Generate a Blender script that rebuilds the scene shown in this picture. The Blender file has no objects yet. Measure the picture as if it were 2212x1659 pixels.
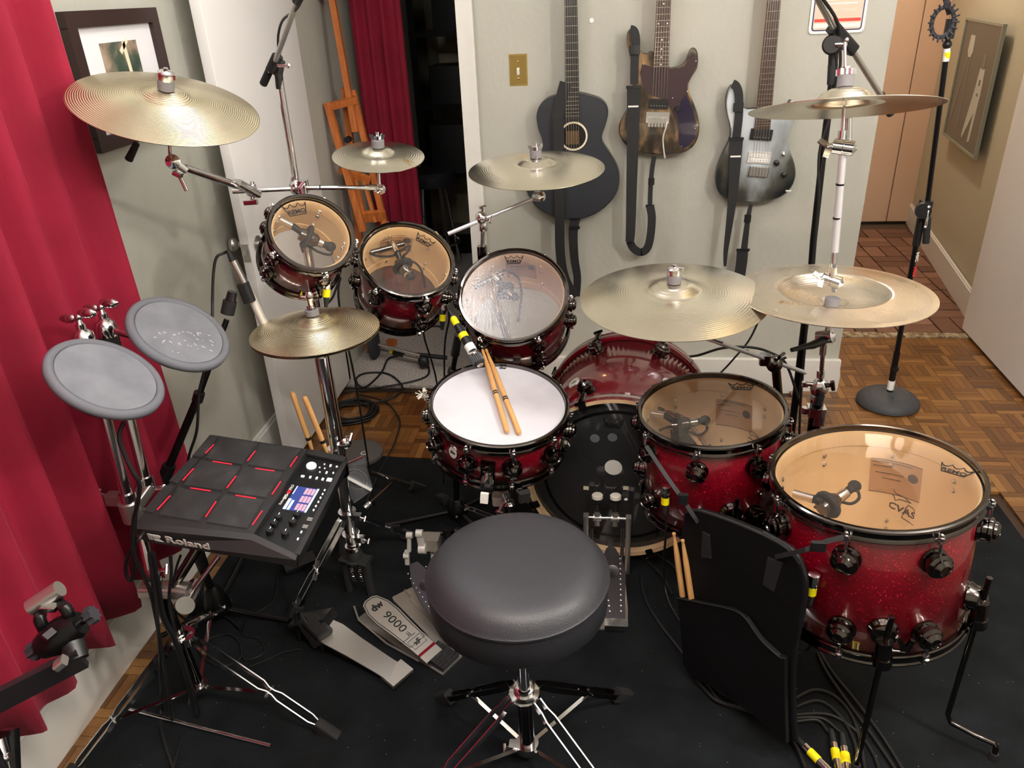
import bpy, bmesh, math, random
from mathutils import Matrix, Vector
random.seed(7)
PI = math.pi
SC = bpy.context.scene
COL = SC.collection
V = Vector

# ------------------------------------------------------------ camera
cam_d = bpy.data.cameras.new('camera')
cam = bpy.data.objects.new('camera', cam_d); COL.objects.link(cam)
cam_d.sensor_fit = 'HORIZONTAL'; cam_d.sensor_width = 36.0; cam_d.lens = 36.0 * 1661.0 / 2212.0
cam_d.clip_start = 0.02; cam_d.clip_end = 50
yaw, pitch, roll = math.radians(8.1), math.radians(27.05), math.radians(2.8)
fw = V((-math.sin(yaw) * math.cos(pitch), math.cos(yaw) * math.cos(pitch), -math.sin(pitch)))
rt0 = V((math.cos(yaw), math.sin(yaw), 0)); up0 = rt0.cross(fw)
rt = math.cos(roll) * rt0 - math.sin(roll) * up0; up = math.sin(roll) * rt0 + math.cos(roll) * up0
cam.matrix_world = Matrix(((rt.x, up.x, -fw.x, 0), (rt.y, up.y, -fw.y, 0), (rt.z, up.z, -fw.z, 1.62), (0, 0, 0, 1)))
SC.camera = cam

# ------------------------------------------------------------ world, lights, exposure
w = bpy.data.worlds.new('world'); SC.world = w; w.use_nodes = True
w.node_tree.nodes['Background'].inputs[0].default_value = (0.9, 0.92, 1, 1)
w.node_tree.nodes['Background'].inputs[1].default_value = 0.05
SC.view_settings.view_transform = 'Standard'; SC.view_settings.look = 'None'
SC.view_settings.exposure = 0.38; SC.view_settings.gamma = 1.0; SC.view_settings.use_curve_mapping = False

def lamp(kind, name, loc, energy, color, size, rot=None, size_y=None):
    d = bpy.data.lights.new(name, kind); o = bpy.data.objects.new(name, d); COL.objects.link(o)
    d.energy = energy; d.color = color; o.location = loc
    if kind == 'AREA':
        d.shape = 'RECTANGLE'; d.size = size; d.size_y = size_y or size
        if rot: o.rotation_euler = rot
    else: d.shadow_soft_size = size
    return o
WARM = (1.0, 0.92, 0.83)
for i, x in enumerate((-0.30, -0.05, 0.20, 0.45, 0.70)):        # the row of bulbs of the ceiling track
    lamp('POINT', 'track_bulb', (x, 0.35, 2.22), 10.5, WARM, 0.035)
lamp('POINT', 'right_bulb', (1.45, 0.85, 2.12), 54.0, (1.0, 0.96, 0.92), 0.09)
lamp('POINT', 'left_bulb', (-0.55, 0.75, 2.25), 10.0, (1.0, 0.97, 0.94), 0.06)
lamp('POINT', 'back_light', (-0.70, 1.98, 2.22), 9.0, (0.97, 0.98, 1.0), 0.10)
lamp('POINT', 'back_light', (0.95, 2.25, 2.22), 9.0, (1.0, 0.96, 0.92), 0.07)  # fill added to brighten the right side and the ceiling mirrored in the cymbals
lamp('POINT', 'hall_bulb', (1.35, 4.7, 2.25), 24.0, (1.0, 0.84, 0.70), 0.06)

# ------------------------------------------------------------ materials
def lin(c): return tuple(((x / 255) / 12.92 if x / 255 <= .04045 else ((x / 255 + .055) / 1.055) ** 2.4) for x in c) + (1.0,)
MATS = {}
def mat(name, rgb, rough=0.5, metal=0.0, **kw):
    m = bpy.data.materials.new(name); m.use_nodes = True; MATS[name] = m
    b = m.node_tree.nodes['Principled BSDF']
    b.inputs['Base Color'].default_value = lin(rgb); b.inputs['Roughness'].default_value = rough
    b.inputs['Metallic'].default_value = metal
    for k, v in kw.items():
        b.inputs[k.replace('_', ' ')].default_value = v
    return m
def N(m, t, **kw):
    n = m.node_tree.nodes.new(t)
    for k, v in kw.items():
        if k in n.inputs.keys() and not hasattr(n, k): n.inputs[k].default_value = v
        else:
            try: setattr(n, k, v)
            except Exception: n.inputs[k].default_value = v
    return n
def L(m, a, ao, b, bi): m.node_tree.links.new(a.outputs[ao], b.inputs[bi])
def BS(m): return m.node_tree.nodes['Principled BSDF']
def noise(m, scale, detail=4, coord='Object', stretch=None, rough=.5):
    tc = N(m, 'ShaderNodeTexCoord'); n = N(m, 'ShaderNodeTexNoise'); n.inputs['Scale'].default_value = scale
    n.inputs['Detail'].default_value = detail; n.inputs['Roughness'].default_value = rough
    if stretch:
        mp = N(m, 'ShaderNodeMapping'); mp.inputs['Scale'].default_value = stretch
        L(m, tc, coord, mp, 'Vector'); L(m, mp, 'Vector', n, 'Vector')
    else: L(m, tc, coord, n, 'Vector')
    return n
def ramp(m, src, out, stops):
    r = N(m, 'ShaderNodeValToRGB'); L(m, src, out, r, 'Fac'); e = r.color_ramp.elements
    while len(e) < len(stops): e.new(0.5)
    for i, (p, c) in enumerate(stops): e[i].position = p; e[i].color = lin(c) if max(c) > 1 else tuple(c) + (1,)
    return r
def tint(m, n, stops): r = ramp(m, n, 'Fac', stops); L(m, r, 'Color', BS(m), 'Base Color'); return r
def bump(m, n, out='Fac', strength=.2, dist=.01):
    b = N(m, 'ShaderNodeBump'); b.inputs['Strength'].default_value = strength; b.inputs['Distance'].default_value = dist
    L(m, n, out, b, 'Height'); L(m, b, 'Normal', BS(m), 'Normal'); return b

m = mat('wall_paint', (176, 174, 162), .55); bump(m, noise(m, 45, 5), strength=.25, dist=.006)
tint(m, noise(m, 1.6, 3), [(.35, (170, 169, 157)), (.65, (181, 179, 168))])
m = mat('hall_paint', (182, 174, 150), .6); bump(m, noise(m, 30, 4), strength=.2, dist=.005)
mat('ceiling_paint', (246, 244, 240), .8)
m = mat('door_paint', (228, 225, 222), .38); bump(m, noise(m, 6, 3), strength=.05)
m = mat('trim_paint', (216, 213, 206), .35)
m = mat('closet_laminate', (206, 172, 144), .4)
m = mat('parquet_wood', (120, 76, 32), .32, Coat_Weight=.35, Coat_Roughness=.22)
oi = N(m, 'ShaderNodeObjectInfo'); ge = N(m, 'ShaderNodeNewGeometry'); ad = N(m, 'ShaderNodeMath', operation='ADD'); fr = N(m, 'ShaderNodeMath', operation='FRACT')
L(m, oi, 'Random', ad, 0); L(m, ge, 'Random Per Island', ad, 1); L(m, ad, 0, fr, 0)
gn = noise(m, 60, 6, 'Object', (1, 1, 1)); mx = N(m, 'ShaderNodeMix', data_type='FLOAT'); mx.inputs[0].default_value = .3
L(m, fr, 0, mx, 2); L(m, gn, 'Fac', mx, 3)
r = ramp(m, mx, 0, [(.05, (74, 44, 18)), (.35, (100, 63, 27)), (.65, (120, 79, 36)), (.95, (152, 108, 56))]); L(m, r, 'Color', BS(m), 'Base Color')
m = mat('floor_base', (52, 32, 14), .6)
m = mat('brick_clay', (120, 82, 62), .6)
oi = N(m, 'ShaderNodeObjectInfo'); nn = noise(m, 25, 5); mx = N(m, 'ShaderNodeMix', data_type='FLOAT'); mx.inputs[0].default_value = .45
L(m, oi, 'Random', mx, 2); L(m, nn, 'Fac', mx, 3); r = ramp(m, mx, 0, [(.2, (92, 60, 44)), (.8, (138, 98, 76))]); L(m, r, 'Color', BS(m), 'Base Color')
m = mat('mortar', (86, 66, 50), .9)
m = mat('threshold_stone', (150, 132, 100), .7); tint(m, noise(m, 40, 6), [(.4, (110, 88, 60)), (.6, (176, 160, 128))])
m = mat('carpet_grey', (176, 170, 164), .95); n = noise(m, 160, 4); tint(m, n, [(.35, (122, 114, 106)), (.62, (196, 190, 184))]); bump(m, n, strength=.5, dist=.006)
# black rug with specks of white lint
m = mat('rug_black', (20, 22, 24), .95, Specular_IOR_Level=.15)
n1 = noise(m, 9, 6); r1 = ramp(m, n1, 'Fac', [(.3, (15, 17, 19)), (.75, (29, 32, 35))])
vo = N(m, 'ShaderNodeTexVoronoi'); vo.inputs['Scale'].default_value = 70; tc = N(m, 'ShaderNodeTexCoord'); L(m, tc, 'Object', vo, 'Vector')
n2 = noise(m, 3.5, 2); r2 = ramp(m, vo, 'Distance', [(.045, (1, 1, 1)), (.075, (0, 0, 0))])
wn = N(m, 'ShaderNodeSeparateColor'); L(m, vo, 'Color', wn, 'Color'); gt = N(m, 'ShaderNodeMath', operation='GREATER_THAN'); gt.inputs[1].default_value = .86
L(m, wn, 'Red', gt, 0); mu = N(m, 'ShaderNodeMath', operation='MULTIPLY'); L(m, gt, 0, mu, 0); L(m, r2, 'Color', mu, 1)
mxc = N(m, 'ShaderNodeMix', data_type='RGBA'); L(m, mu, 0, mxc, 0); L(m, r1, 'Color', mxc, 6); mxc.inputs[7].default_value = lin((190, 188, 180)); L(m, mxc, 2, BS(m), 'Base Color')
n3 = noise(m, 420, 3); bump(m, n3, strength=.6, dist=.004)
# velvet curtains
m = mat('red_velvet', (140, 7, 43), .85, Sheen_Weight=.25, Sheen_Roughness=.4, Sheen_Tint=lin((255, 100, 130))); tint(m, noise(m, 5, 5), [(.3, (126, 5, 36)), (.7, (148, 9, 47))]); bump(m, noise(m, 240, 3), strength=.15, dist=.003)
# drum lacquer with flakes
m = mat('red_lacquer', (118, 0, 20), .35, .12, Coat_Weight=1.0, Coat_Roughness=.03)
vo = N(m, 'ShaderNodeTexVoronoi'); vo.inputs['Scale'].default_value = 460; tc = N(m, 'ShaderNodeTexCoord'); L(m, tc, 'Object', vo, 'Vector')
sp = N(m, 'ShaderNodeSeparateColor'); L(m, vo, 'Color', sp, 'Color'); r = ramp(m, sp, 'Red', [(.0, (104, 0, 17)), (.95, (114, 1, 20)), (.995, (205, 36, 70))]); L(m, r, 'Color', BS(m), 'Base Color')
mat('red_gloss', (122, 4, 26), .25, .2, Coat_Weight=1.0, Coat_Roughness=.02)
m = mat('maple', (244, 206, 152), .42, Coat_Weight=.3); n = noise(m, 7, 4, 'Object', (1, 1, .12)); tint(m, n, [(.3, (238, 196, 140)), (.7, (250, 218, 168))])
mat('maple_edge', (242, 206, 162), .5)
mat('black_nickel', (104, 99, 96), .11, 1.0)
mat('chrome', (230, 230, 232), .13, 1.0)
mat('satin_steel', (200, 197, 192), .3, .9)
mat('silver_rod', (214, 214, 218), .3, .55)
mat('aluminium', (196, 190, 182), .4, .9)
mat('black_plastic', (20, 20, 22), .42)
mat('black_metal', (14, 14, 15), .3, .3)
mat('black_rubber', (26, 26, 27), .75)
mat('grey_rubber', (98, 100, 107), .8)
m = mat('pad_rubber', (122, 124, 130), .75); tint(m, noise(m, 14, 6), [(.35, (102, 105, 112)), (.72, (122, 125, 132))])
mat('grey_felt', (118, 116, 119), .95)
mat('white_felt', (226, 220, 208), .9)
mat('cable_black', (14, 14, 15), .5)
m = mat('hickory', (214, 164, 102), .5); tint(m, noise(m, 10, 4, 'Object', (6, 6, .5)), [(.3, (204, 150, 88)), (.7, (226, 178, 118))])
m = mat('easel_wood', (178, 98, 42), .45); tint(m, noise(m, 12, 4, 'Object', (6, 6, .6)), [(.3, (160, 84, 34)), (.7, (190, 110, 50))])
m = mat('vinyl_black', (44, 45, 50), .42); bump(m, noise(m, 420, 2), strength=.22, dist=.002)
m = mat('bag_nylon', (9, 9, 11), .6, Specular_IOR_Level=.25); bump(m, noise(m, 7, 3), strength=.5, dist=.02)
mat('yellow_tape', (240, 226, 10), .5)
mat('white_tape', (236, 236, 232), .5)
mat('ink', (16, 16, 18), .5)
mat('ink_brown', (70, 48, 30), .6)
mat('white_print', (226, 224, 218), .5)
mat('brass', (222, 190, 120), .12, 1.0)
mat('gold', (200, 166, 110), .3, .8)
mat('white_plastic', (232, 230, 224), .35)
mat('dark_frame', (46, 26, 24), .35)
mat('mat_board', (226, 224, 226), .8)
mat('cream', (232, 220, 190), .5)
# cymbals
def cymbal_mat(name, a, b, rough, lathe_scale, strength, smear=0.0):
    m = mat(name, a, rough, 1.0, Anisotropic=.85 if 'lathed' in name else .6)
    tc = N(m, 'ShaderNodeTexCoord'); wv = N(m, 'ShaderNodeTexWave', wave_type='RINGS', rings_direction='Z')
    wv.inputs['Scale'].default_value = lathe_scale; wv.inputs['Distortion'].default_value = .6; wv.inputs['Detail'].default_value = 3; wv.inputs['Detail Scale'].default_value = .4
    L(m, tc, 'Object', wv, 'Vector'); bump(m, wv, 'Fac', strength, .002)
    n = noise(m, 6, 5); tint(m, n, [(.32, a), (.7, b)])
    r = ramp(m, n, 'Fac', [(.3, (rough + smear,) * 3), (.7, (rough,) * 3)]); L(m, r, 'Color', BS(m), 'Roughness')
    tg = N(m, 'ShaderNodeTangent'); tg.direction_type = 'RADIAL'; tg.axis = 'Z'; L(m, tg, 'Tangent', BS(m), 'Tangent')
    return m
cymbal_mat('bronze_lathed', (220, 206, 172), (234, 223, 194), .25, 70, .35)
cymbal_mat('bronze_brilliant', (228, 220, 200), (242, 236, 220), .18, 50, .06, .08)
cymbal_mat('bronze_worn', (214, 202, 184), (234, 224, 206), .22, 60, .10, .1)
# clear film heads
def film(name, col, alpha, haze, gloss=.04, rough=.03):
    m = bpy.data.materials.new(name); m.use_nodes = True; MATS[name] = m; nt = m.node_tree; nt.nodes.clear()
    out = N(m, 'ShaderNodeOutputMaterial'); tr = N(m, 'ShaderNodeBsdfTransparent'); tr.inputs[0].default_value = lin(col)
    df = N(m, 'ShaderNodeBsdfDiffuse'); df.inputs[0].default_value = lin(haze); gl = N(m, 'ShaderNodeBsdfGlossy'); gl.inputs['Roughness'].default_value = rough
    if name == 'clear_film_worn':
        nz = noise(m, 190, 3); bp = N(m, 'ShaderNodeBump'); bp.inputs['Strength'].default_value = .35; bp.inputs['Distance'].default_value = .002; L(m, nz, 'Fac', bp, 'Height'); L(m, bp, 'Normal', gl, 'Normal')
    a = N(m, 'ShaderNodeMixShader'); a.inputs[0].default_value = alpha; L(m, tr, 0, a, 1); L(m, df, 0, a, 2)
    fz = N(m, 'ShaderNodeFresnel'); fz.inputs['IOR'].default_value = 1.5; b = N(m, 'ShaderNodeMixShader')
    ml = N(m, 'ShaderNodeMath', operation='MULTIPLY_ADD'); ml.inputs[1].default_value = .75; ml.inputs[2].default_value = gloss; L(m, fz, 0, ml, 0)
    L(m, ml, 0, b, 0); L(m, a, 0, b, 1); L(m, gl, 0, b, 2); L(m, b, 0, out, 0); return m
film('clear_film', (252, 250, 246), .035, (215, 205, 200), .02)
film('clear_film_hazy', (238, 234, 228), .22, (200, 198, 205), .05, .06)
film('clear_film_worn', (240, 234, 226), .16, (205, 205, 220), .05, .08)
film('ebony_film', (110, 98, 88), .5, (66, 66, 68), .03, .06)
film('plastic_bag_film', (225, 228, 232), .22, (190, 195, 205), .1, .12)
m = mat('coated_white', (206, 205, 212), .62); tint(m, noise(m, 5, 5), [(.28, (186, 185, 192)), (.5, (206, 205, 212))])

# ------------------------------------------------------------ mesh helpers
def frame(c, n):
    z = V(n).normalized(); ref = V((1, 0, 0))
    x = (ref - z * ref.dot(z)).normalized(); y = z.cross(x); c = V(c)
    return Matrix(((x.x, y.x, z.x, c.x), (x.y, y.y, z.y, c.y), (x.z, y.z, z.z, c.z), (0, 0, 0, 1)))
def along(a, d):
    z = V(d).normalized(); ref = V((0, 0, 1)) if abs(z.z) < .95 else V((1, 0, 0))
    x = ref.cross(z).normalized(); y = z.cross(x); a = V(a)
    return Matrix(((x.x, y.x, z.x, a.x), (x.y, y.y, z.y, a.y), (x.z, y.z, z.z, a.z), (0, 0, 0, 1)))
def spline(pts, k=6):
    P = [V(p) for p in pts]; out = []
    for i in range(len(P) - 1):
        p0 = P[max(i - 1, 0)]; p1 = P[i]; p2 = P[i + 1]; p3 = P[min(i + 2, len(P) - 1)]
        for j in range(k):
            t = j / k
            out.append(.5 * ((2 * p1) + (p2 - p0) * t + (2 * p0 - 5 * p1 + 4 * p2 - p3) * t * t + (3 * p1 - p0 - 3 * p2 + p3) * t ** 3))
    out.append(P[-1]); return out
class MB:
    def __init__(s): s.bm = bmesh.new()
    def faces(s, vs, fs, M=None):
        bv = [s.bm.verts.new((M @ V(v)) if M else V(v)) for v in vs]
        for f in fs:
            try: s.bm.faces.new([bv[i] for i in f])
            except ValueError: pass
        return s
    def box(s, c, size, M=None, bev=0.0):
        x, y, z = (q / 2 for q in size); c = V(c)
        if bev <= 0:
            vs = [c + V((i * x, j * y, k * z)) for i in (-1, 1) for j in (-1, 1) for k in (-1, 1)]
            return s.faces(vs, [(0, 1, 3, 2), (4, 6, 7, 5), (0, 4, 5, 1), (2, 3, 7, 6), (0, 2, 6, 4), (1, 5, 7, 3)], M)
        b = min(bev, x * .95, y * .95)
        poly = []
        for (cx, cy, a0) in ((x - b, y - b, 0), (-x + b, y - b, 1), (-x + b, -y + b, 2), (x - b, -y + b, 3)):
            for q in range(4):
                a = (a0 + q / 3) * PI / 2; poly.append((cx + b * math.cos(a), cy + b * math.sin(a)))
        T = Matrix.Translation(c - V((0, 0, z)))
        return s.prism(poly, 2 * z, (M @ T) if M else T)
    def bar(s, a, b, wd, th, roll_ref=None, bev=0):          # rectangular bar from a to b
        a = V(a); b = V(b); d = b - a; M = along(a, d)
        if roll_ref is not None:
            z = d.normalized(); y = (V(roll_ref) - z * V(roll_ref).dot(z)).normalized(); x = y.cross(z)
            M = Matrix(((x.x, y.x, z.x, a.x), (x.y, y.y, z.y, a.y), (x.z, y.z, z.z, a.z), (0, 0, 0, 1)))
        return s.box((0, 0, d.length / 2), (wd, th, d.length), M, bev)
    def lathe(s, prof, M=None, seg=32, close=False):
        n = len(prof); vs = []; fs = []; idx = []
        for (r, z) in prof:
            if r < 1e-6: idx.append((len(vs), 1)); vs.append((0, 0, z))
            else:
                idx.append((len(vs), seg)); vs += [(r * math.cos(2 * PI * k / seg), r * math.sin(2 * PI * k / seg), z) for k in range(seg)]
        pairs = [(i, i + 1) for i in range(n - 1)] + ([(n - 1, 0)] if close else [])
        for i, j in pairs:
            (a, ca), (b, cb) = idx[i], idx[j]
            for k in range(seg):
                k2 = (k + 1) % seg
                if ca == 1 and cb == 1: continue
                if ca == 1: fs.append((a, b + k2, b + k))
                elif cb == 1: fs.append((a + k, a + k2, b))
                else: fs.append((a + k, a + k2, b + k2, b + k))
        return s.faces(vs, fs, M)
    def cyl(s, a, b, r, r2=None, seg=16):
        a = V(a); b = V(b); h = (b - a).length; r2 = r if r2 is None else r2
        return s.lathe([(0, 0), (r, 0), (r2, h), (0, h)], along(a, b - a), seg)
    def lathe_at(s, prof, a, d, seg=20): return s.lathe(prof, along(a, d), seg)
    def sph(s, c, r, sc=(1, 1, 1), seg=12, M=None):
        T = Matrix.Translation(V(c)) @ Matrix.Diagonal((*sc, 1)); T = M @ T if M else T
        k = max(4, seg // 2)
        return s.lathe([(r * math.sin(PI * i / k) if 0 < i < k else 0, -r * math.cos(PI * i / k)) for i in range(k + 1)], T, seg)
    def tube(s, pts, r, seg=8, k=0, closed=False):
        P = spline(pts, k) if k else [V(p) for p in pts]
        rings = []; x = None; n = len(P); vs = []; fs = []
        for i in range(n):
            t = (P[(i + 1) % n] - P[i - 1]) if closed else (P[min(i + 1, n - 1)] - P[max(i - 1, 0)])
            t.normalize()
            if x is None: x = t.orthogonal().normalized()
            else: x = (x - t * x.dot(t)).normalized()
            y = t.cross(x); rr = r[i] if isinstance(r, (list, tuple)) else r
            vs += [P[i] + rr * (math.cos(2 * PI * q / seg) * x + math.sin(2 * PI * q / seg) * y) for q in range(seg)]
        for i in range(n if closed else n - 1):
            j = (i + 1) % n
            for q in range(seg): fs.append((i * seg + q, i * seg + (q + 1) % seg, j * seg + (q + 1) % seg, j * seg + q))
        if not closed: fs += [tuple(range(seg))[::-1], tuple(range((n - 1) * seg, n * seg))]
        return s.faces(vs, fs)
    def prism(s, poly, h, M=None, taper=1.0):
        n = len(poly); cx = sum(p[0] for p in poly) / n; cy = sum(p[1] for p in poly) / n
        vs = [(x, y, 0) for x, y in poly] + [(cx + (x - cx) * taper, cy + (y - cy) * taper, h) for x, y in poly]
        return s.faces(vs, [tuple(range(n))[::-1], tuple(range(n, 2 * n))] + [(i, (i + 1) % n, n + (i + 1) % n, n + i) for i in range(n)], M)
    def ribbon(s, pts, wdir, wd, th, k=0):                     # strap: pts path, width along wdir
        P = spline(pts, k) if k else [V(p) for p in pts]; wv = V(wdir).normalized(); vs = []; fs = []; n = len(P)
        for i in range(n):
            t = (P[min(i + 1, n - 1)] - P[max(i - 1, 0)]).normalized(); q = (wv - t * wv.dot(t)).normalized(); nn = t.cross(q)
            ww = wd[0] + (wd[1] - wd[0]) * i / (n - 1) if isinstance(wd, (list, tuple)) else wd
            vs += [P[i] + q * ww / 2 + nn * th / 2, P[i] - q * ww / 2 + nn * th / 2, P[i] - q * ww / 2 - nn * th / 2, P[i] + q * ww / 2 - nn * th / 2]
        for i in range(n - 1):
            for q in range(4): fs.append((4 * i + q, 4 * i + (q + 1) % 4, 4 * i + 4 + (q + 1) % 4, 4 * i + 4 + q))
        fs += [(0, 3, 2, 1), (4 * n - 4, 4 * n - 3, 4 * n - 2, 4 * n - 1)]
        return s.faces(vs, fs)
    def mesh(s, name, m, smooth=40):
        bmesh.ops.recalc_face_normals(s.bm, faces=s.bm.faces[:])
        me = bpy.data.meshes.new(name); s.bm.to_mesh(me); s.bm.free()
        me.materials.append(MATS[m])
        if smooth:
            me.polygons.foreach_set('use_smooth', [True] * len(me.polygons)); me.set_sharp_from_angle(angle=math.radians(smooth))
        return me
    def build(s, name, m, parent=None, world=False, smooth=40, label=None):
        if world and parent is not None:
            s.bm.transform(world_of(parent).inverted())
        return inst(name, s.mesh(name, m, smooth), parent, label=label)
WM = {}
def world_of(o):
    M = WM.get(o.name, Matrix()); p = o.parent
    while p: M = WM.get(p.name, Matrix()) @ M; p = p.parent
    return M
def inst(name, me, parent=None, M=None, label=None):
    o = bpy.data.objects.new(name, me); COL.objects.link(o)
    if parent: o.parent = parent
    if M is not None: o.matrix_local = M; WM[o.name] = M.copy()
    if label: o['label'] = label
    return o
def thing(name, label, cat, M=None, group=None):
    o = bpy.data.objects.new(name, None); COL.objects.link(o); o.empty_display_size = .05
    if M is not None:
        M = M if isinstance(M, Matrix) else Matrix.Translation(V(M)); o.matrix_world = M; WM[o.name] = M.copy()
    o['label'] = label; o['category'] = cat
    if group: o['group'] = group
    return o
def tag(o, label, cat, group=None):
    o['label'] = label; o['category'] = cat
    if group: o['group'] = group
    return o
def structure(o): o['kind'] = 'structure'; return o
def text_mesh(txt, size, depth=.0004, bold=0.0, sx=1.0, align='CENTER', mirror=False, shear=0):
    cu = bpy.data.curves.new('lettering', 'FONT'); cu.body = txt; cu.size = size; cu.extrude = depth; cu.offset = bold
    cu.align_x = align; cu.align_y = 'CENTER'; cu.resolution_u = 3; cu.shear = shear
    o = bpy.data.objects.new('lettering', cu); COL.objects.link(o)
    dg = bpy.context.evaluated_depsgraph_get(); me = bpy.data.meshes.new_from_object(o.evaluated_get(dg))
    bpy.data.objects.remove(o); bpy.data.curves.remove(cu)
    me.transform(Matrix.Diagonal((-sx if mirror else sx, 1, 1, 1)))
    if mirror: me.flip_normals()
    return me
def lettering(txt, size, parent, M, m='ink', name='lettering', **kw):
    me = text_mesh(txt, size, **kw); me.materials.clear(); me.materials.append(MATS[m])
    return inst(name, me, parent, M)
def T3(x, y, z=0): return Matrix.Translation((x, y, z))
def RZ(a): return Matrix.Rotation(math.radians(a), 4, 'Z')
def RX(a): return Matrix.Rotation(math.radians(a), 4, 'X')
def RY(a): return Matrix.Rotation(math.radians(a), 4, 'Y')

# ============================================================ the room
def slab(name, lo, hi, m, parent=None):
    b = MB(); b.box([(lo[i] + hi[i]) / 2 for i in range(3)], [hi[i] - lo[i] for i in range(3)])
    o = b.build(name, m, parent, smooth=0)
    if parent is None: structure(o)
    return o
floor = slab('floor', (-1.5, -1.7, -.06), (2.1, 3.10, -.012), 'floor_base')
floor2 = slab('floor', (.7, 3.10, -.06), (2.3, 3.70, -.0125), 'floor_base', floor)
floor2.name = 'subfloor'
# parquet: basket-weave blocks of four slats
BK = .1125; SW = BK / 4
me_slat = MB().box((0, 0, -.006), (BK - .0012, SW - .0012, .012)).mesh('parquet_slat', 'parquet_wood', 0)
slats = []
for i in range(-12, 18):
    for j in range(8, 34):
        bx = i * BK; by = j * BK + .02
        inside = (-1.3 < bx < -.50 and 2.40 < by < 3.10) or (bx > .62 and bx < 1.78 and 2.28 < by < 3.72) or (1.28 < bx < 1.8 and by > 1.8 and by <= 2.28) or (-.5 <= bx <= .62 and 2.3 < by < 3.12) or (bx < -1.16 and by <= 2.40)
        if not inside or (bx < .68 and by + BK > 3.13): continue
        flip = (i + j) % 2
        for k in range(4):
            o = (k - 1.5) * SW
            M = T3(bx + BK / 2 + (o if flip else 0), by + BK / 2 + (0 if flip else o), random.uniform(-.0006, .0004)) @ RZ(90 if flip else 0)
            far = (V((bx, by)) - V((1.35, 2.7))).length if bx > .6 else ((V((bx, by)) - V((-.85, 2.75))).length + .35 if -1.16 < bx < -.55 and by > 2.46 else 9)
            slats.append((far, M))
slats.sort(key=lambda t: t[0])
for d, M in slats[:298]: inst('parquet_slat', me_slat, floor, M)
b = MB()
for d, M in slats[298:]: b.box((0, 0, -.006), (BK - .0012, SW - .0012, .012), M)
o = b.build('parquet_field', 'parquet_wood', floor, smooth=0); o['kind'] = 'stuff'
# hall with brick basket weave
brickf = slab('floor', (.62, 3.70, -.06), (2.3, 5.85, -.012), 'mortar')
me_brick = MB().box((0, 0, -.006), (.196, .0955, .014), None, .006).mesh('brick', 'brick_clay', 40)
for i in range(0, 9):
    for j in range(0, 11):
        bx = .83 + i * .206 - .206; by = 3.775 + j * .206
        if by + .2 > 5.80 or bx + .2 > 2.28 or bx < .62: continue
        for k in (-.5, .5):
            flip = (i + j) % 2; o = k * .103
            inst('brick', me_brick, brickf, T3(bx + .103 + (o if flip else 0), by + .103 + (0 if flip else o), random.uniform(-.0015, .001)) @ RZ((90 if flip else 0) + random.uniform(-.6, .6)))
b = MB()
for k in range(9): b.box((.98 + k * .095 + .045, 3.735, -.002), (.092, .05 + random.uniform(-.008, .008), .02), RZ(0), .004)
structure(b.build('trim_1', 'threshold_stone', smooth=30))
carpet = slab('floor', (-1.45, 3.10, -.06), (.62, 6.0, .006), 'carpet_grey')
b = MB()
for k in range(260): 
    x = random.uniform(-1.25, -.55); b.tube([(x, 3.10, .002), (x + random.uniform(-.006, .006), 3.09 - random.uniform(0, .012), .004)], .0012, 4)
o = b.build('carpet_fringe', 'carpet_grey', carpet); o['kind'] = 'stuff'
slab('ceiling', (-1.5, -1.7, 2.45), (2.4, 6.0, 2.5), 'ceiling_paint')
slab('wall_left', (-1.45, -1.7, -.01), (-1.325, 3.2, 2.46), 'wall_paint')
slab('wall_left', (-1.45, 3.2, -.01), (-1.255, 6.0, 2.46), 'wall_paint')
slab('wall_back', (-.53, 3.14, -.01), (.978, 3.30, 2.46), 'wall_paint')
slab('wall_back', (-1.33, 3.14, 2.06), (-.53, 3.30, 2.46), 'wall_paint')
slab('wall_front', (-1.5, -1.72, -.01), (2.4, -1.6, 2.46), 'wall_paint')
slab('wall_right', (2.0, -1.7, -.01), (2.1, 3.05, 2.46), 'wall_paint')
slab('wall_far', (-1.5, 5.9, -.01), (.6, 6.0, 2.46), 'hall_paint')
slab('wall_hall_left', (.56, 3.3, -.01), (.64, 5.9, 2.46), 'hall_paint')
# the hall's right wall runs slightly askew
b = MB(); b.bar((1.865, 3.82, 1.22), (2.17, 5.86, 1.22), .05, 2.48, (0, 0, 1)); hallw = structure(b.build('wall_hall_right', 'hall_paint', smooth=0))
b = MB(); b.bar((1.822, 3.83, .066), (2.125, 5.80, .066), .018, .135, (0, 0, 1)); b.bar((1.825, 3.83, .136), (2.128, 5.80, .136), .012, .012, (0, 0, 1))
structure(b.build('baseboard_hall', 'trim_paint', smooth=0))
# closet front across the hall: two flat leaves
cl = structure(MB().box((1.4, 5.83, 1.2), (1.6, .04, 2.46)).build('door_3', 'floor_base', smooth=0))
for x0, x1 in ((.66, 1.02), (1.026, 1.50), (1.506, 1.972), (1.978, 2.2)):
    MB().box(((x0 + x1) / 2, 5.795, 1.22), (x1 - x0, .03, 2.41), None, .004).build('door_leaf', 'closet_laminate', cl, smooth=0)
# baseboards
b = MB(); b.box((-1.317, .45, .07), (.018, 4.2, .165), None); b.box((-1.319, .45, .157), (.012, 4.2, .012), None)
structure(b.build('baseboard_left', 'trim_paint', smooth=0))
bb = MB(); bb.box((.235, 3.128, .068), (1.50, .024, .16)); bb.faces([(.985, 3.116, -.012), (.985, 3.14, -.012), (.995, 3.128, .07), (.978, 3.116, .148)], [(0, 1, 2), (0, 2, 3)])
structure(bb.build('baseboard_back', 'trim_paint', smooth=0))
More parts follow.
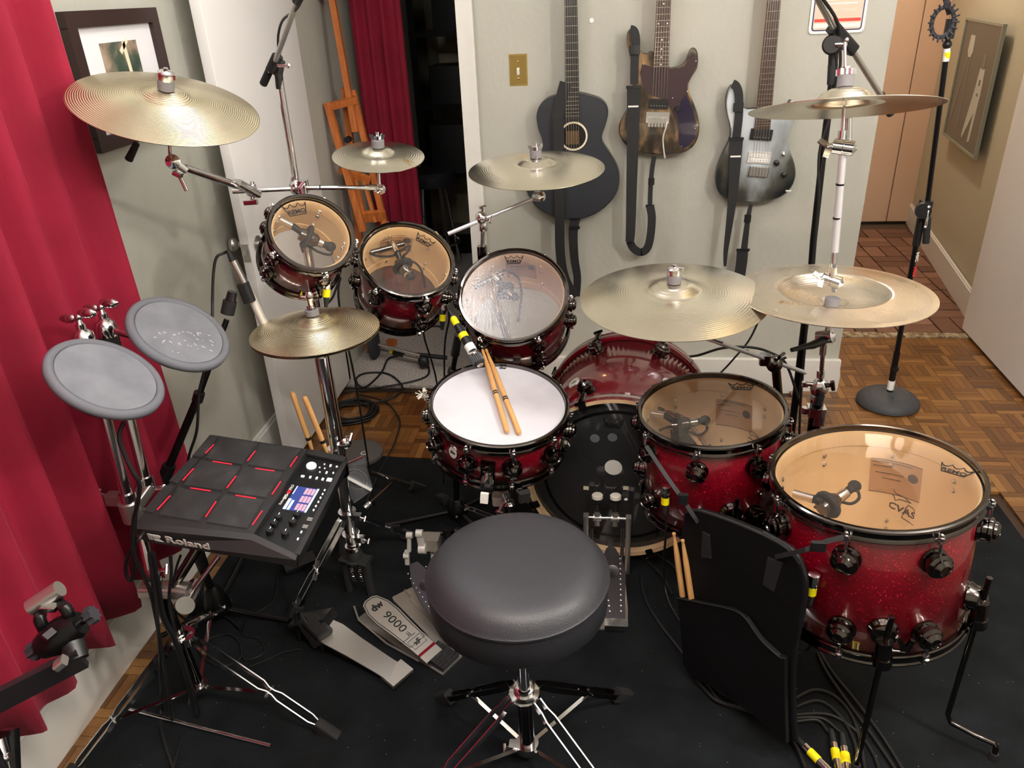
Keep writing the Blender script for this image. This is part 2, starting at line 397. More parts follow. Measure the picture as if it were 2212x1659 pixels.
# doorway casing (white post) on the right of the opening
b = MB(); b.box((-.555, 3.20, 1.03), (.055, .22, 2.08)); b.box((-.578, 3.155, 1.03), (.014, .05, 2.08)); b.box((-.535, 3.10, 1.03), (.03, .02, 2.08))
structure(b.build('trim_2', 'trim_paint', smooth=0))
structure(MB().box((-1.28, 3.17, 1.03), (.06, .06, 2.08)).build('trim_3', 'trim_paint', smooth=0))
# open white door at the left
M = T3(-1.2325, 2.405)
d1 = MB().box((0, .365, 1.03), (.035, .73, 2.02), None, .002).build('door_1', 'door_paint'); d1.matrix_world = M; WM[d1.name] = M; structure(d1)
MB().box((0, -.0012, .865), (.024, .003, .062)).build('latch_plate', 'satin_steel', d1, smooth=0)
MB().box((0, -.004, .868), (.012, .012, .018)).build('latch_bolt', 'chrome', d1, smooth=0)
MB().lathe_at([(0, 0), (.03, 0), (.03, .005), (.012, .008), (.011, .03), (.022, .036), (.027, .046), (.024, .058), (.012, .064), (0, .064)], (-.0175, .055, .88), (-1, 0, 0)).build('door_knob', 'satin_steel', d1)
MB().lathe_at([(0, 0), (.03, 0), (.03, .005), (.012, .008), (.011, .03), (.022, .036), (.027, .046), (.024, .058), (.012, .064), (0, .064)], (.0175, .055, .88), (1, 0, 0)).build('door_knob', 'satin_steel', d1)
MB().box((.0005, .72, .10), (.034, .02, .16)).build('door_scar', 'easel_wood', d1, smooth=0)
# open door at the right
b = MB(); b.bar((1.768, 3.79, 1.03), (1.72, 2.62, 1.03), .04, 2.02, (0, 0, 1)); d2 = structure(b.build('door_2', 'door_paint', smooth=0))
MB().lathe_at([(0, 0), (.03, 0), (.03, .005), (.012, .008), (.011, .03), (.025, .04), (.025, .055), (0, .062)], (1.705, 2.72, .95), (-1, 0, 0)).build('door_knob', 'satin_steel', d2)

# rug
rug = MB(); rug.prism([(-1.235, -1.4), (1.31, -1.4), (1.308, 2.30), (1.295, 2.325), (-1.22, 2.515), (-1.235, 2.50)], .013, T3(0, 0, -.006))
tag(rug.build('rug', 'rug_black', smooth=30), 'black low pile rug with white lint under the whole drum kit', 'rug')

# ------------------------------------------------------------ curtains
def curtain(name, mname, P0, P1, z0, z1, nf, amp, label, hem=.03, cat='curtain', seed=1, flare=.0, gather=.0):
    rnd = random.Random(seed); P0 = V(P0); P1 = V(P1); d = (P1 - P0); nrm = V((-d.y, d.x, 0)).normalized(); n = nf * 12; rows = 16
    ph = [rnd.uniform(-.5, .5) for _ in range(nf + 2)]; aa = [rnd.uniform(.6, 1.3) for _ in range(nf + 2)]
    vs = []; fs = []
    for r in range(rows + 1):
        t = r / rows; z = z1 + (z0 - z1) * t
        for c in range(n + 1):
            u = c / n; q = u * nf; k = int(q); f = q - k
            A = amp * (aa[k] * (1 - f) + aa[k + 1] * f) * (.75 + .35 * t)
            off = A * math.sin(2 * PI * q + ph[k] * (1 - f) + ph[k + 1] * f + .5 * math.sin(3 * t + k)) + .25 * A * math.sin(4 * PI * q + 1.3 + t)
            p = P0 + d * (u + .25 / nf * math.cos(2 * PI * q) / 6 + flare * t * (u - .0)) + nrm * off
            zz = z + (hem * math.sin(2 * PI * q * .5 + 1) * t if r == rows else 0) - gather * u * t
            vs.append((p.x, p.y, zz))
    W_ = n + 1
    for r in range(rows):
        for c in range(n): fs.append((r * W_ + c, r * W_ + c + 1, (r + 1) * W_ + c + 1, (r + 1) * W_ + c))
    b = MB(); b.faces(vs, fs); o = b.build(name, mname, smooth=180)
    md = o.modifiers.new('thick', 'SOLIDIFY'); md.thickness = .003
    return tag(o, label, cat)
curtain('curtain', 'red_velvet', (-1.225, -.3, 0), (-1.235, 1.70, 0),   .25, 2.42, 17, .036, 'large red velvet curtain hanging down the left wall in front', .025, seed=4, flare=.03)
curtain('curtain', 'red_velvet', (-1.235, 3.85, 0), (-.965, 3.80, 0), .03, 2.42, 4, .028, 'narrow red curtain hanging behind the wooden easel in the dark doorway', .01, seed=9)

# ------------------------------------------------------------ back room: easel, stool, shelf
def py(*pts): return list(pts)
es = thing('easel', 'brown wooden easel leaning behind the open white door', 'easel', (-1.15, 3.45, 0))
def strip(name, a, b, wd, th, parent, m='easel_wood', ref=(0, 1, 0)):
    return MB().bar(a, b, wd, th, ref, .0).build(name, m, parent, True, 0)
strip('mast', (-1.1807, 3.5, 1.6188), (-1.1289, 3.42, 1.0961), .026, .022, es)
strip('mast', (-1.2008, 3.52, 1.6889), (-1.2138, 3.52, 1.6199), .05, .03, es)
strip('leg', (-1.2314, 3.4, 1.2235), (-1.1134, 3.3, 0.6818), .030, .022, es)
strip('leg', (-1.13, 3.46, 1.2646), (-1.0363, 3.4, 0.6523), .026, .022, es)
strip('leg', (-1.1775, 3.5, 1.2712), (-1.2128, 3.4512, 0.012), .03, .022, es)
strip('crossbar', (-1.2386, 3.4, 1.2047), (-1.1123, 3.44, 1.2284), .03, .022, es, ref=(0, 1, .3))
strip('crossbar', (-1.2113, 3.37, 0.9471), (-1.083, 3.4, 0.8871), .03, .022, es, ref=(0, 1, .3))
strip('crossbar', (-1.1438, 3.32, 0.7403), (-1.038, 3.4, 0.7284), .05, .022, es, ref=(0, 1, .3))
strip('leg', (-1.1512, 3.4, 0.9398), (-1.1168, 3.36, 0.7078), .014, .02, es)
strip('leg', (-1.1139, 3.4, 0.898), (-1.0688, 3.36, 0.7073), .014, .02, es)
strip('foot', (-1.1492, 3.562, 0.02), (-1.1027, 3.5454, 0.02), .03, .03, es)
MB().lathe_at([(0, 0), (.014, 0), (.014, .03), (0, .03)], (-1.1559, 3.4, 1.0704), (0, -1, 0)).build('clamp_knob', 'black_plastic', es, True)
st = thing('stool', 'black padded round stool in the dark room behind the doorway', 'stool', (-1.1216, 4.7338, 0.006))
MB().lathe([(0, .565), (.15, .565), (.158, .59), (.158, .63), (.14, .65), (0, .655)], None, 28).build('seat', 'vinyl_black', st)
for k in range(4):
    a = PI / 4 + k * PI / 2; MB().tube([(.10 * math.cos(a), .10 * math.sin(a), .565), (.17 * math.cos(a), .17 * math.sin(a), .0)], .011, 8).build('leg', 'chrome', st)
MB().tube([(.15 * math.cos(t * PI / 12), .15 * math.sin(t * PI / 12), .2) for t in range(24)], .008, 6, closed=True).build('foot_ring', 'chrome', st)
sh = thing('storage_shelf', 'dark shelving rack in the unlit room beyond the doorway', 'shelf', (-.85, 5.2, .006))
for x in (-.38, .38):
    MB().box((x, 0, 1.0), (.04, .3, 2.0)).build('upright', 'black_metal', sh, smooth=0)
for z in (.05, .55, .98, 1.40, 1.85): MB().box((0, 0, z), (.8, .32, .03)).build('shelf_board', 'black_metal', sh, smooth=0)
rn = random.Random(3)
for i, (x, z, sx, sz) in enumerate(((-.2, .565, .26, .3), (.15, .565, .22, .24), (-.15, .995, .3, .22), (.2, .995, .2, .3), (0, 1.415, .5, .2))):
    o = MB().box((-.85 + x, 5.2, z + .006 + sz / 2), (sx, .26, sz), None, .006).build('equipment_case', 'black_plastic')
    tag(o, 'black equipment case on the dark shelving rack, ' + ('second shelf, left', 'second shelf, right', 'third shelf, left', 'third shelf, right', 'fourth shelf')[i], 'case', 'cases on the dark shelf')

# ------------------------------------------------------------ left wall: framed photo
pf = thing('framed_photo', 'dark wood framed photo with white mat on the left wall', 'picture', Matrix(((0, 0, 1, -1.3245), (1, 0, 0, 2.10), (0, 1, 0, 1.458), (0, 0, 0, 1))))
W2, H2 = .21, .165
for (cx, cy, sx, sy) in ((0, H2 - .019, 2 * W2, .038), (0, -H2 + .019, 2 * W2, .038), (-W2 + .019, 0, .038, 2 * H2 - .076), (W2 - .019, 0, .038, 2 * H2 - .076)):
    MB().box((cx, cy, .011), (sx, sy, .022), None, .002).build('frame_rail', 'dark_frame', pf, smooth=0)
MB().box((0, 0, .006), (2 * W2 - .07, 2 * H2 - .07, .006)).build('mat_board', 'mat_board', pf, smooth=0)
m = mat('photo_print', (60, 70, 60), .35); n = noise(m, 11, 5); tint(m, n, [(.3, (26, 40, 32)), (.48, (70, 84, 70)), (.58, (150, 128, 108)), (.7, (176, 160, 140))])
MB().box((0, .01, .0095), (.17, .155, .002)).build('print', 'photo_print', pf, smooth=0)
MB().box((-.035, -.028, .0108), (.09, .022, .001)).build('print_fire_truck', 'red_gloss', pf, smooth=0)
MB().box((-.035, -.024, .0114), (.088, .006, .0008)).build('print_stripe', 'white_print', pf, smooth=0)
MB().box((.028, .03, .0108), (.014, .11, .001), RZ(4)).build('print_pillar', 'cream', pf, smooth=0)
MB().box((.06, .05, .0108), (.05, .012, .001), RZ(35)).build('print_beam', 'cream', pf, smooth=0)
# the hall poster: dark sheet under glass with two pale shapes (pincers and a V shaped guitar)
hw = V((.305, 2.04, 0)).normalized(); PM = Matrix(((hw.x, 0, -hw.y, 0), (hw.y, 0, hw.x, 0), (0, 1, 0, 0), (0, 0, 0, 1)))
po = thing('poster', 'framed dark poster of a pale V shaped guitar on the hall wall', 'poster', Matrix.Translation((1.935, 4.72, 1.055)) @ Matrix(((-hw.x, 0, -hw.y, 0), (-hw.y, 0, hw.x, 0), (0, 1, 0, 0), (0, 0, 0, 1))))
mat('poster_sheet', (62, 66, 60), .3, Coat_Weight=.2); mat('poster_pale', (176, 176, 164), .4); mat('poster_mid', (104, 104, 96), .4); mat('poster_frame', (130, 132, 116), .4)
MB().box((0, 0, .006), (.74, .62, .012)).build('sheet', 'poster_sheet', po, smooth=0)
for (cx, cy, sx, sy) in ((0, .313, .76, .012), (0, -.313, .76, .012), (-.374, 0, .012, .62), (.374, 0, .012, .62)): MB().box((cx, cy, .009), (sx, sy, .018)).build('frame_rail', 'poster_frame', po, smooth=0)
MB().prism([(.10, .10), (.19, .10), (.205, -.02), (.18, -.26), (.14, -.27), (.15, -.12), (.02, -.27), (-.0, -.25), (.08, 0)], .001, T3(.02, 0, .012)).build('print_guitar', 'poster_pale', po, smooth=0)
MB().box((.165, .13, .0125), (.05, .07, .001)).build('print_headstock', 'poster_mid', po, smooth=0)
MB().box((.165, .03, .0136), (.03, .03, .0006)).build('print_pickup', 'poster_sheet', po, smooth=0); MB().box((.165, -.03, .0136), (.03, .015, .0006)).build('print_pickup', 'poster_sheet', po, smooth=0)
MB().prism([(-.20, .24), (-.11, .24), (-.10, .16), (-.13, .13), (-.18, .13), (-.21, .16)], .001, T3(0, 0, .012)).build('print_lamp', 'poster_pale', po, smooth=0)
MB().prism([(-.19, .13), (-.16, .13), (-.27, -.2), (-.31, -.2)], .001, T3(0, 0, .012)).build('print_beam', 'poster_mid', po, smooth=0)
MB().prism([(-.14, .13), (-.12, .13), (-.09, -.24), (-.12, -.24)], .001, T3(0, 0, .012)).build('print_beam', 'poster_mid', po, smooth=0)

# ------------------------------------------------------------ back wall: switch, plug, sign
sw = thing('light_switch', 'brass light switch plate with white toggle on the back wall', 'switch', Matrix(((1, 0, 0, -.363), (0, 0, -1, 3.1395), (0, 1, 0, 1.350), (0, 0, 0, 1))))
MB().prism([(-.035, -.057), (.035, -.057), (.035, .057), (-.035, .057)], .006, None, .90).build('plate', 'brass', sw, smooth=20)
MB().box((0, 0, .011), (.009, .022, .012), RX(18), .001).build('toggle', 'white_plastic', sw, smooth=20)
for y in (-.03, .03): MB().sph((0, y, .006), .0045, (1, 1, .5)).build('screw', 'brass', sw)
o = MB().lathe_at([(0, 0), (.009, 0), (.008, .003), (.003, .004), (0, .002)], (-.086, 3.14, 1.51), (0, -1, 0)).build('wall_plug', 'white_plastic'); tag(o, 'small white screw anchor in the wall above the black guitar', 'wall anchor')
sg = thing('wall_sign', 'framed print with red stripe hanging at the right end of the back wall', 'sign', Matrix(((1, 0, 0, .783), (0, 0, -1, 3.1395), (0, 1, 0, 1.60), (0, 0, 0, 1))))
mat('sign_tan', (212, 196, 176), .22); mat('sign_red', (214, 70, 58), .3); mat('sign_blue', (48, 46, 96), .3)
MB().box((0, 0, .003), (.190, .33, .006), None, .014).build('sign_border', 'white_plastic', sg, smooth=30)
MB().box((0, 0, .0062), (.172, .312, .001), None, .010).build('sign_blue_line', 'sign_blue', sg, smooth=30)
MB().box((0, 0, .0068), (.164, .304, .001), None, .008).build('sign_face', 'sign_tan', sg, smooth=30)
MB().box((0, -.122, .0076), (.158, .010, .0008)).build('sign_stripe', 'sign_red', sg, smooth=0)
MB().box((0, -.139, .0076), (.158, .014, .0008)).build('sign_foot', 'white_print', sg, smooth=0)
for yy, ww in ((-.022, .07), (-.045, .11), (-.057, .13), (-.069, .12)): MB().box((0, yy, .0076), (ww, .004, .0008)).build('sign_text_line', 'white_print', sg, smooth=0)
lettering('A U S T I N  *  T E X A S', .0115, sg, T3(0, -.09, .0075), 'white_print')

mat('paper_tan', (196, 150, 104), .6)
mat('graphite', (150, 150, 156), .7)

# ============================================================ drums
def lug_profile(s): return [(0, 0), (.024 * s, 0), (.024 * s, .005 * s), (.0195 * s, .007 * s), (.0195 * s, .014 * s), (.0225 * s, .016 * s), (.0225 * s, .021 * s), (.017 * s, .024 * s), (.017 * s, .028 * s), (.010 * s, .033 * s), (.009 * s, .030 * s), (0, .030 * s)]
LUG = {}
def lug_mesh(s):
    if s not in LUG: LUG[s] = MB().lathe(lug_profile(s), None, 20).mesh('lug', 'black_nickel', 30)
    return LUG[s]
ROD = {}
def rod_mesh(L_):
    k = round(L_, 3)
    if k not in ROD:
        b = MB(); b.cyl((0, 0, 0), (0, 0, k), .003, None, 8); b.cyl((0, 0, k), (0, 0, k + .006), .0065, None, 10); b.sph((0, 0, k + .009), .0048, (1, 1, 1.2), 8)
        b.box((-.004, 0, k - .004), (.014, .016, .008), None, .003); ROD[k] = b.mesh('tension_rod', 'chrome', 40)
    return ROD[k]
def hoop_ring(r, z, up, bm, seg=72):
    s = 1 if up else -1
    pr = [(r + .002, 0), (r + .0085, 0), (r + .012, -.002), (r + .013, -.006), (r + .0105, -.010), (r + .0095, -.020), (r + .012, -.024), (r + .013, -.028), (r + .011, -.031), (r + .003, -.031), (r + .003, -.014), (r + .0015, -.012)]
    bm.lathe([(a, z + s * q) for a, q in pr], None, seg, True)
def crown(parent, pos, ang, size, m='ink'):
    pts = [(-.34, -.26), (.34, -.26), (.5, .24)]
    def arc(a, b, dip): return [(a[0] + (b[0] - a[0]) * t, a[1] + (b[1] - a[1]) * t - dip * 4 * t * (1 - t)) for t in (.25, .5, .75)] + [b]
    tips = [(.5, .24), (.17, .26), (-.17, .26), (-.5, .24)]
    for i in range(3): pts += arc(tips[i], tips[i + 1], .16)
    M = T3(pos[0], pos[1], pos[2]) @ RZ(ang)
    o = MB().tube([(x * size, y * size, 0) for x, y in pts], size * .020, 5, closed=True).build('crown_logo', m, parent); o.matrix_local = M; WM[o.name] = M
    lettering('REMO', size * .27, o, T3(0, -size * .12, 0), m, bold=size * .006, sx=1.05)
def michigan(parent, M, s, m='ink_brown'):
    o = MB().tube([(x * s, y * s, 0) for x, y in ((-.5, .52), (-.28, .5), (-.2, .38), (.05, .33), (.22, .2), (.1, .22), (-.1, .22), (-.2, .14), (-.25, .28))], s * .014, 5, closed=True).build('state_logo', m, parent); o.matrix_local = M; WM[o.name] = M
    MB().tube([(x * s, y * s, 0) for x, y in ((.16, .12), (.32, .05), (.36, -.15), (.45, -.22), (.5, -.42), (.36, -.5), (.0, -.36), (.06, -.2), (.1, 0))], s * .014, 5, closed=True).build('state_outline', m, o)
    lettering('CVAS', s * .3, o, T3(0, -.12 * s, .0004) @ RZ(-12), m, bold=s * .006, sx=1.05)
def badge(parent, a, r, z, rx=.017, ry=.023):
    M = RZ(a) @ T3(r, 0, z) @ RY(90) @ RZ(90)
    o = MB().prism([(rx * math.cos(t * PI / 12), ry * math.sin(t * PI / 12)) for t in range(24)], .0025, None, .92).build('badge', 'chrome', parent, smooth=20); o.matrix_local = M; WM[o.name] = M
    MB().prism([(rx * .8 * math.cos(t * PI / 12), ry * .8 * math.sin(t * PI / 12)) for t in range(24)], .0006, T3(0, 0, .0025)).build('badge_face', 'white_print', o, smooth=0)
    lettering('dw', .014, o, T3(0, .001, .0033), bold=.0006)
def drum(name, label, c, n, r, h, nl, ang0, head='clear_film', group=None, lz=.062, ls=1.0, low=True, spin=0, shell_m='red_lacquer', lowhead='clear_film', badge_at=None, label_at=None):
    t = thing(name, label, 'drum', frame(c, n) @ RZ(spin), group)
    b = MB(); b.lathe([(r - .0055, -.018), (r, -.022), (r, -h + .022), (r - .0055, -h + .018)], None, 96); b.build('shell', shell_m, t, smooth=60)
    b = MB(); b.lathe([(r - .001, -.013), (r - .004, -.0115), (r - .008, -.02), (r - .008, -.050), (r - .006, -.053), (r - .006, -h + .053), (r - .008, -h + .05), (r - .008, -h + .018), (r - .002, -h + .013)], None, 96); b.build('shell_lining', 'maple', t, smooth=30)
    b = MB(); hoop_ring(r, 0, True, b); b.build('rim', 'black_nickel', t, smooth=25)
    b = MB(); hoop_ring(r, -h, False, b); b.build('rim', 'black_nickel', t, smooth=25)
    MB().lathe([(0, -.0108), (r + .0005, -.0108), (r + .002, -.014)], None, 72).build('batter_head', head, t, smooth=60)
    if lowhead: MB().lathe([(0, -h + .0108), (r + .001, -h + .0108)], None, 72).build('resonant_head', lowhead, t)
    for k in range(nl):
        a = ang0 + 360 / nl * k
        for top in ((True, False) if low else (True,)):
            zl = -lz if top else -h + lz
            M = RZ(a) @ T3(r, 0, zl) @ RY(90)
            lg = inst('lug', lug_mesh(ls), t, M)
            Lr = lz - .022
            Mr = T3(0, 0, .0165 * ls) if False else Matrix()
            R_ = (RZ(a) @ T3(r + .018, 0, zl) @ (Matrix() if top else RX(180)))
            inst('tension_rod', rod_mesh(Lr), lg, M.inverted() @ R_)
    sc = MB()
    for k in range(nl):
        a = math.radians(ang0 + 360 / nl * k)
        for zz in (-lz - .012, -lz + .012, -h + lz - .012, -h + lz + .012): sc.sph(((r - .006) * math.cos(a), (r - .006) * math.sin(a), zz), .0068, (1, 1, 1), 8)
    o = sc.build('lug_screws', 'chrome', t); o['kind'] = 'stuff'
    if badge_at is not None: badge(t, badge_at[0], r, badge_at[1])
    if label_at is not None:
        a, z, wd, hh = label_at; da = math.degrees(wd / r) / 2; vs = []; fs = []
        for i in range(9):
            q = math.radians(a - da + 2 * da * i / 8); rr = r - .0068
            vs += [(rr * math.cos(q), rr * math.sin(q), z - hh / 2), (rr * math.cos(q), rr * math.sin(q), z + hh / 2)]
        for i in range(8): fs.append((2 * i, 2 * i + 1, 2 * i + 3, 2 * i + 2))
        lb = MB().faces(vs, fs).build('paper_label', 'paper_tan', t, smooth=60)
        b = MB()
        for (u0, u1, v) in ((-.9, -.2, .3), (-.8, .3, .1), (-.5, .2, -.05), (-.9, .6, .42)):
            q0 = math.radians(a - u0 * da); q1 = math.radians(a - u1 * da); rr = r - .0075
            b.tube([(rr * math.cos(q0 + (q1 - q0) * i / 4), rr * math.sin(q0 + (q1 - q0) * i / 4), z + v * hh) for i in range(5)], .0008, 4)
        for v in (-.49, .49): b.tube([(( r - .0072) * math.cos(math.radians(a - da + 2 * da * i / 8)), (r - .0072) * math.sin(math.radians(a - da + 2 * da * i / 8)), z + v * hh) for i in range(9)], .0008, 4)
        b.build('label_print', 'ink_brown', lb)
        q = math.radians(a - .66 * da); MB().lathe_at([(0, 0), (.012, 0), (.012, .0008), (0, .0008)], ((r - .0072) * math.cos(q), (r - .0072) * math.sin(q), z + .12 * hh), (-math.cos(q), -math.sin(q), 0)).build('label_seal', 'ink_brown', lb)
    return t
t1 = drum('rack_tom', 'smallest red rack tom, tipped far right, nearest the white door', (-0.761, 1.855, 1.093), (0.532, -0.527, 0.663), .101, .172, 5, -132.9, lz=.050, ls=.92, badge_at=(-140, -.075))
t2 = drum('rack_tom', 'middle red rack tom, above the coiled cable and grey carpet', (-0.583, 2.087, 0.949), (0.334, -0.477, 0.813), .127, .205, 6, -117.9, lz=.056, badge_at=(-126.8, -.08), label_at=(112, -.075, .11, .075))
t3 = drum('rack_tom', 'largest red rack tom, head speckled with worn bluish glare, over the kick', (-0.286, 2.118, 0.829), (0.017, -0.591, 0.807), .1525, .206, 6, -120.3, 'clear_film_worn', lz=.058, label_at=(86, -.08, .10, .085))
sn = drum('snare_drum', 'red snare drum with white coated head and two sticks on top', (-0.293, 1.8, 0.639), (0.1, -0.147, 0.984), .1775, .152, 10, -108.2, 'coated_white', lz=.076, ls=1.1, low=False, badge_at=(-124.1, -.068))
f1 = drum('floor_tom', 'smaller red floor tom between bass drum and large floor tom', (0.262, 1.782, 0.644), (-0.07, -0.04, 0.996), .1775, .30, 8, -106.2, lz=.075, ls=1.1, label_at=(62, -.12, .11, .085))
f2 = drum('floor_tom', 'largest red floor tom standing at the right front of the kit', (0.572, 1.473, 0.66), (-0.09, 0.02, 0.995), .2035, .35, 8, -118.5, lz=.082, ls=1.2, label_at=(58, -.13, .12, .095))
# lower tension rods of the snare run through the same central lugs
for k in range(10):
    a = -108.2 + 36 * k
    inst('tension_rod', rod_mesh(.052), sn, RZ(a) @ T3(.1775 + .018, 0, -.076) @ RX(180))
crown(t1, (*(-0.0506, 0.0578), -.0100), 33, .064)
crown(t2, (*(0.0386, 0.0875), -.0100), -22, .060)
crown(t3, (*(-0.0064, 0.1266), -.0100), 2, .056)
crown(f1, (*(0.0914, 0.1155), -.0100), -8, .068)
crown(f2, (*(0.1668, 0.0087), -.0100), -40, .066)
lettering('dw', .016, sn, T3(*(-0.0111, 0.1709), -.0103) @ RZ(4), bold=.0006)
# stains of wear on the snare head
# inner logos
michigan(f2, RZ(52) @ T3(.196, 0, -.205) @ RY(-90) @ RZ(-90), .085)
michigan(f1, RZ(40) @ T3(.1705, 0, -.185) @ RY(-90) @ RZ(-90), .075)
# snare strainer and air vent
a0 = -91.1
MS = RZ(a0) @ T3(.1775, 0, 0)
st = MB().box((.009, 0, -.085), (.018, .038, .062), None, .006).build('strainer', 'black_nickel', sn, smooth=40); st.matrix_local = MS; WM[st.name] = MS
MB().lathe_at([(0, 0), (.013, 0), (.013, .008), (.009, .011), (0, .011)], (.018, 0, -.066), (1, 0, 0)).build('strainer_cap', 'black_nickel', st)
MB().box((.022, 0, -.118), (.02, .034, .020), None, .004).build('butt_plate', 'chrome', st)
MB().lathe_at([(0, 0), (.006, 0), (.007, .01), (.0075, .02), (.004, .03), (0, .03)], (.026, 0, -.075), (.5, 0, -1)).build('strainer_knob', 'chrome', st)
MB().box((.024, 0, -.142), (.010, .020, .028), RY(-15)).build('snare_strap', 'white_plastic', st, smooth=0)
b = MB()
for k in range(16): b.tube([(-.13, (k - 7.5) * .0026, -.1445), (.16, (k - 7.5) * .0026, -.1445)], .0008, 4)
o = b.build('snare_wires', 'chrome', sn); o.matrix_local = RZ(a0); o['kind'] = 'stuff'
def vent(t, a, r, z):
    M = RZ(a) @ T3(r, 0, z); o = MB().lathe_at([(0, 0), (.009, 0), (.009, .003), (.004, .003), (.003, .001), (0, .001)], (0, 0, 0), (1, 0, 0)).build('air_vent', 'chrome', t); o.matrix_local = M
vent(t3, -85.5, .1525, -.15); vent(f1, -54.0, .1775, -.17)
# wing bracket on the front of tom 3
o = MB().box((0, 0, 0), (.022, .022, .03), None, .006).build('rod_bracket', 'black_nickel', t3); o.matrix_local = RZ(-85.5) @ T3(.162, 0, -.135)

# ------------------------------------------------------------ floor tom legs
def leg(t, name_m, a, r, zb, knee=.0):
    M = RZ(a) @ T3(r, 0, zb)
    br = MB(); br.lathe_at([(0, 0), (.030, 0), (.030, .006), (.026, .012), (.026, .022), (.018, .026), (0, .026)], (0, 0, .022), (1, 0, 0), 24); br.cyl((.026, 0, -.05), (.026, 0, .015), .0165, None, 20); br.cyl((.026, 0, -.052), (.026, 0, -.030), .019, None, 20)
    o = br.build('leg_bracket', 'black_nickel', t); o.matrix_local = M; WM[o.name] = M
    wn = MB(); wn.cyl((.026, .012, -.012), (.026, .040, -.012), .005, None, 10); wn.prism([(-.008, -.006), (.008, -.006), (.010, .012), (.017, .030), (.008, .034), (0, .016), (-.008, .034), (-.017, .030), (-.010, .012)], .007, T3(.0225, .040, -.012) @ RZ(0) @ RY(90) @ RZ(90))
    wn.build('wing_bolt', 'black_nickel', o)
    Wm = world_of(o); top = Wm @ V((.026, 0, -.02)); dn = V((0, 0, -1)); out = (Wm.to_3x3() @ V((1, 0, 0))); out.z = 0; out.normalize()
    z0 = top.z
    pts = [top + V((0, 0, .10)), top]
    if knee:
        pts += [V((top.x, top.y, .075)), V((top.x, top.y, .055)) + out * .010, V((top.x, top.y, .050)) + out * .06, V((top.x, top.y, .050)) + out * knee, V((top.x, top.y, .040)) + out * (knee + .006), V((top.x, top.y, .018)) + out * (knee + .007)]
    else: pts += [V((top.x, top.y, .018))]
    MB().tube(pts, .0062, 12).build('leg', 'black_nickel', t, True)
    e = pts[-1]; MB().lathe_at([(0, 0), (.009, 0), (.012, .012), (.012, .018), (0, .018)], (e.x, e.y, .024), (0, 0, -1), 14).build('rubber_foot', 'black_rubber', t, True)
leg(f2, '', -97.0, .2035, -.275)
leg(f2, '', -30.9, .2035, -.275, .10)
leg(f2, '', 120, .2035, -.275)
leg(f1, '', -80.1, .1775, -.225)
leg(f1, '', 127, .1775, -.225, .05)
leg(f1, '', 20, .1775, -.225)
# holder post of a cymbal arm on the smaller floor tom is part of its own stand (below)

# ------------------------------------------------------------ bass drum
kk = thing('bass_drum', 'red bass drum with dark see-through head behind the snare', 'drum', frame((0.03, 1.93, 0.31), (-0.08, -1, 0)))
KR = .263; KD = .46
MB().lathe([(KR - .006, -.022), (KR, -.026), (KR, -KD + .026), (KR - .006, -KD + .022)], None, 96).build('shell', 'red_gloss', kk, smooth=60)
MB().lathe([(KR - .002, -.020), (KR - .008, -.03), (KR - .008, -KD + .03), (KR - .002, -KD + .02)], None, 96).build('shell_lining', 'maple', kk, smooth=30)
def wood_hoop(z0, s, front):
    R0, R1 = KR + .003, KR + .015
    h = MB().lathe([(R0, z0), (R1, z0), (R1, z0 - s * .045), (R0, z0 - s * .045)], None, 96, True).build('hoop', 'red_gloss', kk, smooth=30)
    MB().lathe([(R1, z0 - s * .016), (R1 + .0012, z0 - s * .016), (R1 + .0012, z0 - s * .028), (R1, z0 - s * .028)], None, 96).build('hoop_inlay', 'satin_steel', h, smooth=30)
    MB().lathe([(R0 - .0005, z0 + s * .0008), (R1 - .0005, z0 + s * .0008)], None, 96).build('hoop_edge', 'maple_edge', h)
    MB().lathe([(R0 - .0006, z0), (R0 - .0006, z0 - s * .040)], None, 96).build('hoop_inside', 'maple_edge', h)
wood_hoop(.012, 1, True); wood_hoop(-KD - .012, -1, False)
MB().lathe([(0, -.012), (KR + .001, -.012), (KR + .002, -.020)], None, 96).build('batter_head', 'ebony_film', kk)
MB().lathe([(0, -KD + .012), (KR + .001, -KD + .012)], None, 96).build('resonant_head', 'black_plastic', kk)
MB().lathe([(KR - .045, -.0112), (KR - .040, -.0108), (KR - .035, -.0112)], None, 96).build('head_ring', 'black_metal', kk)
crown(kk, (*(-0.0174, 0.1862), -.0105), 0, .058, 'ink')
o = MB().lathe([(0, 0), (.026, 0), (.026, .001), (0, .001)], T3(*(-0.0149, 0.0336), -.0118), 32).build('impact_patch', 'white_plastic', kk, smooth=20)
for px in ((-0.0964, -0.0474), (0.0237, -0.0361)): MB().box((px[0], px[1], -.0105), (.016, .013, .001)).build('tape_square', 'cream', kk, smooth=0)
for (rr, pp) in ((.014, (-0.0706, 0.1306)), (.014, (-0.0193, 0.1377))): MB().lathe([(0, 0), (rr, 0), (rr, .0008), (0, .0008)], T3(*pp, -.0116), 24).build('glue_mark', 'grey_rubber', kk, smooth=20)
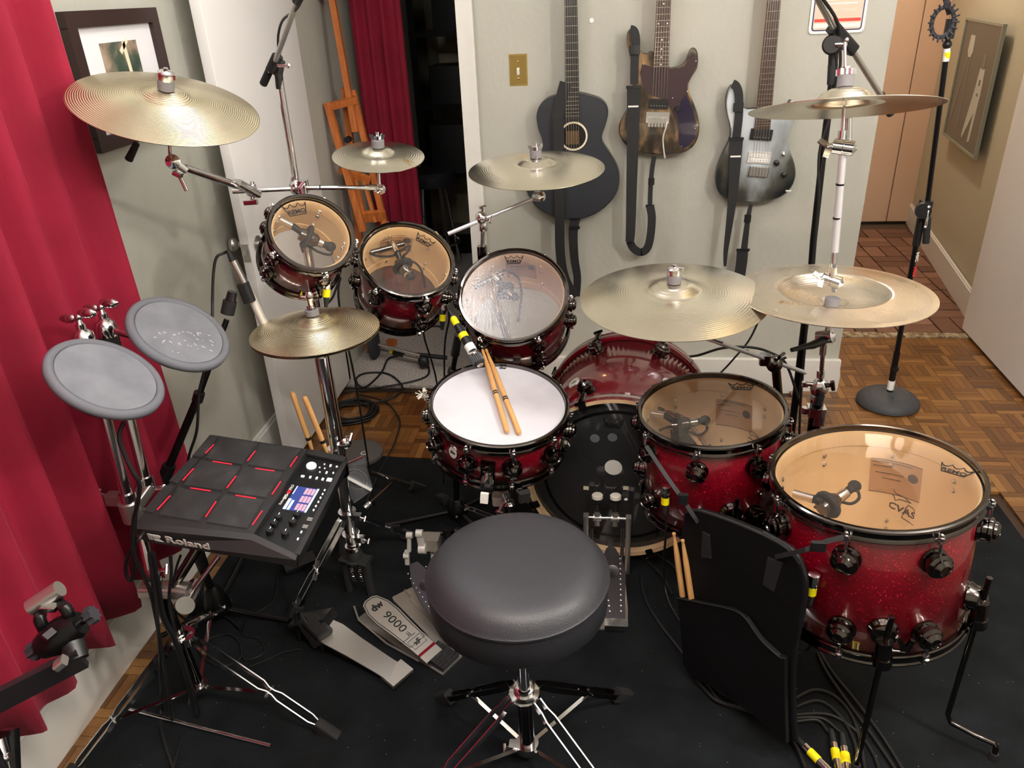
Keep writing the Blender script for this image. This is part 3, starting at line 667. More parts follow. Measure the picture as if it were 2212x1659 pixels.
for k in range(8):
    a = 22.5 + 45 * k
    for top in (True, False):
        zl = -.085 if top else -KD + .085
        M = RZ(a) @ T3(KR, 0, zl) @ RY(90); lg = inst('lug', lug_mesh(1.15), kk, M)
        s = 1 if top else -1
        b = MB(); Lr = .105
        b.cyl((0, 0, 0), (0, 0, Lr), .0035, None, 8); b.box((-.002, 0, Lr - .030), (.014, .022, .052), None, .005); b.box((-.012, 0, Lr - .002), (.022, .022, .006), None, .002); b.bar((.004, -.016, Lr + .006), (.004, .016, Lr + .006), .008, .006, (0, 0, 1))
        me = b.mesh('claw_rod', 'black_nickel', 40)
        inst('claw_rod', me, lg, M.inverted() @ RZ(a) @ T3(KR + .019, 0, zl) @ (Matrix() if top else RX(180)))
badge(kk, 60, KR, -.2, .022, .03); badge(kk, 126, KR, -.2, .022, .03)
for s in (-1, 1):
    b = MB(); b.tube([V((.065 + s * .23, 2.27, .20)), V((.065 + s * .34, 2.33, .025))], .009, 10)
    b.build('spur', 'black_nickel', kk, True)

mat('cast_grey', (58, 59, 62), .6); mat('dark_rubber', (44, 44, 50), .6); mat('red_print', (222, 40, 50), .5)

# ============================================================ cymbals
def cymbal(name, label, c, n, R, bell, rise, belh, m, nut='wing', prof=None, cat='cymbal', logo=None, felt=.02):
    t = thing(name, label, cat, frame(c, n))
    if prof is None:
        pr = [(.006, rise + belh), (bell * .45, rise + belh * .93), (bell * .75, rise + belh * .66), (bell * .95, rise + belh * .18), (bell * 1.08, rise)]
        for k in range(1, 9):
            u = k / 8; rr = bell * 1.08 + (R - bell * 1.08) * u; pr.append((rr, rise * (1 - u ** 1.6)))
    else: pr = prof
    full = pr + [(R, -.0012)] + [(a, b - .0016) for a, b in reversed(pr[:-1])]
    MB().lathe(full, None, 120, True).build('plate', m, t, smooth=60)
    zt = pr[0][1] + .001
    if felt: MB().cyl((0, 0, zt), (0, 0, zt + felt), .0175, None, 24).build('felt', 'grey_felt', t)
    zf = zt + felt
    if nut == 'wing':
        b = MB(); b.cyl((0, 0, zf), (0, 0, zf + .012), .011, None, 16); b.cyl((0, 0, zf), (0, 0, zf + .022), .004, None, 10)
        for s in (-1, 1): b.prism([(0, 0), (.012, 0), (.021, .010), (.022, .018), (.014, .018), (.006, .010)], .007, T3(0, -.0035, zf) @ RZ(20 if s > 0 else 200) @ RX(90) @ T3(0, 0, -.0035))
        b.build('wing_nut', 'chrome', t)
    elif nut == 'knob':
        b = MB(); pr2 = [(( .021 if k % 2 else .0175) * math.cos(k * PI / 12), (.021 if k % 2 else .0175) * math.sin(k * PI / 12)) for k in range(24)]
        b.prism(pr2, .013, T3(0, 0, zf)); b.cyl((0, 0, zf + .013), (0, 0, zf + .017), .012, None, 20); b.build('wing_nut', 'chrome', t, smooth=20)
    elif nut == 'cap':
        b = MB(); b.lathe([(0, zf), (.0165, zf), (.0175, zf + .006), (.0175, zf + .016), (.013, zf + .020), (.005, zf + .021), (.005, zf + .026), (0, zf + .026)], None, 24)
        b.box((.016, 0, zf + .012), (.014, .008, .010)); b.build('wing_nut', 'chrome', t, smooth=40)
    if logo:
        for (txt, sz, px, ang, mm) in logo: lettering(txt, sz, t, T3(*px) @ RZ(ang), mm, depth=.0002)
    return t
cymbal('ride_cymbal', 'large traditional ride cymbal in front of the framed photo', (-0.984, 1.693, 1.425), (0.315, -0.145, 0.938), .198, .052, .024, .014, 'bronze_lathed', 'cap')
cymbal('splash_cymbal', 'smallest brilliant splash cymbal hanging before the dark doorway', (-0.647, 2.133, 1.227), (0.108, -0.142, 0.984), .127, .042, .012, .013, 'bronze_brilliant', 'wing', logo=[('Zildjian', .020, (.085, -.035, .0085), -28, 'gold')])
cymbal('crash_cymbal', 'thin crash cymbal in front of the black acoustic guitar body', (-0.226, 2.323, 1.144), (0.001, -0.079, 0.997), .203, .055, .018, .016, 'bronze_brilliant', 'wing')
cymbal('crash_cymbal', 'wide crash cymbal right of centre, above the bass drum', (0.154, 1.818, 0.927), (-0.021, -0.066, 0.998), .229, .062, .024, .018, 'bronze_brilliant', 'cap')
cymbal('crash_cymbal', 'topmost crash cymbal at the upper right, before the silver guitar', (0.506, 1.871, 1.356), (-0.009, 0.25, 0.968), .203, .066, .010, .034, 'bronze_brilliant', 'knob', felt=.024)
ch = [(.006, -.034), (.026, -.033), (.034, -.025), (.040, -.0235), (.07, -.020), (.10, -.012), (.118, -.002), (.126, .005), (.131, .0068), (.138, .0062), (.17, .005), (.20, .002), (.229, -.003)]
cymbal('china_cymbal', 'upturned china cymbal with a deep round middle at the right', (0.535, 1.836, 0.937), (-0.006, 0.019, 1), .229, .05, 0, 0, 'bronze_worn', None, ch, logo=[('ZILDJIAN', .020, (-0.1045, -0.0957, 0.006), -24, 'gold')], felt=.018)
hh = cymbal('hi_hat_cymbals', 'pair of hi-hat cymbals under the smallest rack tom', (-0.756, 1.755, 0.863), (0.001, 0.005, 1), .165, .050, .026, .015, 'bronze_lathed', None, felt=.014)
b = MB(); pr = [(.006, -.040), (.048, -.030), (.054, -.027), (.11, -.014), (.165, -.006), (.165, -.0075), (.11, -.0157), (.054, -.029), (.048, -.032), (.006, -.042)]
b.lathe(pr, None, 120, True); b.build('bottom_plate', 'bronze_lathed', hh, smooth=60)
b = MB(); b.cyl((0, 0, .056), (0, 0, .064), .012, None, 20); b.lathe([(0, .064), (.008, .064), (.0075, .080), (.010, .084), (.010, .098), (.006, .104), (0, .104)], None, 16); b.cyl((0, 0, .09), (-.02, -.006, .094), .004, None, 8); b.prism([(-.006, -.004), (.006, -.004), (.012, .012), (-.012, .012)], .005, T3(-.02, -.006, .094) @ RY(-90))
b.build('clutch', 'chrome', hh)

# ============================================================ stands: helpers
def P(b, name, m, t, label=None): return b.build(name, m, t, True, label=label)
def clamp_block(b, c, r=.016, h=.03, d=(0, 0, 1)):
    c = V(c); d = V(d).normalized(); b.lathe_at([(0, 0), (r, 0), (r * 1.1, h * .1), (r * 1.1, h * .9), (r, h), (0, h)], c - d * h / 2, d, 20)
def tee(b, c, d, L_=.03, r=.004, w_=.022):             # T-bolt
    c = V(c); d = V(d).normalized(); e = c + d * L_; b.cyl(c, e, r, None, 8); q = d.orthogonal().normalized(); b.cyl(e - q * w_ / 2, e + q * w_ / 2, r * 1.1, None, 8)
def wing(b, c, d, s=.014):
    c = V(c); d = V(d).normalized(); b.cyl(c, c + d * s, s * .45, None, 12); q = d.orthogonal().normalized()
    for k in (-1, 1): b.bar(c + d * s * .6, c + d * s * 1.5 + q * k * s * 1.4, s * .8, s * .3, d.cross(q))
def tilter(b, c, ax, r=.0155, w_=.036):
    c = V(c); ax = V(ax).normalized(); b.lathe_at([(0, 0), (r * .7, 0), (r, .003), (r, w_ * .48), (r * .92, w_ * .5), (r, w_ * .52), (r, w_ - .003), (r * .6, w_), (r * .25, w_ + .004), (0, w_ + .005)], c - ax * w_ / 2, ax, 24)
def dbl_leg(name, t, a, b_, up=.0, foot=True, m='chrome', gap=.018, foot_m='black_rubber'):
    """double-braced leg: two flat rails with a bend at each end, then a rubber foot"""
    a = V(a); e = V(b_); d = e - a; hd = V((d.x, d.y, 0)).normalized(); side = V((-hd.y, hd.x, 0)); n = d.cross(side).normalized()
    if n.z < 0: n = -n
    g = MB()
    for s in (-1, 1):
        pts = [a + side * s * gap * .35, a + d * .07 + side * s * gap * .35, a + d * .13 + side * s * gap * .5, a + d * .52 + side * s * gap * .5, a + d * .57 + side * s * gap * .25, a + d * .61 + side * s * gap * .25, a + d * .66 + side * s * gap * .45, a + d * .90 + side * s * gap * .45, a + d * .97 + side * s * gap * .2]
        for i in range(len(pts) - 1): g.bar(pts[i], pts[i + 1], .013, .0032, side)
    o = P(g, name, m, t)
    for q in (.03, .59, .95): P(MB().cyl(a + d * q - side * gap * .7, a + d * q + side * gap * .7, .0035, None, 8), 'rivet', m, o) if q == .59 else None
    if foot:
        f = MB(); f.bar(e - d.normalized() * .02, e + d.normalized() * .045, .034, .028, side, .006); P(f, 'rubber_foot', foot_m, o)
    return o

# ------------------------------------------------------------ left cymbal stand: tube, two arms, mic boom on top
ls = thing('cymbal_stand', 'chrome cymbal stand behind the smallest tom carrying ride, splash and microphone boom', 'cymbal stand', (-.886, 2.12, 0))
P(MB().cyl((-.886, 2.10, .16), (-.886, 2.10, 1.10), .0143, None, 20), 'tube', 'chrome', ls)
P(MB().cyl((-.886, 2.10, 1.06), (-0.8824, 2.1, 1.445), .0095, None, 16), 'upper_tube', 'chrome', ls)
b = MB(); b.sph((-0.8831, 2.09, 1.1539), .021, (1, 1, 1), 16); b.box((-0.8582, 2.08, 1.1584), (.024, .03, .034), None, .004); b.cyl((-0.8875, 2.09, 1.1823), (-0.8942, 2.09, 1.1606), .006, None, 8); tee(b, (-0.8534, 2.07, 1.1644), (.2, -1, .2), .02); P(b, 'ball_clamp', 'chrome', ls)
P(MB().cyl((-0.8872, 2.06, 1.157), (-1.0288, 2, 1.1657), .0062, None, 12), 'cross_rod', 'chrome', ls)
P(MB().cyl((-0.8641, 2.07, 1.1569), (-0.6536, 2.12, 1.1433), .0062, None, 12), 'arm', 'chrome', ls)
P(MB().cyl((-0.8127, 2.083, 1.1544), (-0.809, 2.084, 1.1541), .0072, None, 12), 'arm_notch', 'black_metal', ls)
b = MB(); b.cyl((-0.689, 2.113, 1.1455), (-0.6577, 2.12, 1.1433), .0085, None, 14); tilter(b, (-0.653, 2.125, 1.1382), (.55, -.8, .05), .014, .03); P(b, 'tilter', 'chrome', ls)
sp_c = V((-.647, 2.133, 1.227))
P(MB().cyl((-0.6525, 2.125, 1.1421), sp_c + V((.004, -.006, .05)), .004, None, 10), 'post', 'chrome', ls)
P(MB().cyl((-0.9713, 2, 1.1673), (-1.0252, 1.78, 1.2753), .0095, None, 16), 'arm', 'chrome', ls)
b = MB(); b.bar((-0.9588, 2, 1.157), (-0.975, 1.93, 1.2043), .026, .020, (0, 0, 1), .005); b.cyl((-0.9661, 2, 1.1921), (-0.9786, 2, 1.132), .0055, None, 10); clamp_block(b, (-0.9734, 2, 1.1698), .013, .03); b.bar((-0.9957, 1.99, 1.1373), (-0.9581, 1.99, 1.1393), .012, .014, (0, 0, 1), .003); P(b, 'swivel_clamp', 'chrome', ls)
b = MB(); tilter(b, (-1.0367, 1.755, 1.2936), (.5, -.8, .2), .017, .04); b.bar((-1.0245, 1.78, 1.2686), (-1.0418, 1.76, 1.2981), .026, .018, (0, 0, 1), .005); b.cyl((-1.0282, 1.75, 1.2706), (-1.01, 1.74, 1.2288), .0048, None, 10); b.bar((-1.0305, 1.74, 1.2728), (-1.0141, 1.74, 1.2638), .018, .012, (0, 0, 1), .003); P(b, 'tilter', 'chrome', ls)
P(MB().cyl((-1.0426, 1.755, 1.2937), (-.967, 1.685, 1.475), .004, None, 10), 'post', 'chrome', ls)
P(MB().cyl((-1.0848, 1.66, 1.3185), (-1.0557, 1.66, 1.3533), .009, .007, 10), 'handle', 'black_rubber', ls)
for e in ((-1.10, 2.05, .02), (-.70, 2.27, .02), (-.86, 1.93, .02)): dbl_leg('leg', ls, (-.886, 2.10, .22), e)
P(MB().cyl((-.886, 2.10, .05), (-.886, 2.10, .20), .012, None, 14), 'hub', 'chrome', ls)
# microphone boom clamped on the same tube
mb = thing('microphone_boom', 'black and chrome microphone boom rising before the open door', 'boom arm', (-0.8824, 2.1, 1.445))
b = MB(); b.cyl((-0.8857, 2.1, 1.4139), (-0.8817, 2.1, 1.4621), .011, None, 14); b.bar((-0.894, 2.08, 1.462), (-0.8641, 2.07, 1.4976), .026, .022, (0, 0, 1), .006); b.bar((-0.8877, 2.1, 1.4509), (-0.8695, 2.09, 1.4851), .024, .026, (0, 0, 1), .006); P(b, 'boom_clamp', 'black_plastic', mb)
P(MB().cyl((-0.8826, 2.08, 1.4751), (-0.7135, 1.88, 1.6283), .0068, None, 14), 'boom_arm', 'satin_steel', mb)
P(MB().cyl((-0.8826, 2.08, 1.4751), (-0.9097, 2.1, 1.4573), .0068, None, 14), 'boom_tail', 'satin_steel', mb)
P(MB().cyl((-0.9047, 2.1, 1.4628), (-0.9386, 2.12, 1.4262), .0105, None, 14), 'counterweight', 'black_rubber', mb)
P(MB().cyl((-0.7234, 1.89, 1.6192), (-0.7103, 1.88, 1.6338), .010, None, 14), 'boom_grip', 'black_plastic', mb)
b = MB(); b.cyl((-0.8645, 2.06, 1.474), (-0.8346, 2.06, 1.473), .0042, None, 10); b.sph((-0.8346, 2.06, 1.473), .007, (1, 1, 1), 10); P(b, 'lock_handle', 'chrome', mb)
o = MB().tube([(-0.7015, 1.88, 1.6278), (-0.7299, 1.9, 1.604), (-0.8052, 2, 1.5822), (-0.843, 2.05, 1.5523), (-0.8586, 2.07, 1.5194), (-0.8615, 2.08, 1.4923)], .0032, 8, 6).build('microphone_cable', 'cable_black', mb, True)

# ------------------------------------------------------------ crash arm clamped above tom 3
c3 = thing('boom_stand', 'chrome stand behind the largest rack tom with a slanted cymbal arm', 'cymbal stand', (-0.3888, 2.26, 0.9159))
P(MB().cyl((-0.395, 2.26, 0.8864), (-0.3841, 2.26, 1.0166), .0075, None, 14), 'post', 'chrome', c3)
b = MB(); b.box((-0.3939, 2.26, 0.9042), (.028, .028, .05), None, .005); P(b, 'post_holder', 'black_nickel', c3)
b = MB(); b.sph((-0.388, 2.25, 1.0193), .019, (1, 1, 1), 16); tee(b, (-0.3845, 2.25, 1.0305), (.1, -.2, 1), .022); tee(b, (-0.3727, 2.24, 1.0148), (1, -.5, .2), .018); clamp_block(b, (-0.3857, 2.26, 0.9911), .012, .03); P(b, 'swivel_clamp', 'chrome', c3)
P(MB().cyl((-0.4873, 2.22, 0.9793), (-0.223, 2.29, 1.0683), .0062, None, 14), 'arm', 'silver_rod', c3)
b = MB(); tilter(b, (-0.2164, 2.28, 1.0733), (.75, -.65, .1), .0145, .034); P(b, 'tilter', 'chrome', c3)
P(MB().cyl((-0.2188, 2.29, 1.071), (-.222, 2.30, 1.185), .004, None, 10), 'post', 'chrome', c3)
P(MB().cyl((-0.3935, 2.26, 0.8864), (-.335, 2.30, .60), .0125, None, 14), 'lower_tube', 'chrome', c3)
P(MB().cyl((-.335, 2.30, .62), (-.335, 2.31, .02), .0143, None, 14), 'base_tube', 'chrome', c3)
for e in ((-.50, 2.40, .02), (-.335, 2.46, .02), (-.245, 2.40, .02)): dbl_leg('leg', c3, (-.335, 2.305, .20), e)
# ------------------------------------------------------------ arm of the wide crash
cr = thing('boom_stand', 'stand behind the smaller floor tom, notched boom rod under the wide crash', 'cymbal stand', (0.5086, 2.1, 0.4721))
P(MB().cyl((0.1648, 1.83, 0.8462), (0.3006, 1.95, 0.753), .0052, None, 12), 'arm_tip', 'chrome', cr)
P(MB().cyl((0.2372, 1.92, 0.7819), (0.5769, 2.13, 0.5747), .0062, None, 14), 'arm', 'silver_rod', cr)
for px in ((0.296, 1.958, 0.7452), (0.3778, 2.011, 0.6954)): P(MB().cyl(px, V(px) + V((.004, .004, -.0016)), .0068, None, 12), 'arm_notch', 'black_metal', cr)
b = MB(); b.sph((0.4713, 2.07, 0.6311), .024, (1, .9, 1.1), 16); b.box((0.4385, 2.05, 0.6549), (.03, .03, .03), None, .006); tee(b, (0.4764, 2.06, 0.6506), (.3, -.5, .8), .024); P(b, 'swivel_clamp', 'black_nickel', cr)
P(MB().cyl((0.4914, 2.07, 0.6475), (0.5009, 2.06, 0.6597), .005, None, 10), 'lever', 'chrome', cr)
P(MB().cyl((0.4767, 2.07, 0.6178), (0.5094, 2.1, 0.4642), .013, None, 16), 'post', 'black_nickel', cr)
b = MB(); tilter(b, (0.1628, 1.83, 0.8411), (.6, -.75, 0), .0145, .034); P(b, 'tilter', 'black_metal', cr)
P(MB().cyl((.154, 1.83, .875), (.154, 1.815, .985), .004, None, 10), 'post', 'chrome', cr)
P(MB().cyl((0.5086, 2.1, 0.4721), (.50, 2.12, .02), .0143, None, 14), 'base_tube', 'chrome', cr)
for e in ((.36, 2.24, .02), (.52, 2.30, .02), (.62, 2.10, .02)): dbl_leg('leg', cr, (.50, 2.115, .22), e)
# ------------------------------------------------------------ right stacked stand: china below, crash above
rs = thing('cymbal_stand', 'chrome stacked cymbal stand holding the china and topmost crash', 'cymbal stand', (.585, 1.96, 0))
P(MB().cyl((.585, 1.96, .10), (0.5721, 1.95, 0.4819), .0143, None, 18), 'tube', 'chrome', rs)
b = MB(); b.box((0.5654, 1.93, 0.5571), (.046, .04, .026), None, .004); b.box((0.5749, 1.93, 0.5309), (.030, .03, .03), None, .004); b.cyl((0.536, 1.93, 0.5666), (0.5345, 1.93, 0.549), .010, None, 12); P(b, 'memory_clamp', 'chrome', rs)
P(MB().cyl((0.5721, 1.95, 0.4819), (0.561, 1.92, 0.6013), .0175, None, 18), 'tube_joint', 'black_nickel', rs)
b = MB(); b.sph((0.5588, 1.91, 0.6376), .024, (1, .8, 1.25), 18); b.bar((0.5601, 1.92, 0.5899), (0.5624, 1.91, 0.6279), .03, .026, (1, 0, 0), .006); P(b, 'ratchet', 'chrome', rs)
b = MB(); b.cyl((0.5213, 1.91, 0.6509), (0.543, 1.91, 0.6485), .0075, None, 12); b.box((0.5205, 1.91, 0.6481), (.016, .012, .014), None, .003); P(b, 'thumb_screw', 'chrome', rs)
b = MB(); b.cyl((0.5712, 1.9, 0.6514), (0.5841, 1.9, 0.6516), .006, None, 10); b.bar((0.583, 1.89, 0.6677), (0.5888, 1.89, 0.643), .012, .010, (1, 0, 0), .003); P(b, 'wing_bolt', 'black_nickel', rs)
P(MB().cyl((0.56, 1.91, 0.646), (0.5379, 1.86, 0.7864), .0058, None, 14), 'arm', 'chrome', rs)
P(MB().cyl((0.554, 1.9, 0.6745), (0.5524, 1.9, 0.695), .010, None, 14), 'arm_collar', 'chrome', rs)
P(MB().cyl((0.5406, 1.865, 0.7582), (0.536, 1.855, 0.7925), .0085, None, 14), 'arm_collar', 'chrome', rs)
b = MB(); tilter(b, (0.5364, 1.85, 0.8138), (.8, -.5, .35), .018, .044); b.cyl((0.5378, 1.85, 0.8201), (.535, 1.836, .92), .0058, None, 12); P(b, 'tilter', 'chrome', rs)
P(MB().tube([(0.5235, 1.83, 0.8099), (0.5103, 1.82, 0.8092), (0.4994, 1.81, 0.8086), (0.4707, 1.79, 0.8111), (0.4392, 1.77, 0.8124)], [.013, .011, .0105, .0065, .0055], 12, 0), 'lever_handle', 'black_plastic', rs)
# upper half: tilter on the china, rod to the top
b = MB(); tilter(b, (0.517, 1.8, 0.9795), (.85, -.45, -.2), .0155, .046); b.cyl((0.517, 1.8, 0.9795), (.535, 1.832, .945), .0075, None, 12); wing(b, (0.5014, 1.8, 0.9864), (-1, -.2, -.2), .014); b.sph((0.5348, 1.79, 0.9762), .004, (1, 1, 1), 8); P(b, 'tilter', 'chrome', rs)
P(MB().cyl((0.5174, 1.8, 0.9841), (0.5123, 1.79, 1.0182), .010, None, 14), 'rod_collar', 'chrome', rs)
P(MB().cyl((0.5165, 1.8, 0.9978), (0.5156, 1.81, 1.0508), .0062, None, 14), 'rod', 'chrome', rs)
P(MB().cyl((0.5164, 1.81, 1.0452), (0.5115, 1.845, 1.2729), .0088, None, 14), 'rod_sleeve', 'silver_rod', rs)
for px in ((0.5123, 1.833, 1.1954), (0.5137, 1.822, 1.1207)): P(MB().cyl(px, V(px) + V((0, 0, .004)), .0094, None, 14), 'rod_notch', 'black_metal', rs)
P(MB().cyl((0.5251, 1.86, 1.274), (0.5181, 1.865, 1.3362), .0078, None, 14), 'rod', 'chrome', rs)
b = MB(); tilter(b, (0.5096, 1.84, 1.2779), (.93, -.35, -.1), .0165, .048); wing(b, (0.4899, 1.85, 1.2806), (-1, -.1, -.25), .016); b.sph((0.5307, 1.83, 1.2772), .005, (1.4, 1, 1), 10); P(b, 'tilter', 'chrome', rs)
P(MB().cyl((0.5065, 1.85, 1.2822), (0.5065, 1.855, 1.3113), .0085, None, 14), 'rod_collar', 'chrome', rs)
P(MB().cyl((0.5069, 1.855, 1.3083), (.505, 1.884, 1.42), .0045, None, 12), 'post', 'chrome', rs)
P(MB().cyl((.505, 1.884, 1.41), (0.4981, 1.905, 1.4881), .0032, None, 10), 'post_tip', 'chrome', rs)
for e in ((.46, 2.18, .02), (.74, 2.14, .02), (.62, 1.74, .02)): dbl_leg('leg', rs, (.585, 1.96, .22), e)

# ------------------------------------------------------------ black boom microphone stand at the right
bs = thing('microphone_stand', 'tall black boom microphone stand between the silver guitar and the wall end', 'microphone stand', (.640, 2.42, 0))
P(MB().cyl((.640, 2.42, .04), (0.6287, 2.42, 0.7372), .0125, None, 16), 'lower_tube', 'black_metal', bs)
P(MB().tube([(0.6327, 2.42, 0.7058), (0.6218, 2.42, 0.8891), (0.6149, 2.42, 1.1554), (0.6129, 2.42, 1.3657)], .0105, 14), 'upper_tube', 'black_metal', bs)
P(MB().cyl((0.6133, 2.42, 1.3449), (0.6087, 2.42, 1.3962), .0135, None, 16), 'tube_grip', 'black_rubber', bs)
b = MB(); b.lathe_at([(0, 0), (.024, 0), (.027, .004), (.027, .030), (.022, .036), (0, .036)], V((0.5989, 2.4, 1.4491)) - V((.0, .0, 0)), (-.35, -.9, .1), 24); b.cyl((0.6095, 2.42, 1.3901), (0.6052, 2.42, 1.4381), .013, None, 14); b.bar((0.584, 2.38, 1.4957), (0.6619, 2.44, 1.4312), .034, .030, (0, -1, .2), .008); P(b, 'boom_clamp', 'black_plastic', bs)
b = MB(); b.cyl((0.5948, 2.36, 1.4528), (0.616, 2.34, 1.4533), .0065, None, 12); b.sph((0.6155, 2.34, 1.4647), .0065, (1, 1, 1), 10); P(b, 'lock_handle', 'chrome', bs)
P(MB().cyl((0.5126, 2.3, 1.5756), (0.5894, 2.38, 1.4909), .0085, None, 16), 'boom_arm', 'satin_steel', bs)
P(MB().cyl((0.6503, 2.43, 1.4418), (0.787, 2.54, 1.2971), .0085, None, 16), 'boom_tail', 'satin_steel', bs)
P(MB().cyl((0.787, 2.54, 1.2971), (0.8381, 2.58, 1.2363), .012, None, 14), 'counterweight', 'black_rubber', bs)
P(MB().tube([(0.517, 2.28, 1.5778), (0.5697, 2.33, 1.5294), (0.5961, 2.36, 1.4938), (0.6086, 2.38, 1.4581)], .0045, 8, 5), 'microphone_cable', 'cable_black', bs)
P(MB().tube([(0.6086, 2.38, 1.4581), (0.6234, 2.4, 1.3974), (0.6209, 2.4, 1.337), (0.6129, 2.4, 1.2498), (0.6007, 2.405, 1.1585), (0.616, 2.405, 1.0224), (0.621, 2.405, 0.9227), (0.6265, 2.405, 0.7736), (.648, 2.39, .3), (.68, 2.38, .02)], .0042, 8, 5), 'microphone_cable', 'cable_black', bs)
for k in range(3):
    a = math.radians(50 + 120 * k); P(MB().cyl((.640, 2.42, .10), (.640 + .24 * math.cos(a), 2.42 + .24 * math.sin(a), .014), .009, None, 10), 'leg', 'black_metal', bs)
P(MB().lathe([(0, .05), (.02, .05), (.024, .10), (.016, .16), (0, .16)], T3(.640, 2.42, 0), 16), 'leg_hub', 'black_plastic', bs)
# ------------------------------------------------------------ round-base stand in front of the hall
hs = thing('microphone_stand', 'black microphone stand on a round cast base on the parquet floor', 'microphone stand', (1.168, 3.02, 0))
b = MB(); b.lathe([(0, 0), (.118, 0), (.124, .006), (.122, .018), (.108, .034), (.09, .043), (.082, .046), (.078, .0445), (.068, .049), (.062, .0475), (.052, .052), (.046, .0505), (.036, .0545), (.030, .053), (.022, .058), (0, .058)], T3(1.168, 3.02, 0), 48); P(b, 'base', 'cast_grey', hs)
P(MB().cyl((1.168, 3.02, .05), (1.1659, 3.02, 0.2384), .0125, None, 16), 'lower_tube', 'black_metal', hs)
P(MB().cyl((1.168, 3.02, .066), (1.168, 3.02, .108), .0135, None, 16), 'paper_tag', 'white_tape', hs)
P(MB().cyl((1.1697, 3.02, 0.154), (1.1686, 3.02, 0.1711), .0165, None, 16), 'tube_collar', 'black_plastic', hs)
P(MB().cyl((1.166, 3.02, 0.2175), (1.154, 3.02, 0.7801), .0105, None, 16), 'upper_tube', 'black_metal', hs)
P(MB().cyl((1.1564, 3.02, 0.6866), (1.1547, 3.02, 0.7942), .0145, None, 16), 'tube_grip', 'black_plastic', hs)
b = MB(); b.box((1.1535, 3, 0.8345), (.04, .05, .06), None, .012); b.cyl((1.1633, 3.02, 0.7658), (1.1557, 3.01, 0.8232), .014, None, 14); b.lathe_at([(0, 0), (.028, 0), (.028, .03), (0, .03)], (1.14, 2.98, 0.8363), (-.3, -1, 0), 20); P(b, 'swivel_clamp', 'black_plastic', hs)
b = MB(); b.tube([(1.1471, 2.96, 0.8482), (1.1487, 2.95, 0.8388), (1.1499, 2.95, 0.782)], .0045, 8); b.sph((1.1461, 2.95, 0.8525), .007, (1, 1, 1), 8); b.sph((1.149, 2.95, 0.7785), .006, (1, 1, 1), 8); P(b, 'lock_lever', 'chrome', hs)
P(MB().cyl((1.1699, 3, 0.7994), (1.182, 3, 0.7016), .0125, None, 14), 'counterweight', 'black_rubber', hs)
P(MB().cyl((1.1617, 3, 0.817), (1.1085, 2.96, 1.3513), .0092, None, 14), 'boom_arm', 'black_metal', hs)
P(MB().cyl((1.1097, 2.96, 1.3455), (1.1048, 2.957, 1.3861), .0102, None, 14), 'label_sleeve', 'white_tape', hs)
P(MB().cyl((1.1094, 2.96, 1.3542), (1.1072, 2.957, 1.3746), .0108, None, 14), 'label_band', 'yellow_tape', hs)
b = MB(); b.sph((1.1018, 2.955, 1.3977), .015, (1, 1, 1), 14); b.cyl((1.1018, 2.955, 1.3977), (1.0969, 2.95, 1.4347), .008, None, 12); b.box((1.099, 2.95, 1.4458), (.03, .03, .06), None, .008); P(b, 'clip', 'black_plastic', hs)
b = MB(); c0 = V((1.0646, 2.93, 1.4673))
b.tube([c0 + V((.034 * math.cos(t * PI / 8), 0, .045 * math.sin(t * PI / 8))) for t in range(16)], .007, 8, closed=True)
for t in range(18):
    a = t * PI / 9; b.cyl(c0 + V((.030 * math.cos(a), -.004, .041 * math.sin(a))), c0 + V((.048 * math.cos(a), -.012, .06 * math.sin(a))), .0042, .0028, 6)
b.tube([(1.0899, 2.95, 1.4904), (1.0777, 2.95, 1.5154), (1.0645, 2.95, 1.5457)], .010, 8); P(b, 'shock_mount', 'dark_rubber', hs)
# the coloured print on the tube, read along it
pp = V((1.1599, 3.02, 0.6129)); tv = (V((1.154, 3.02, 0.7801)) - V((1.166, 3.02, 0.2175))).normalized(); xv = -tv; zv = V((.55, -.83, 0)); zv = (zv - xv * zv.dot(xv)).normalized(); yv = zv.cross(xv)
ML = Matrix(((xv.x, yv.x, zv.x, 0), (xv.y, yv.y, zv.y, 0), (xv.z, yv.z, zv.z, 0), (0, 0, 0, 1)))
for (txt, q, mm) in (('MIC', -.03, 'white_print'), ('PRO', .03, 'red_print')):
    c = pp + zv * .0108 + xv * q; lettering(txt, .022, hs, Matrix.Translation(c - V((1.168, 3.02, 0))) @ ML, mm, bold=.0008)

mat('white_metal', (216, 214, 208), .35, .3)

mat('dark_steel', (74, 70, 74), .3, .8)

# ============================================================ drum throne
th = thing('drum_throne', 'round black padded drum throne on chrome tripod, front and centre', 'stool', (-.178, 1.21, 0))
sx, sy, sz = -.175, 1.173, .628
def ringp(z, rr): return (rr, z)
P(MB().lathe([(0, sz + .010), (.08, sz + .0095), (.125, sz + .007), (.150, sz + .001), (.166, sz - .010), (.176, sz - .024), (.1805, sz - .030)], T3(sx, sy, 0), 72), 'cushion_top', 'vinyl_black', th)
P(MB().lathe([(.1805, sz - .030), (.1825, sz - .032), (.1825, sz - .036), (.1795, sz - .038)], T3(sx, sy, 0), 72), 'piping', 'vinyl_black', th)
P(MB().lathe([(.1798, sz - .036), (.1802, sz - .060), (.1785, sz - .100), (.172, sz - .110), (0, sz - .110)], T3(sx, sy, 0), 72), 'cushion_side', 'vinyl_black', th)
P(MB().cyl((-.176, 1.195, .22), (sx, sy + .008, .492), .0125, None, 18), 'seat_post', 'chrome', th)
P(MB().cyl((-.178, 1.21, .02), (-.177, 1.20, .235), .0175, None, 20), 'base_tube', 'black_nickel', th)
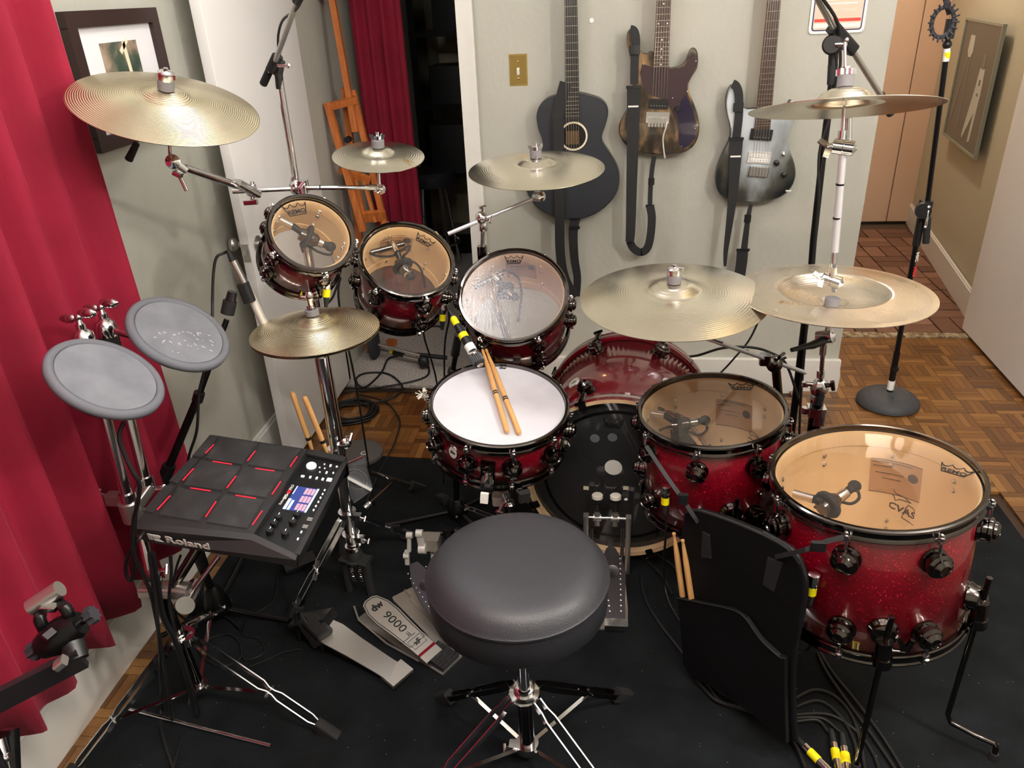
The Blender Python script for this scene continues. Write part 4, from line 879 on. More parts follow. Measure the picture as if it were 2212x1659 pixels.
b = MB(); b.lathe([(.0135, 0), (.034, 0), (.036, .004), (.034, .008), (.024, .010), (.024, .026), (.018, .030), (.0135, .030)], T3(-.177, 1.20, .222), 28); P(b, 'top_collar', 'chrome', th)
b = MB(); b.lathe([(.018, 0), (.027, 0), (.027, .020), (.018, .020)], T3(-.178, 1.21, .032), 24); b.box((-.205, 1.205, .042), (.03, .024, .018), None, .004); tee(b, (-.21, 1.20, .042), (-1, -.1, 0), .02, .004, .02); P(b, 'lower_collar', 'chrome', th)
for (fx, fy) in ((-.400, 1.350), (.040, 1.392), (-.44, 1.00), (.09, 1.00)):
    hub = V((-.177, 1.20, .228)); ft = V((fx, fy, .018)); d = V((fx - hub.x, fy - hub.y, 0)).normalized()
    a = hub + d * .036; k1 = hub + d * .11; k1.z = .222 if fy > 1.2 else .20
    dbl_leg('leg', th, a, ft, foot=True, gap=.026, m='chrome' if fy < 1.2 else 'black_nickel')
    mid = a.lerp(ft, .62); P(MB().bar(V((-.178, 1.21, .045)) + d * .028, mid, .010, .003, (0, 0, 1)), 'brace', 'chrome', th)

# ============================================================ hi-hat stand and pedals
def board(t, heel, toe, outline, th_, m, name='footboard', ref=None):
    """flat pedal board from heel to toe; outline in (across, along 0..1)"""
    h = V(heel); e = V(toe); y = (e - h); L_ = y.length; y.normalize(); x = y.cross(V((0, 0, 1))).normalized(); z = x.cross(y)
    M = Matrix(((x.x, y.x, z.x, h.x), (x.y, y.y, z.y, h.y), (x.z, y.z, z.z, h.z), (0, 0, 0, 1)))
    o = MB().prism([(a, b_ * L_) for a, b_ in outline], th_).build(name, m, t, smooth=20)
    Mi = world_of(t).inverted() @ M; o.matrix_local = Mi; WM[o.name] = Mi
    return o, L_
hs2 = thing('hi_hat_stand', 'chrome hi-hat stand with light metal footboard left of the throne', 'hi-hat stand', (-.752, 1.742, 0))
HX, HY = -.7505, 1.748
P(MB().cyl((HX, HY, .56), (-.755, 1.754, .835), .0125, None, 20), 'upper_tube', 'chrome', hs2)
P(MB().cyl((-.755, 1.754, .83), (-.756, 1.755, .852), .019, .024, 20), 'seat_cup', 'black_plastic', hs2)
P(MB().cyl((-.756, 1.755, .80), (-.756, 1.755, 1.00), .0032, None, 10), 'pull_rod', 'chrome', hs2)
P(MB().cyl((-.747, 1.738, .16), (HX, HY, .79), .0168, None, 24), 'outer_tube', 'chrome', hs2)
b = MB(); b.lathe([(.0165, 0), (.024, 0), (.024, .055), (.0165, .055)], T3(-.7495, 1.744, .46), 24); b.box((-0.7238, 1.72, 0.5272), (.02, .02, .03), None, .004); b.lathe_at([(0, 0), (.015, 0), (.016, .004), (.012, .008), (.012, .014), (.006, .018), (0, .018)], (-0.7067, 1.71, 0.5501), (.5, -.85, 0), 20); tee(b, (-0.7013, 1.71, 0.5693), (.8, -.5, .3), .022); P(b, 'height_clamp', 'chrome', hs2)
P(MB().lathe([(.017, 0), (.0245, 0), (.0245, .034), (.017, .034)], T3(-.7493, 1.744, .425), 24), 'clamp_sleeve', 'black_nickel', hs2)
for zc, rr in ((.285, .026), (.205, .026)):
    b = MB(); b.lathe([(.017, 0), (rr, 0), (rr, .016), (.017, .016)], T3(-.748, 1.74, zc), 24); b.box((-.715, 1.722, zc + .01), (.03, .018, .018), None, .004); tee(b, (-.705, 1.716, zc + .01), (1, -.3, .1), .02, .0035, .016); P(b, 'leg_collar', 'chrome', hs2)
b = MB(); b.lathe([(0, 0), (.030, 0), (.032, .006), (.024, .010), (.022, .034), (.018, .040), (0, .040)], T3(-.746, 1.735, .125), 24); P(b, 'frame_top', 'black_rubber', hs2)
P(MB().lathe([(.018, 0), (.0235, 0), (.0235, .012), (.018, .012)], T3(-.746, 1.735, .168), 24), 'trim_ring', 'chrome', hs2)
b = MB(); b.bar((-.79, 1.745, .128), (-.700, 1.725, .128), .05, .012, (0, 0, 1), .006); P(b, 'frame_bridge', 'black_rubber', hs2)
for s in (-1, 1):
    P(MB().bar((-.747 + s * .036, 1.735 - s * .008, .12), (-.742 + s * .036, 1.725 - s * .008, .008), .018, .026, (0, -1, 0), .004), 'frame_side', 'black_rubber', hs2)
    b = MB(); b.tube([(-.745 + s * .012 + .0045 * math.cos(i * 1.1), 1.722 + .0045 * math.sin(i * 1.1), .118 - i * .0016) for i in range(44)], .0011, 5); P(b, 'spring', 'chrome', hs2)
for (e, nm) in (((-.91, 1.62, .02), 'leg'), ((-.66, 1.99, .02), 'leg')):
    dbl_leg('leg', hs2, (-.748, 1.74, .30), e, gap=.034)
bd, L_ = board(hs2, (-0.458, 1.4709, 0.026), (-0.6763, 1.6117, 0.085), [(-.030, 0), (.030, 0), (.030, .10), (.030, .22), (.034, .45), (.040, .68), (.038, .84), (.026, .97), (.012, 1.0), (-.012, 1.0), (-.026, .97), (-.038, .84), (-.040, .68), (-.034, .45), (-.030, .22)], .005, 'aluminium')
MB().tube([(x * .88, (y * .88 + .10) * L_, .0054) for x, y in ((-.030, .16), (.030, .16), (.034, .45), (.040, .68), (.038, .84), (.026, .97), (.012, 1.0), (-.012, 1.0), (-.026, .97), (-.038, .84), (-.040, .68), (-.034, .45))], .0011, 5, closed=True).build('print_border', 'ink', bd)
lettering('dw', .030, bd, T3(0, L_ * .86, .0054) @ RZ(0), 'ink', bold=.0012)
lettering('9000', .036, bd, T3(0, L_ * .585, .0054) @ RZ(-90), 'ink', sx=1.15)
lettering('ii', .024, bd, T3(0, L_ * .375, .0054) @ RZ(0), 'ink')
lettering("The Drummer's Choice", .0055, bd, T3(-.012, L_ * .34, .0054), 'ink')
lettering('xF', .022, bd, T3(.0, L_ * .245, .0054), 'ink', bold=.0006)
MB().tube([(x, y * L_, .0054) for x, y in ((-.022, .19), (.022, .19), (.022, .305), (-.022, .305))], .0009, 4, closed=True).build('print_box', 'ink', bd)
MB().box((0, L_ * .105, .0062), (.060, .008, .003)).build('red_band', 'red_gloss', bd, smooth=0)
o, l2 = board(hs2, (-0.4102, 1.4619, 0.012), (-0.4751, 1.5, 0.02), [(-.032, 0), (.032, 0), (.032, 1), (-.032, 1)], .012, 'black_plastic', 'heel_plate')
b = MB()
for i in range(9):
    for j in range(6): b.lathe([(0, .0122), (.0022, .0122), (.0018, .0132), (0, .0132)], T3(-.026 + i * .0065, l2 * (.12 + j * .15), 0), 6)
g = b.build('grip_dots', 'chrome', o); g['kind'] = 'stuff'
board(hs2, (-0.4063, 1.4596, 0.008), (-0.701, 1.6371, 0.008), [(-.040, 0), (.040, 0), (.040, .55), (.034, 1), (-.034, 1), (-.040, .55)], .005, 'satin_steel', 'base_plate')
P(MB().tube([(-0.501, 1.4677, 0.012), (-0.6065, 1.5229, 0.012), (-0.708, 1.5961, 0.02), (-0.734, 1.64, 0.03)], .0035, 8), 'frame_rod', 'satin_steel', hs2)

# plain steel remote pedal with a black hinge block
rp = thing('remote_hat_pedal', 'plain steel pedal with black hinge block left of the lettered footboard', 'pedal', (-0.6814, 1.478, 0))
bd, L_ = board(rp, (-0.5348, 1.402, 0.022), (-0.7893, 1.5152, 0.072), [(-.030, 0), (.030, 0), (.030, .2), (.034, .55), (.040, .82), (.034, .98), (-.034, .98), (-.040, .82), (-.034, .55), (-.030, .2)], .004, 'satin_steel')
o, l2 = board(rp, (-0.5258, 1.3976, 0.014), (-0.5658, 1.4232, 0.02), [(-.036, 0), (.036, 0), (.036, 1), (.014, 1), (.014, 1.35), (-.014, 1.35), (-.014, 1), (-.036, 1)], .012, 'aluminium', 'heel_plate')
board(rp, (-0.5749, 1.426, 0.004), (-0.8433, 1.5389, 0.004), [(-.022, 0), (.022, 0), (.022, 1), (-.022, 1)], .006, 'black_metal', 'base_plate')
b = MB(); b.bar((-0.8827, 1.5636, 0.03), (-0.7642, 1.5338, 0.085), .06, .03, (0, 0, 1), .006); P(b, 'hinge_block', 'black_plastic', rp)
b = MB(); b.bar((-0.8187, 1.5209, 0.085), (-0.758, 1.475, 0.08), .05, .02, (0, 0, 1), .005); P(b, 'hinge_cap', 'black_plastic', rp)
for px in ((-0.8591, 1.524, 0), (-0.7766, 1.4839, 0)): P(MB().bar(px, V(px) + V((-.01, .03, .08)), .02, .012, (1, 0, 0), .003), 'side_arm', 'black_metal', rp)
b = MB(); b.bar((-0.838, 1.5075, 0.1), (-0.7875, 1.4829, 0.03), .010, .030, (1, 0, 0), .003); P(b, 'side_plate', 'black_plastic', rp)
P(MB().cyl((-0.8391, 1.5146, 0.055), (-0.8104, 1.4933, 0.035), .007, None, 10), 'spring', 'satin_steel', rp)

def pedal_post(t, a, b_, m='aluminium', w=.016, d=.02): P(MB().bar(a, b_, w, d, (0, 1, 0), .002), 'post', m, t)
# slave pedal
sl = thing('slave_pedal', 'second bass drum pedal with white linkage left of the throne', 'pedal', (-0.5315, 1.6867, 0))
o, L_ = board(sl, (-0.4086, 1.5186, 0.006), (-0.6092, 1.734, 0.006), [(-.030, 0), (.034, 0), (.044, .95), (.040, 1), (-.040, 1), (-.044, .95)], .006, 'aluminium', 'base_plate')
MB().box((0, L_ * .93, .010), (.006, .03, .012)).build('spur_lug', 'chrome', o, smooth=0)
MB().box((.0, L_ * .55, .0075), (.012, L_ * .6, .004), None, .003).build('base_rib', 'satin_steel', o, smooth=0)
bd, L_ = board(sl, (-0.4091, 1.5283, 0.022), (-0.5722, 1.7454, 0.11), [(-.022, 0), (.022, 0), (.028, .35), (.036, .6), (.034, .78), (.018, .95), (.013, 1), (-.013, 1), (-.018, .95), (-.034, .78), (-.036, .6), (-.028, .35)], .005, 'dark_steel')
b = MB()
for i in range(12):
    q = .22 + i * .062
    for s in (-1, 1): b.sph((s * (.012 + .017 * min(1, max(0, (q - .2) * 1.6))), L_ * q, .005), .0032, (1, 1, .6), 8)
g = b.build('grip_studs', 'chrome', bd); g['kind'] = 'stuff'
MB().lathe([(0, .0052), (.017, .0052), (.0185, .0062), (.017, .0056), (0, .0056)], T3(0, L_ * .70, 0), 24).build('round_emblem', 'dark_steel', bd)
b = MB(); b.box((-0.5307, 1.82, 0.1358), (.052, .045, .040), None, .004); P(b, 'bearing_block', 'aluminium', sl)
P(MB().bar((-0.5317, 1.84, 0.0927), (-0.506, 1.7016, 0.006), .030, .016, (1, 0, 0), .003), 'post', 'aluminium', sl)
def link(b, a, c, r): b.cyl(a, c, r, None, 12)
b = MB(); a = V((-0.556, 1.79, 0.1898)); c = V((-0.5532, 1.79, 0.1323)); b.bar(a, c, .020, .014, (0, 1, 0), .003); b.cyl(a - V((.010, 0, 0)), a + V((.010, .0, 0)), .012, None, 16); b.cyl(c - V((.010, 0, 0)), c + V((.012, .0, 0)), .016, None, 16); P(b, 'cam_arm', 'white_metal', sl)
b = MB(); a = V((-0.5881, 1.79, 0.1813)); c = V((-0.6052, 1.79, 0.1028)); b.bar(a, V((-0.5945, 1.79, 0.1212)), .012, .012, (0, 1, 0), .002); b.cyl(a - V((.008, 0, 0)), a + V((.010, 0, 0)), .010, None, 14); b.bar(V((-0.6018, 1.79, 0.1208)), V((-0.6058, 1.79, 0.0703)), .014, .012, (0, 1, 0), .003); b.cyl(c - V((.008, 0, 0)), c + V((.008, 0, 0)), .010, None, 14); P(b, 'link_rod', 'white_metal', sl)
P(MB().cyl((-0.5276, 1.86, 0.1364), (-.10, 2.02 - .12, .13), .007, None, 12), 'drive_shaft', 'black_metal', sl)
b = MB(); b.box((-0.4862, 1.86, 0.142), (.03, .025, .03), None, .005); b.sph((-0.4611, 1.86, 0.1468), .012, (1, 1, 1), 10); P(b, 'universal_joint', 'black_metal', sl)
# main pedal on the bass drum
kp = thing('bass_drum_pedal', 'twin beater bass drum pedal clamped to the bass drum hoop', 'pedal', (.02, 1.75, 0))
YP = 1.868
board(kp, (.022, 1.625, .006), (.008, 1.90, .006), [(-.040, 0), (.040, 0), (.046, .3), (.046, 1), (-.046, 1), (-.046, .3)], .006, 'aluminium', 'base_plate')
for px0, px1 in (((-0.0625, 1.868, 0.2222), (-0.0607, 1.9049, 0.01)), ((0.063, 1.868, 0.2211), (0.0741, 1.8708, 0.01))):
    P(MB().bar(px0, (px0[0], YP, .01), .016, .022, (0, 1, 0), .002), 'post', 'satin_steel', kp)
zs = (-0.0625, 1.868, 0.2137)[2]
P(MB().cyl(((-0.068, 1.868, 0.2134)[0], YP, zs), ((0.0685, 1.868, 0.2197)[0], YP, zs), .0045, None, 12), 'axle', 'chrome', kp)
for px, tilt in ((1290, 0), (1328, .004)):
    a = V(((-0.0295, 1.868, 0.2152)[0] if px == 1290 else (0.0237, 1.868, 0.2176)[0], YP, zs)); b = MB(); b.bar(a + V((0, 0, -.026)), a + V((0, 0, .022)), .016, .016, (0, 1, 0), .002); b.cyl(a - V((.012, 0, 0)), a + V((.012, 0, 0)), .011, None, 14); hub = P(b, 'cam_hub', 'satin_steel', kp)
    top = a + V((0, .012, .062)); P(MB().cyl(a + V((0, .002, .02)), top, .003, None, 8), 'beater_rod', 'chrome', hub)
    P(MB().cyl(a + V((0, .004, .022)), a + V((0, .012, .055)), .0085, None, 14), 'beater_stem', 'black_plastic', hub)
    bt = P(MB().lathe_at([(0, 0), (.014, 0), (.018, .006), (.018, .012), (0, .012)], a + V((0, .008, .052)), (0, .15, 1), 20), 'beater_shell', 'black_plastic', hub)
    P(MB().lathe_at([(0, 0), (.0165, 0), (.0165, .010), (.013, .013), (0, .013)], a + V((0, .0098, .064)), (0, .15, 1), 20), 'beater_felt', 'white_felt', hub)
for px in ((-0.0458, 1.868, 0.175), (0.0463, 1.868, 0.1795)): P(MB().cyl(px, (px[0], YP - .02, .05), .0055, None, 10), 'spring', 'chrome', kp)
bd, L_ = board(kp, (.030, 1.64, .022), (.012, 1.85, .115), [(-.026, 0), (.026, 0), (.030, .3), (.038, .6), (.034, .78), (.016, .97), (.012, 1), (-.012, 1), (-.016, .97), (-.034, .78), (-.038, .6), (-.030, .3)], .005, 'dark_steel')
b = MB()
for i in range(11):
    q = .14 + i * .07
    for s in (-1, 1): b.sph((s * (.014 + .014 * min(1, q)), L_ * q, .005), .0034, (1, 1, .6), 8)
g = b.build('grip_studs', 'chrome', bd); g['kind'] = 'stuff'
MB().lathe([(0, .0052), (.019, .0052), (.0205, .0062), (.019, .0056), (0, .0056)], T3(0, L_ * .66, 0), 24).build('round_emblem', 'dark_steel', bd)
MB().box((0, L_ * 1.0, .004), (.016, .05, .006), None, .002).build('drive_strap', 'dark_steel', bd)
b = MB(); b.box((.030, 1.632, .022), (.066, .03, .018), None, .004); P(b, 'heel_plate', 'chrome', kp)

# ============================================================ snare stand
ss = thing('snare_stand', 'chrome snare stand cradling the snare drum from below', 'snare stand', (-.30, 1.83, 0))
P(MB().cyl((-.30, 1.84, .05), (-.295, 1.825, .40), .0143, None, 18), 'tube', 'black_nickel', ss)
b = MB(); b.bar((-.33, 1.80, .455), (-.26, 1.80, .455), .03, .03, (0, 0, 1), .006); b.box((-.295, 1.82, .42), (.03, .03, .05), None, .006); P(b, 'basket_hub', 'chrome', ss)
b = MB(); b.cyl((-0.2814, 1.73, 0.3938), (-0.2707, 1.73, 0.3474), .010, None, 14); b.lathe_at([(0, 0), (.010, 0), (.014, .004), (.012, .010), (.014, .016), (.008, .022), (0, .022)], (-0.2683, 1.72, 0.3735), (.15, -.5, -1), 16); tee(b, (-0.2858, 1.73, 0.3578), (-.4, -.4, -.8), .03); P(b, 'basket_screw', 'chrome', ss)
for (ex, ey, ez) in ((-.475, 1.80, .500), (-.215, 1.63, .458), (-.235, 1.985, .487)):
    P(MB().bar((-.295, 1.80, .455), (ex, ey, ez - .012), .014, .008, (0, 0, 1)), 'basket_arm', 'chrome', ss)
    q = V((ex + .293, ey - 1.8, 0)).normalized()
    P(MB().bar(V((ex, ey, ez - .02)), V((ex, ey, ez + .012)) + q * .006, .03, .016, q, .004), 'grip', 'black_rubber', ss)
P(MB().box((-0.3043, 1.75, 0.3536), (.032, .03, .03), None, .008), 'adjuster', 'white_metal', ss)
for e in ((-0.5751, 2.1943, 0.02), (-.13, 1.98, .02), (-.36, 2.10, .02)): dbl_leg('leg', ss, (-.30, 1.838, .20), e)

P(MB().cyl((-0.6839, 1.745, 0.3218), (-0.7528, 2.1718, 0.1), .0042, None, 10), 'memory_rod', 'chrome', hs2)
P(MB().cyl((-0.6951, 1.745, 0.3099), (-0.6819, 1.76, 0.3176), .008, None, 12), 'rod_ferrule', 'chrome', hs2)

mat('pad_mark', (158, 160, 165), .8)

# ============================================================ electronic pads on their stand
def rubber_pad(label, c, n, r):
    t = thing('drum_pad', label, 'electronic drum pad', frame(c, n), 'grey rubber pads on the left stand')
    MB().lathe([(r - .0165, -.002), (r - .015, .0005), (r - .010, .0022), (r - .004, .0008), (r, -.005), (r - .001, -.014), (r - .010, -.020), (r - .03, -.022)], None, 64).build('rubber_rim', 'grey_rubber', t, smooth=60)
    MB().lathe([(0, -.0008), (r - .0180, -.0008), (r - .0165, -.004)], None, 64).build('playing_surface', 'pad_rubber', t, smooth=60)
    MB().lathe([(0, -.045), (r - .035, -.045), (r - .022, -.025), (0, -.020)], None, 40).build('pad_base', 'black_plastic', t)
    return t
pa = rubber_pad('nearer smooth grey rubber pad at the left, lowest of the two pads', (-0.964, 1.227, 0.992), (0.594, 0.04, 0.804), .110)
pb = rubber_pad('farther grey rubber pad flecked with white stick marks', (-0.927, 1.441, 0.993), (0.611, -0.054, 0.79), .110)
b = MB(); rn = random.Random(5)
for k in range(34):
    a = rn.uniform(-2.2, .9); q = abs(rn.gauss(.045, .022)); q = min(q, .075); M = T3(q * math.cos(a), q * math.sin(a), -.0007) @ RZ(rn.uniform(0, 180)); s = rn.uniform(.4, 1)
    b.prism([(.005 * s * math.cos(t * PI / 4), .0022 * s * math.sin(t * PI / 4)) for t in range(8)], .0002, M)
o = b.build('stick_marks', 'pad_mark', pb); o['kind'] = 'stuff'
ps = thing('percussion_stand', 'chrome double braced tripod holding the rubber pads and sampling pad', 'stand', (-1.04, 1.30, 0))
posts = ((((-1.1157, 1.36, 0.5964)), ((-1.1281, 1.4, 0.988)), ((-1.1225, 1.4, 1.0387))), (((-1.1035, 1.42, 0.6014)), ((-1.1295, 1.48, 0.9787)), ((-1.1206, 1.48, 1.0369))))
for i, (lo, hi, kn) in enumerate(posts):
    P(MB().cyl(lo, hi, .0127, None, 18), 'post', 'chrome', ps)
    P(MB().lathe_at([(.013, 0), (.019, 0), (.019, .028), (.013, .028)], V(lo) - V((0, 0, .01)), V(hi) - V(lo), 20), 'post_collar', 'chrome', ps)
    b = MB(); up_ = (V(hi) - V(lo)).normalized(); b.lathe_at([(0, -.02), (.022, -.02), (.024, 0), (.020, .018), (.010, .026), (.010, .036), (.006, .040), (.005, .052), (0, .052)], hi, up_, 20); P(b, 'post_head', 'chrome', ps)
    c = V(hi) + up_ * .052
    b = MB(); b.sph(c + V((.020, .003, .008)), .019, (1.25, .45, .62), 14); b.sph(c + V((-.022, -.003, -.002)), .017, (1.25, .45, .62), 14); b.sph(c, .010, (1, .8, .8), 12); P(b, 'wing_nut', 'chrome', ps)
    tgt = V((-.964, 1.227, .992)) if i == 0 else V((-.927, 1.441, .993))
    nn = V((.594, .04, .804)) if i == 0 else V((.611, -.054, .79))
    P(MB().cyl(V(hi) + V((.01, 0, 0)), tgt - nn * .05, .008, None, 12), 'pad_rod', 'chrome', ps)
    P(MB().cyl(V(hi) + up_ * -.05, V(hi) + up_ * -.012, .0225, None, 18), 'head_sleeve', 'black_plastic', ps)
b = MB(); c1 = V(posts[0][0]); c2 = V(posts[1][0]); b.bar(c1 + V((0, 0, -.028)), c2 + V((0, 0, -.01)), .036, .030, (0, 0, 1), .006); P(b, 'clamp_bridge', 'satin_steel', ps)
b = MB(); b.cyl(c1 + V((0, 0, -.055)), c1 + V((0, 0, -.004)), .025, None, 20); P(b, 'clamp_body', 'satin_steel', ps)
b = MB(); b.box(c1 + V((-.045, .02, -.012)), (.05, .03, .024), None, .006); tee(b, c1 + V((-.065, .02, -.008)), (-1, .1, .3), .028, .004, .022); P(b, 'clamp_jaw', 'satin_steel', ps)
for q in (c1 + V((.025, .01, -.035)), c2 + V((.02, 0, -.012))):
    b = MB(); tee(b, q, (1, .15, .05), .022, .005, .012); P(b, 'clamp_screw', 'chrome', ps)
P(MB().cyl(c1 + V((.004, .01, -.05)), (-1.0666, 1.29, 0.4053), .0125, None, 18), 'lower_post', 'chrome', ps)
b = MB(); b.lathe_at([(0, 0), (.020, 0), (.020, .012), (.015, .014), (.015, .022), (.020, .024), (.020, .036), (0, .036)], (-1.063, 1.29, 0.4055), (0, 0, 1), 20); tee(b, (-1.0291, 1.28, 0.4584), (1, -.2, .4), .024); P(b, 'post_joint', 'chrome', ps)
P(MB().bar((-1.0995, 1.29, 0.3889), (-0.9866, 1.3, 0.3814), .040, .028, (0, 0, 1), .006), 'mount_plate', 'satin_steel', ps)
b = MB(); b.cyl((-0.9771, 1.26, 0.3729), (-1.0117, 1.36, 0.3375), .022, None, 22); P(b, 'mount_barrel', 'chrome', ps)
P(MB().cyl((-0.9834, 1.29, 0.3734), (-0.9109, 1.34, 0.4589), .0062, None, 14), 'side_rod', 'chrome', ps)
P(MB().cyl((-1.04, 1.30, .05), (-1.0594, 1.3, 0.3563), .0143, None, 18), 'main_tube', 'black_nickel', ps)
P(MB().cyl((-1.0274, 1.3, 0.3874), (-.93, 1.40, .525), .0125, None, 16), 'rear_tube', 'black_nickel', ps)
b = MB(); b.lathe([(.0145, 0), (.030, 0), (.030, .022), (.0145, .022)], T3(-1.04, 1.30, .215), 22); wing(b, (-1.02, 1.27, .255), (.4, -.5, .6), .016); P(b, 'leg_collar', 'chrome', ps)
P(MB().lathe([(.0145, 0), (.024, 0), (.024, .016), (.0145, .016)], T3(-1.04, 1.30, .05), 22), 'lower_collar', 'chrome', ps)
for e in ((-.690, 1.232, .02), (-1.245, 1.055, .02), (-1.13, 1.62, .02)):
    hub = V((-1.04, 1.30, .226)); d = V((e[0] - hub.x, e[1] - hub.y, 0)).normalized()
    dbl_leg('leg', ps, hub + d * .03, e, gap=.026)
    P(MB().bar(V((-1.04, 1.30, .06)) + d * .024, (hub + d * .03).lerp(V(e), .60), .010, .003, (0, 0, 1)), 'brace', 'chrome', ps)
o = MB().cyl((-1.2302, 1.2525, 0.012), (-0.803, 1.1778, 0.012), .0048, None, 12).build('loose_rod', 'chrome'); tag(o, 'thin loose metal rod lying on the rug in front of the tripod', 'rod')

# ============================================================ sampling pad
mat('unit_black', (36, 36, 38), .5); mat('panel_black', (22, 23, 25), .32); mat('led_red', (255, 30, 50), .4); mat('screen_blue', (40, 52, 110), .3); mat('screen_white', (200, 225, 240), .3); mat('screen_cell', (190, 150, 165), .3); mat('button_white', (235, 238, 240), .4)
for nm, e, s in (('led_red', (1.0, .03, .07, 1), .4), ('screen_blue', (.03, .05, .2, 1), .7), ('screen_white', (.6, .8, .95, 1), .8), ('screen_cell', (.45, .22, .32, 1), .5), ('button_white', (.9, .95, 1, 1), .5)):
    BS(MATS[nm]).inputs['Emission Color'].default_value = e; BS(MATS[nm]).inputs['Emission Strength'].default_value = s
m = MATS['unit_black']; m2 = mat('unit_pad', (44, 44, 46), .7); tint(m2, noise(m2, 16, 6), [(.45, (40, 40, 42)), (.62, (52, 52, 53)), (.8, (82, 80, 78))])
sp = thing('sampling_pad', 'black nine pad sampling pad with glowing red lines and blue screen', 'sampling pad', frame((-0.84, 1.416, 0.604), (0.1308, -0.0832, 0.9879)))
TL, TR, BR, BL = (-0.1724, 0.1743), (0.1839, 0.1597), (0.1772, -0.172), (-0.1903, -0.1589)
PT, PBm = (0.0826, 0.1687), (0.0701, -0.1441)
def poly(b, pts, z0, h, tp=1.0): b.prism(list(pts)[::-1], h, T3(0, 0, z0), tp)
b = MB(); poly(b, (TL, PT, PBm, BL), -.052, .052); b.build('body', 'unit_black', sp, smooth=0)
b = MB(); poly(b, (PT, TR, BR, PBm), -.052, .036); b.build('control_panel', 'panel_black', sp, smooth=0)
def lerp2(a, c, t): return (a[0] + (c[0] - a[0]) * t, a[1] + (c[1] - a[1]) * t)
b = MB(); b.bar((*PT, -.010), (*TR, -.012), .006, .020, (0, 1, 0)); b.bar((*TR, -.014), (*BR, -.016), .004, .012, (1, 0, 0)); b.build('panel_rim', 'unit_black', sp, smooth=0)
b = MB()
vs = [(*BL, 0), (*PBm, 0), (*BR, -.016), (BR[0] + .0, BR[1] - .012, -.020), (PBm[0], PBm[1] - .014, -.006), (BL[0] - .004, BL[1] - .014, -.006), (BL[0] + .012, BL[1] - .004, -.052), (BR[0] - .004, BR[1] - .002, -.052)]
b.faces(vs, [(0, 1, 4, 5), (1, 2, 3, 4), (5, 4, 3, 7, 6), (0, 5, 6), (2, 7, 3), (0, 6, 7, 2, 1)]); b.build('front_bezel', 'unit_black', sp, smooth=0)
PADS = (((-0.1456, 0.1666), (-0.0436, 0.1655), (-0.0465, 0.0709), (-0.1461, 0.0755)), ((-0.0388, 0.1642), (0.0689, 0.1648), (0.0615, 0.0705), (-0.0365, 0.073)), ((-0.1552, 0.0715), (-0.0461, 0.0668), (-0.0504, -0.0283), (-0.1508, -0.0275)), ((-0.0436, 0.0673), (0.0604, 0.066), (0.0554, -0.0318), (-0.0417, -0.0304)), ((-0.1577, -0.0349), (-0.0497, -0.036), (-0.0582, -0.1343), (-0.1567, -0.1326)), ((-0.0477, -0.0376), (0.0544, -0.0358), (0.0546, -0.1364), (-0.0453, -0.1353)),
        ((-0.1734, 0.1711), (-0.149, 0.168), (-0.152, 0.0764), (-0.1775, 0.0775)), ((-0.1769, 0.0733), (-0.1536, 0.0739), (-0.1645, -0.0263), (-0.187, -0.021)), ((-0.1884, -0.0313), (-0.1627, -0.03), (-0.1683, -0.1296), (-0.1923, -0.1272)))
for i, q in enumerate(PADS):
    cx = sum(p[0] for p in q) / 4; cy = sum(p[1] for p in q) / 4; q = [(cx + (p[0] - cx) * .96, cy + (p[1] - cy) * .96) for p in q]
    b = MB(); b.prism(q[::-1], .0035, T3(0, 0, .0003), .97); b.build('trigger_pad' if i < 6 else 'edge_pad', 'unit_pad', sp, smooth=0)
LED = (((-0.1464, 0.1337), (-0.1504, 0.0967)), ((-0.0378, 0.1301), (-0.0405, 0.0895)), ((0.0698, 0.1309), (0.067, 0.0887)), ((-0.152, 0.0357), (-0.1564, -0.0106)), ((-0.0438, 0.0294), (-0.0468, -0.0157)), ((0.0652, 0.0318), (0.0625, -0.0166)), ((-0.1588, -0.0662), (-0.164, -0.1161)), ((-0.0509, -0.065), (-0.0513, -0.1168)), ((0.0617, -0.0739), (0.0584, -0.1216)), ((-0.1203, 0.0703), (-0.0717, 0.069)), ((-0.0116, 0.0656), (0.036, 0.066)), ((-0.1272, -0.0324), (-0.0785, -0.033)), ((-0.0171, -0.0359), (0.0314, -0.0367)))
for a, c in LED: MB().bar((*a, .0032), (*c, .0032), .0026, .0012, (0, 0, 1)).build('light_bar', 'led_red', sp, smooth=0)
ZP = -.016
SCR = ((0.0985, 0.0436), (0.155, 0.0432), (0.1511, -0.0417), (0.0947, -0.0398))
def sc_pt(u, v):
    a = lerp2(SCR[0], SCR[1], u); c = lerp2(SCR[3], SCR[2], u); return lerp2(a, c, v)
def sc_quad(u0, v0, u1, v1, m, z, name):
    MB().prism([sc_pt(u0, v0), sc_pt(u0, v1), sc_pt(u1, v1), sc_pt(u1, v0)], .0004, T3(0, 0, ZP + z)).build(name, m, scr, smooth=0)
scr = MB().prism([SCR[0], SCR[3], SCR[2], SCR[1]], .001, T3(0, 0, ZP)).build('screen', 'screen_blue', sp, smooth=0)
for a in ((.0, .55, .12, 1.0, 'screen_white'), (.17, .6, .27, 1.0, 'screen_white'), (.02, .0, .06, .35, 'screen_white'), (.92, 0, 1.0, 1.0, 'screen_white')): sc_quad(*a, .0011, 'screen_bar')
for i in range(3):
    for j in range(3): sc_quad(.46 + i * .15, .04 + j * .33, .58 + i * .15, .30 + j * .33, 'screen_cell', .0011, 'screen_cell')
ang = math.degrees(math.atan2(SCR[0][1] - SCR[3][1], SCR[0][0] - SCR[3][0]))
tp = (0.0833, 0.0138)
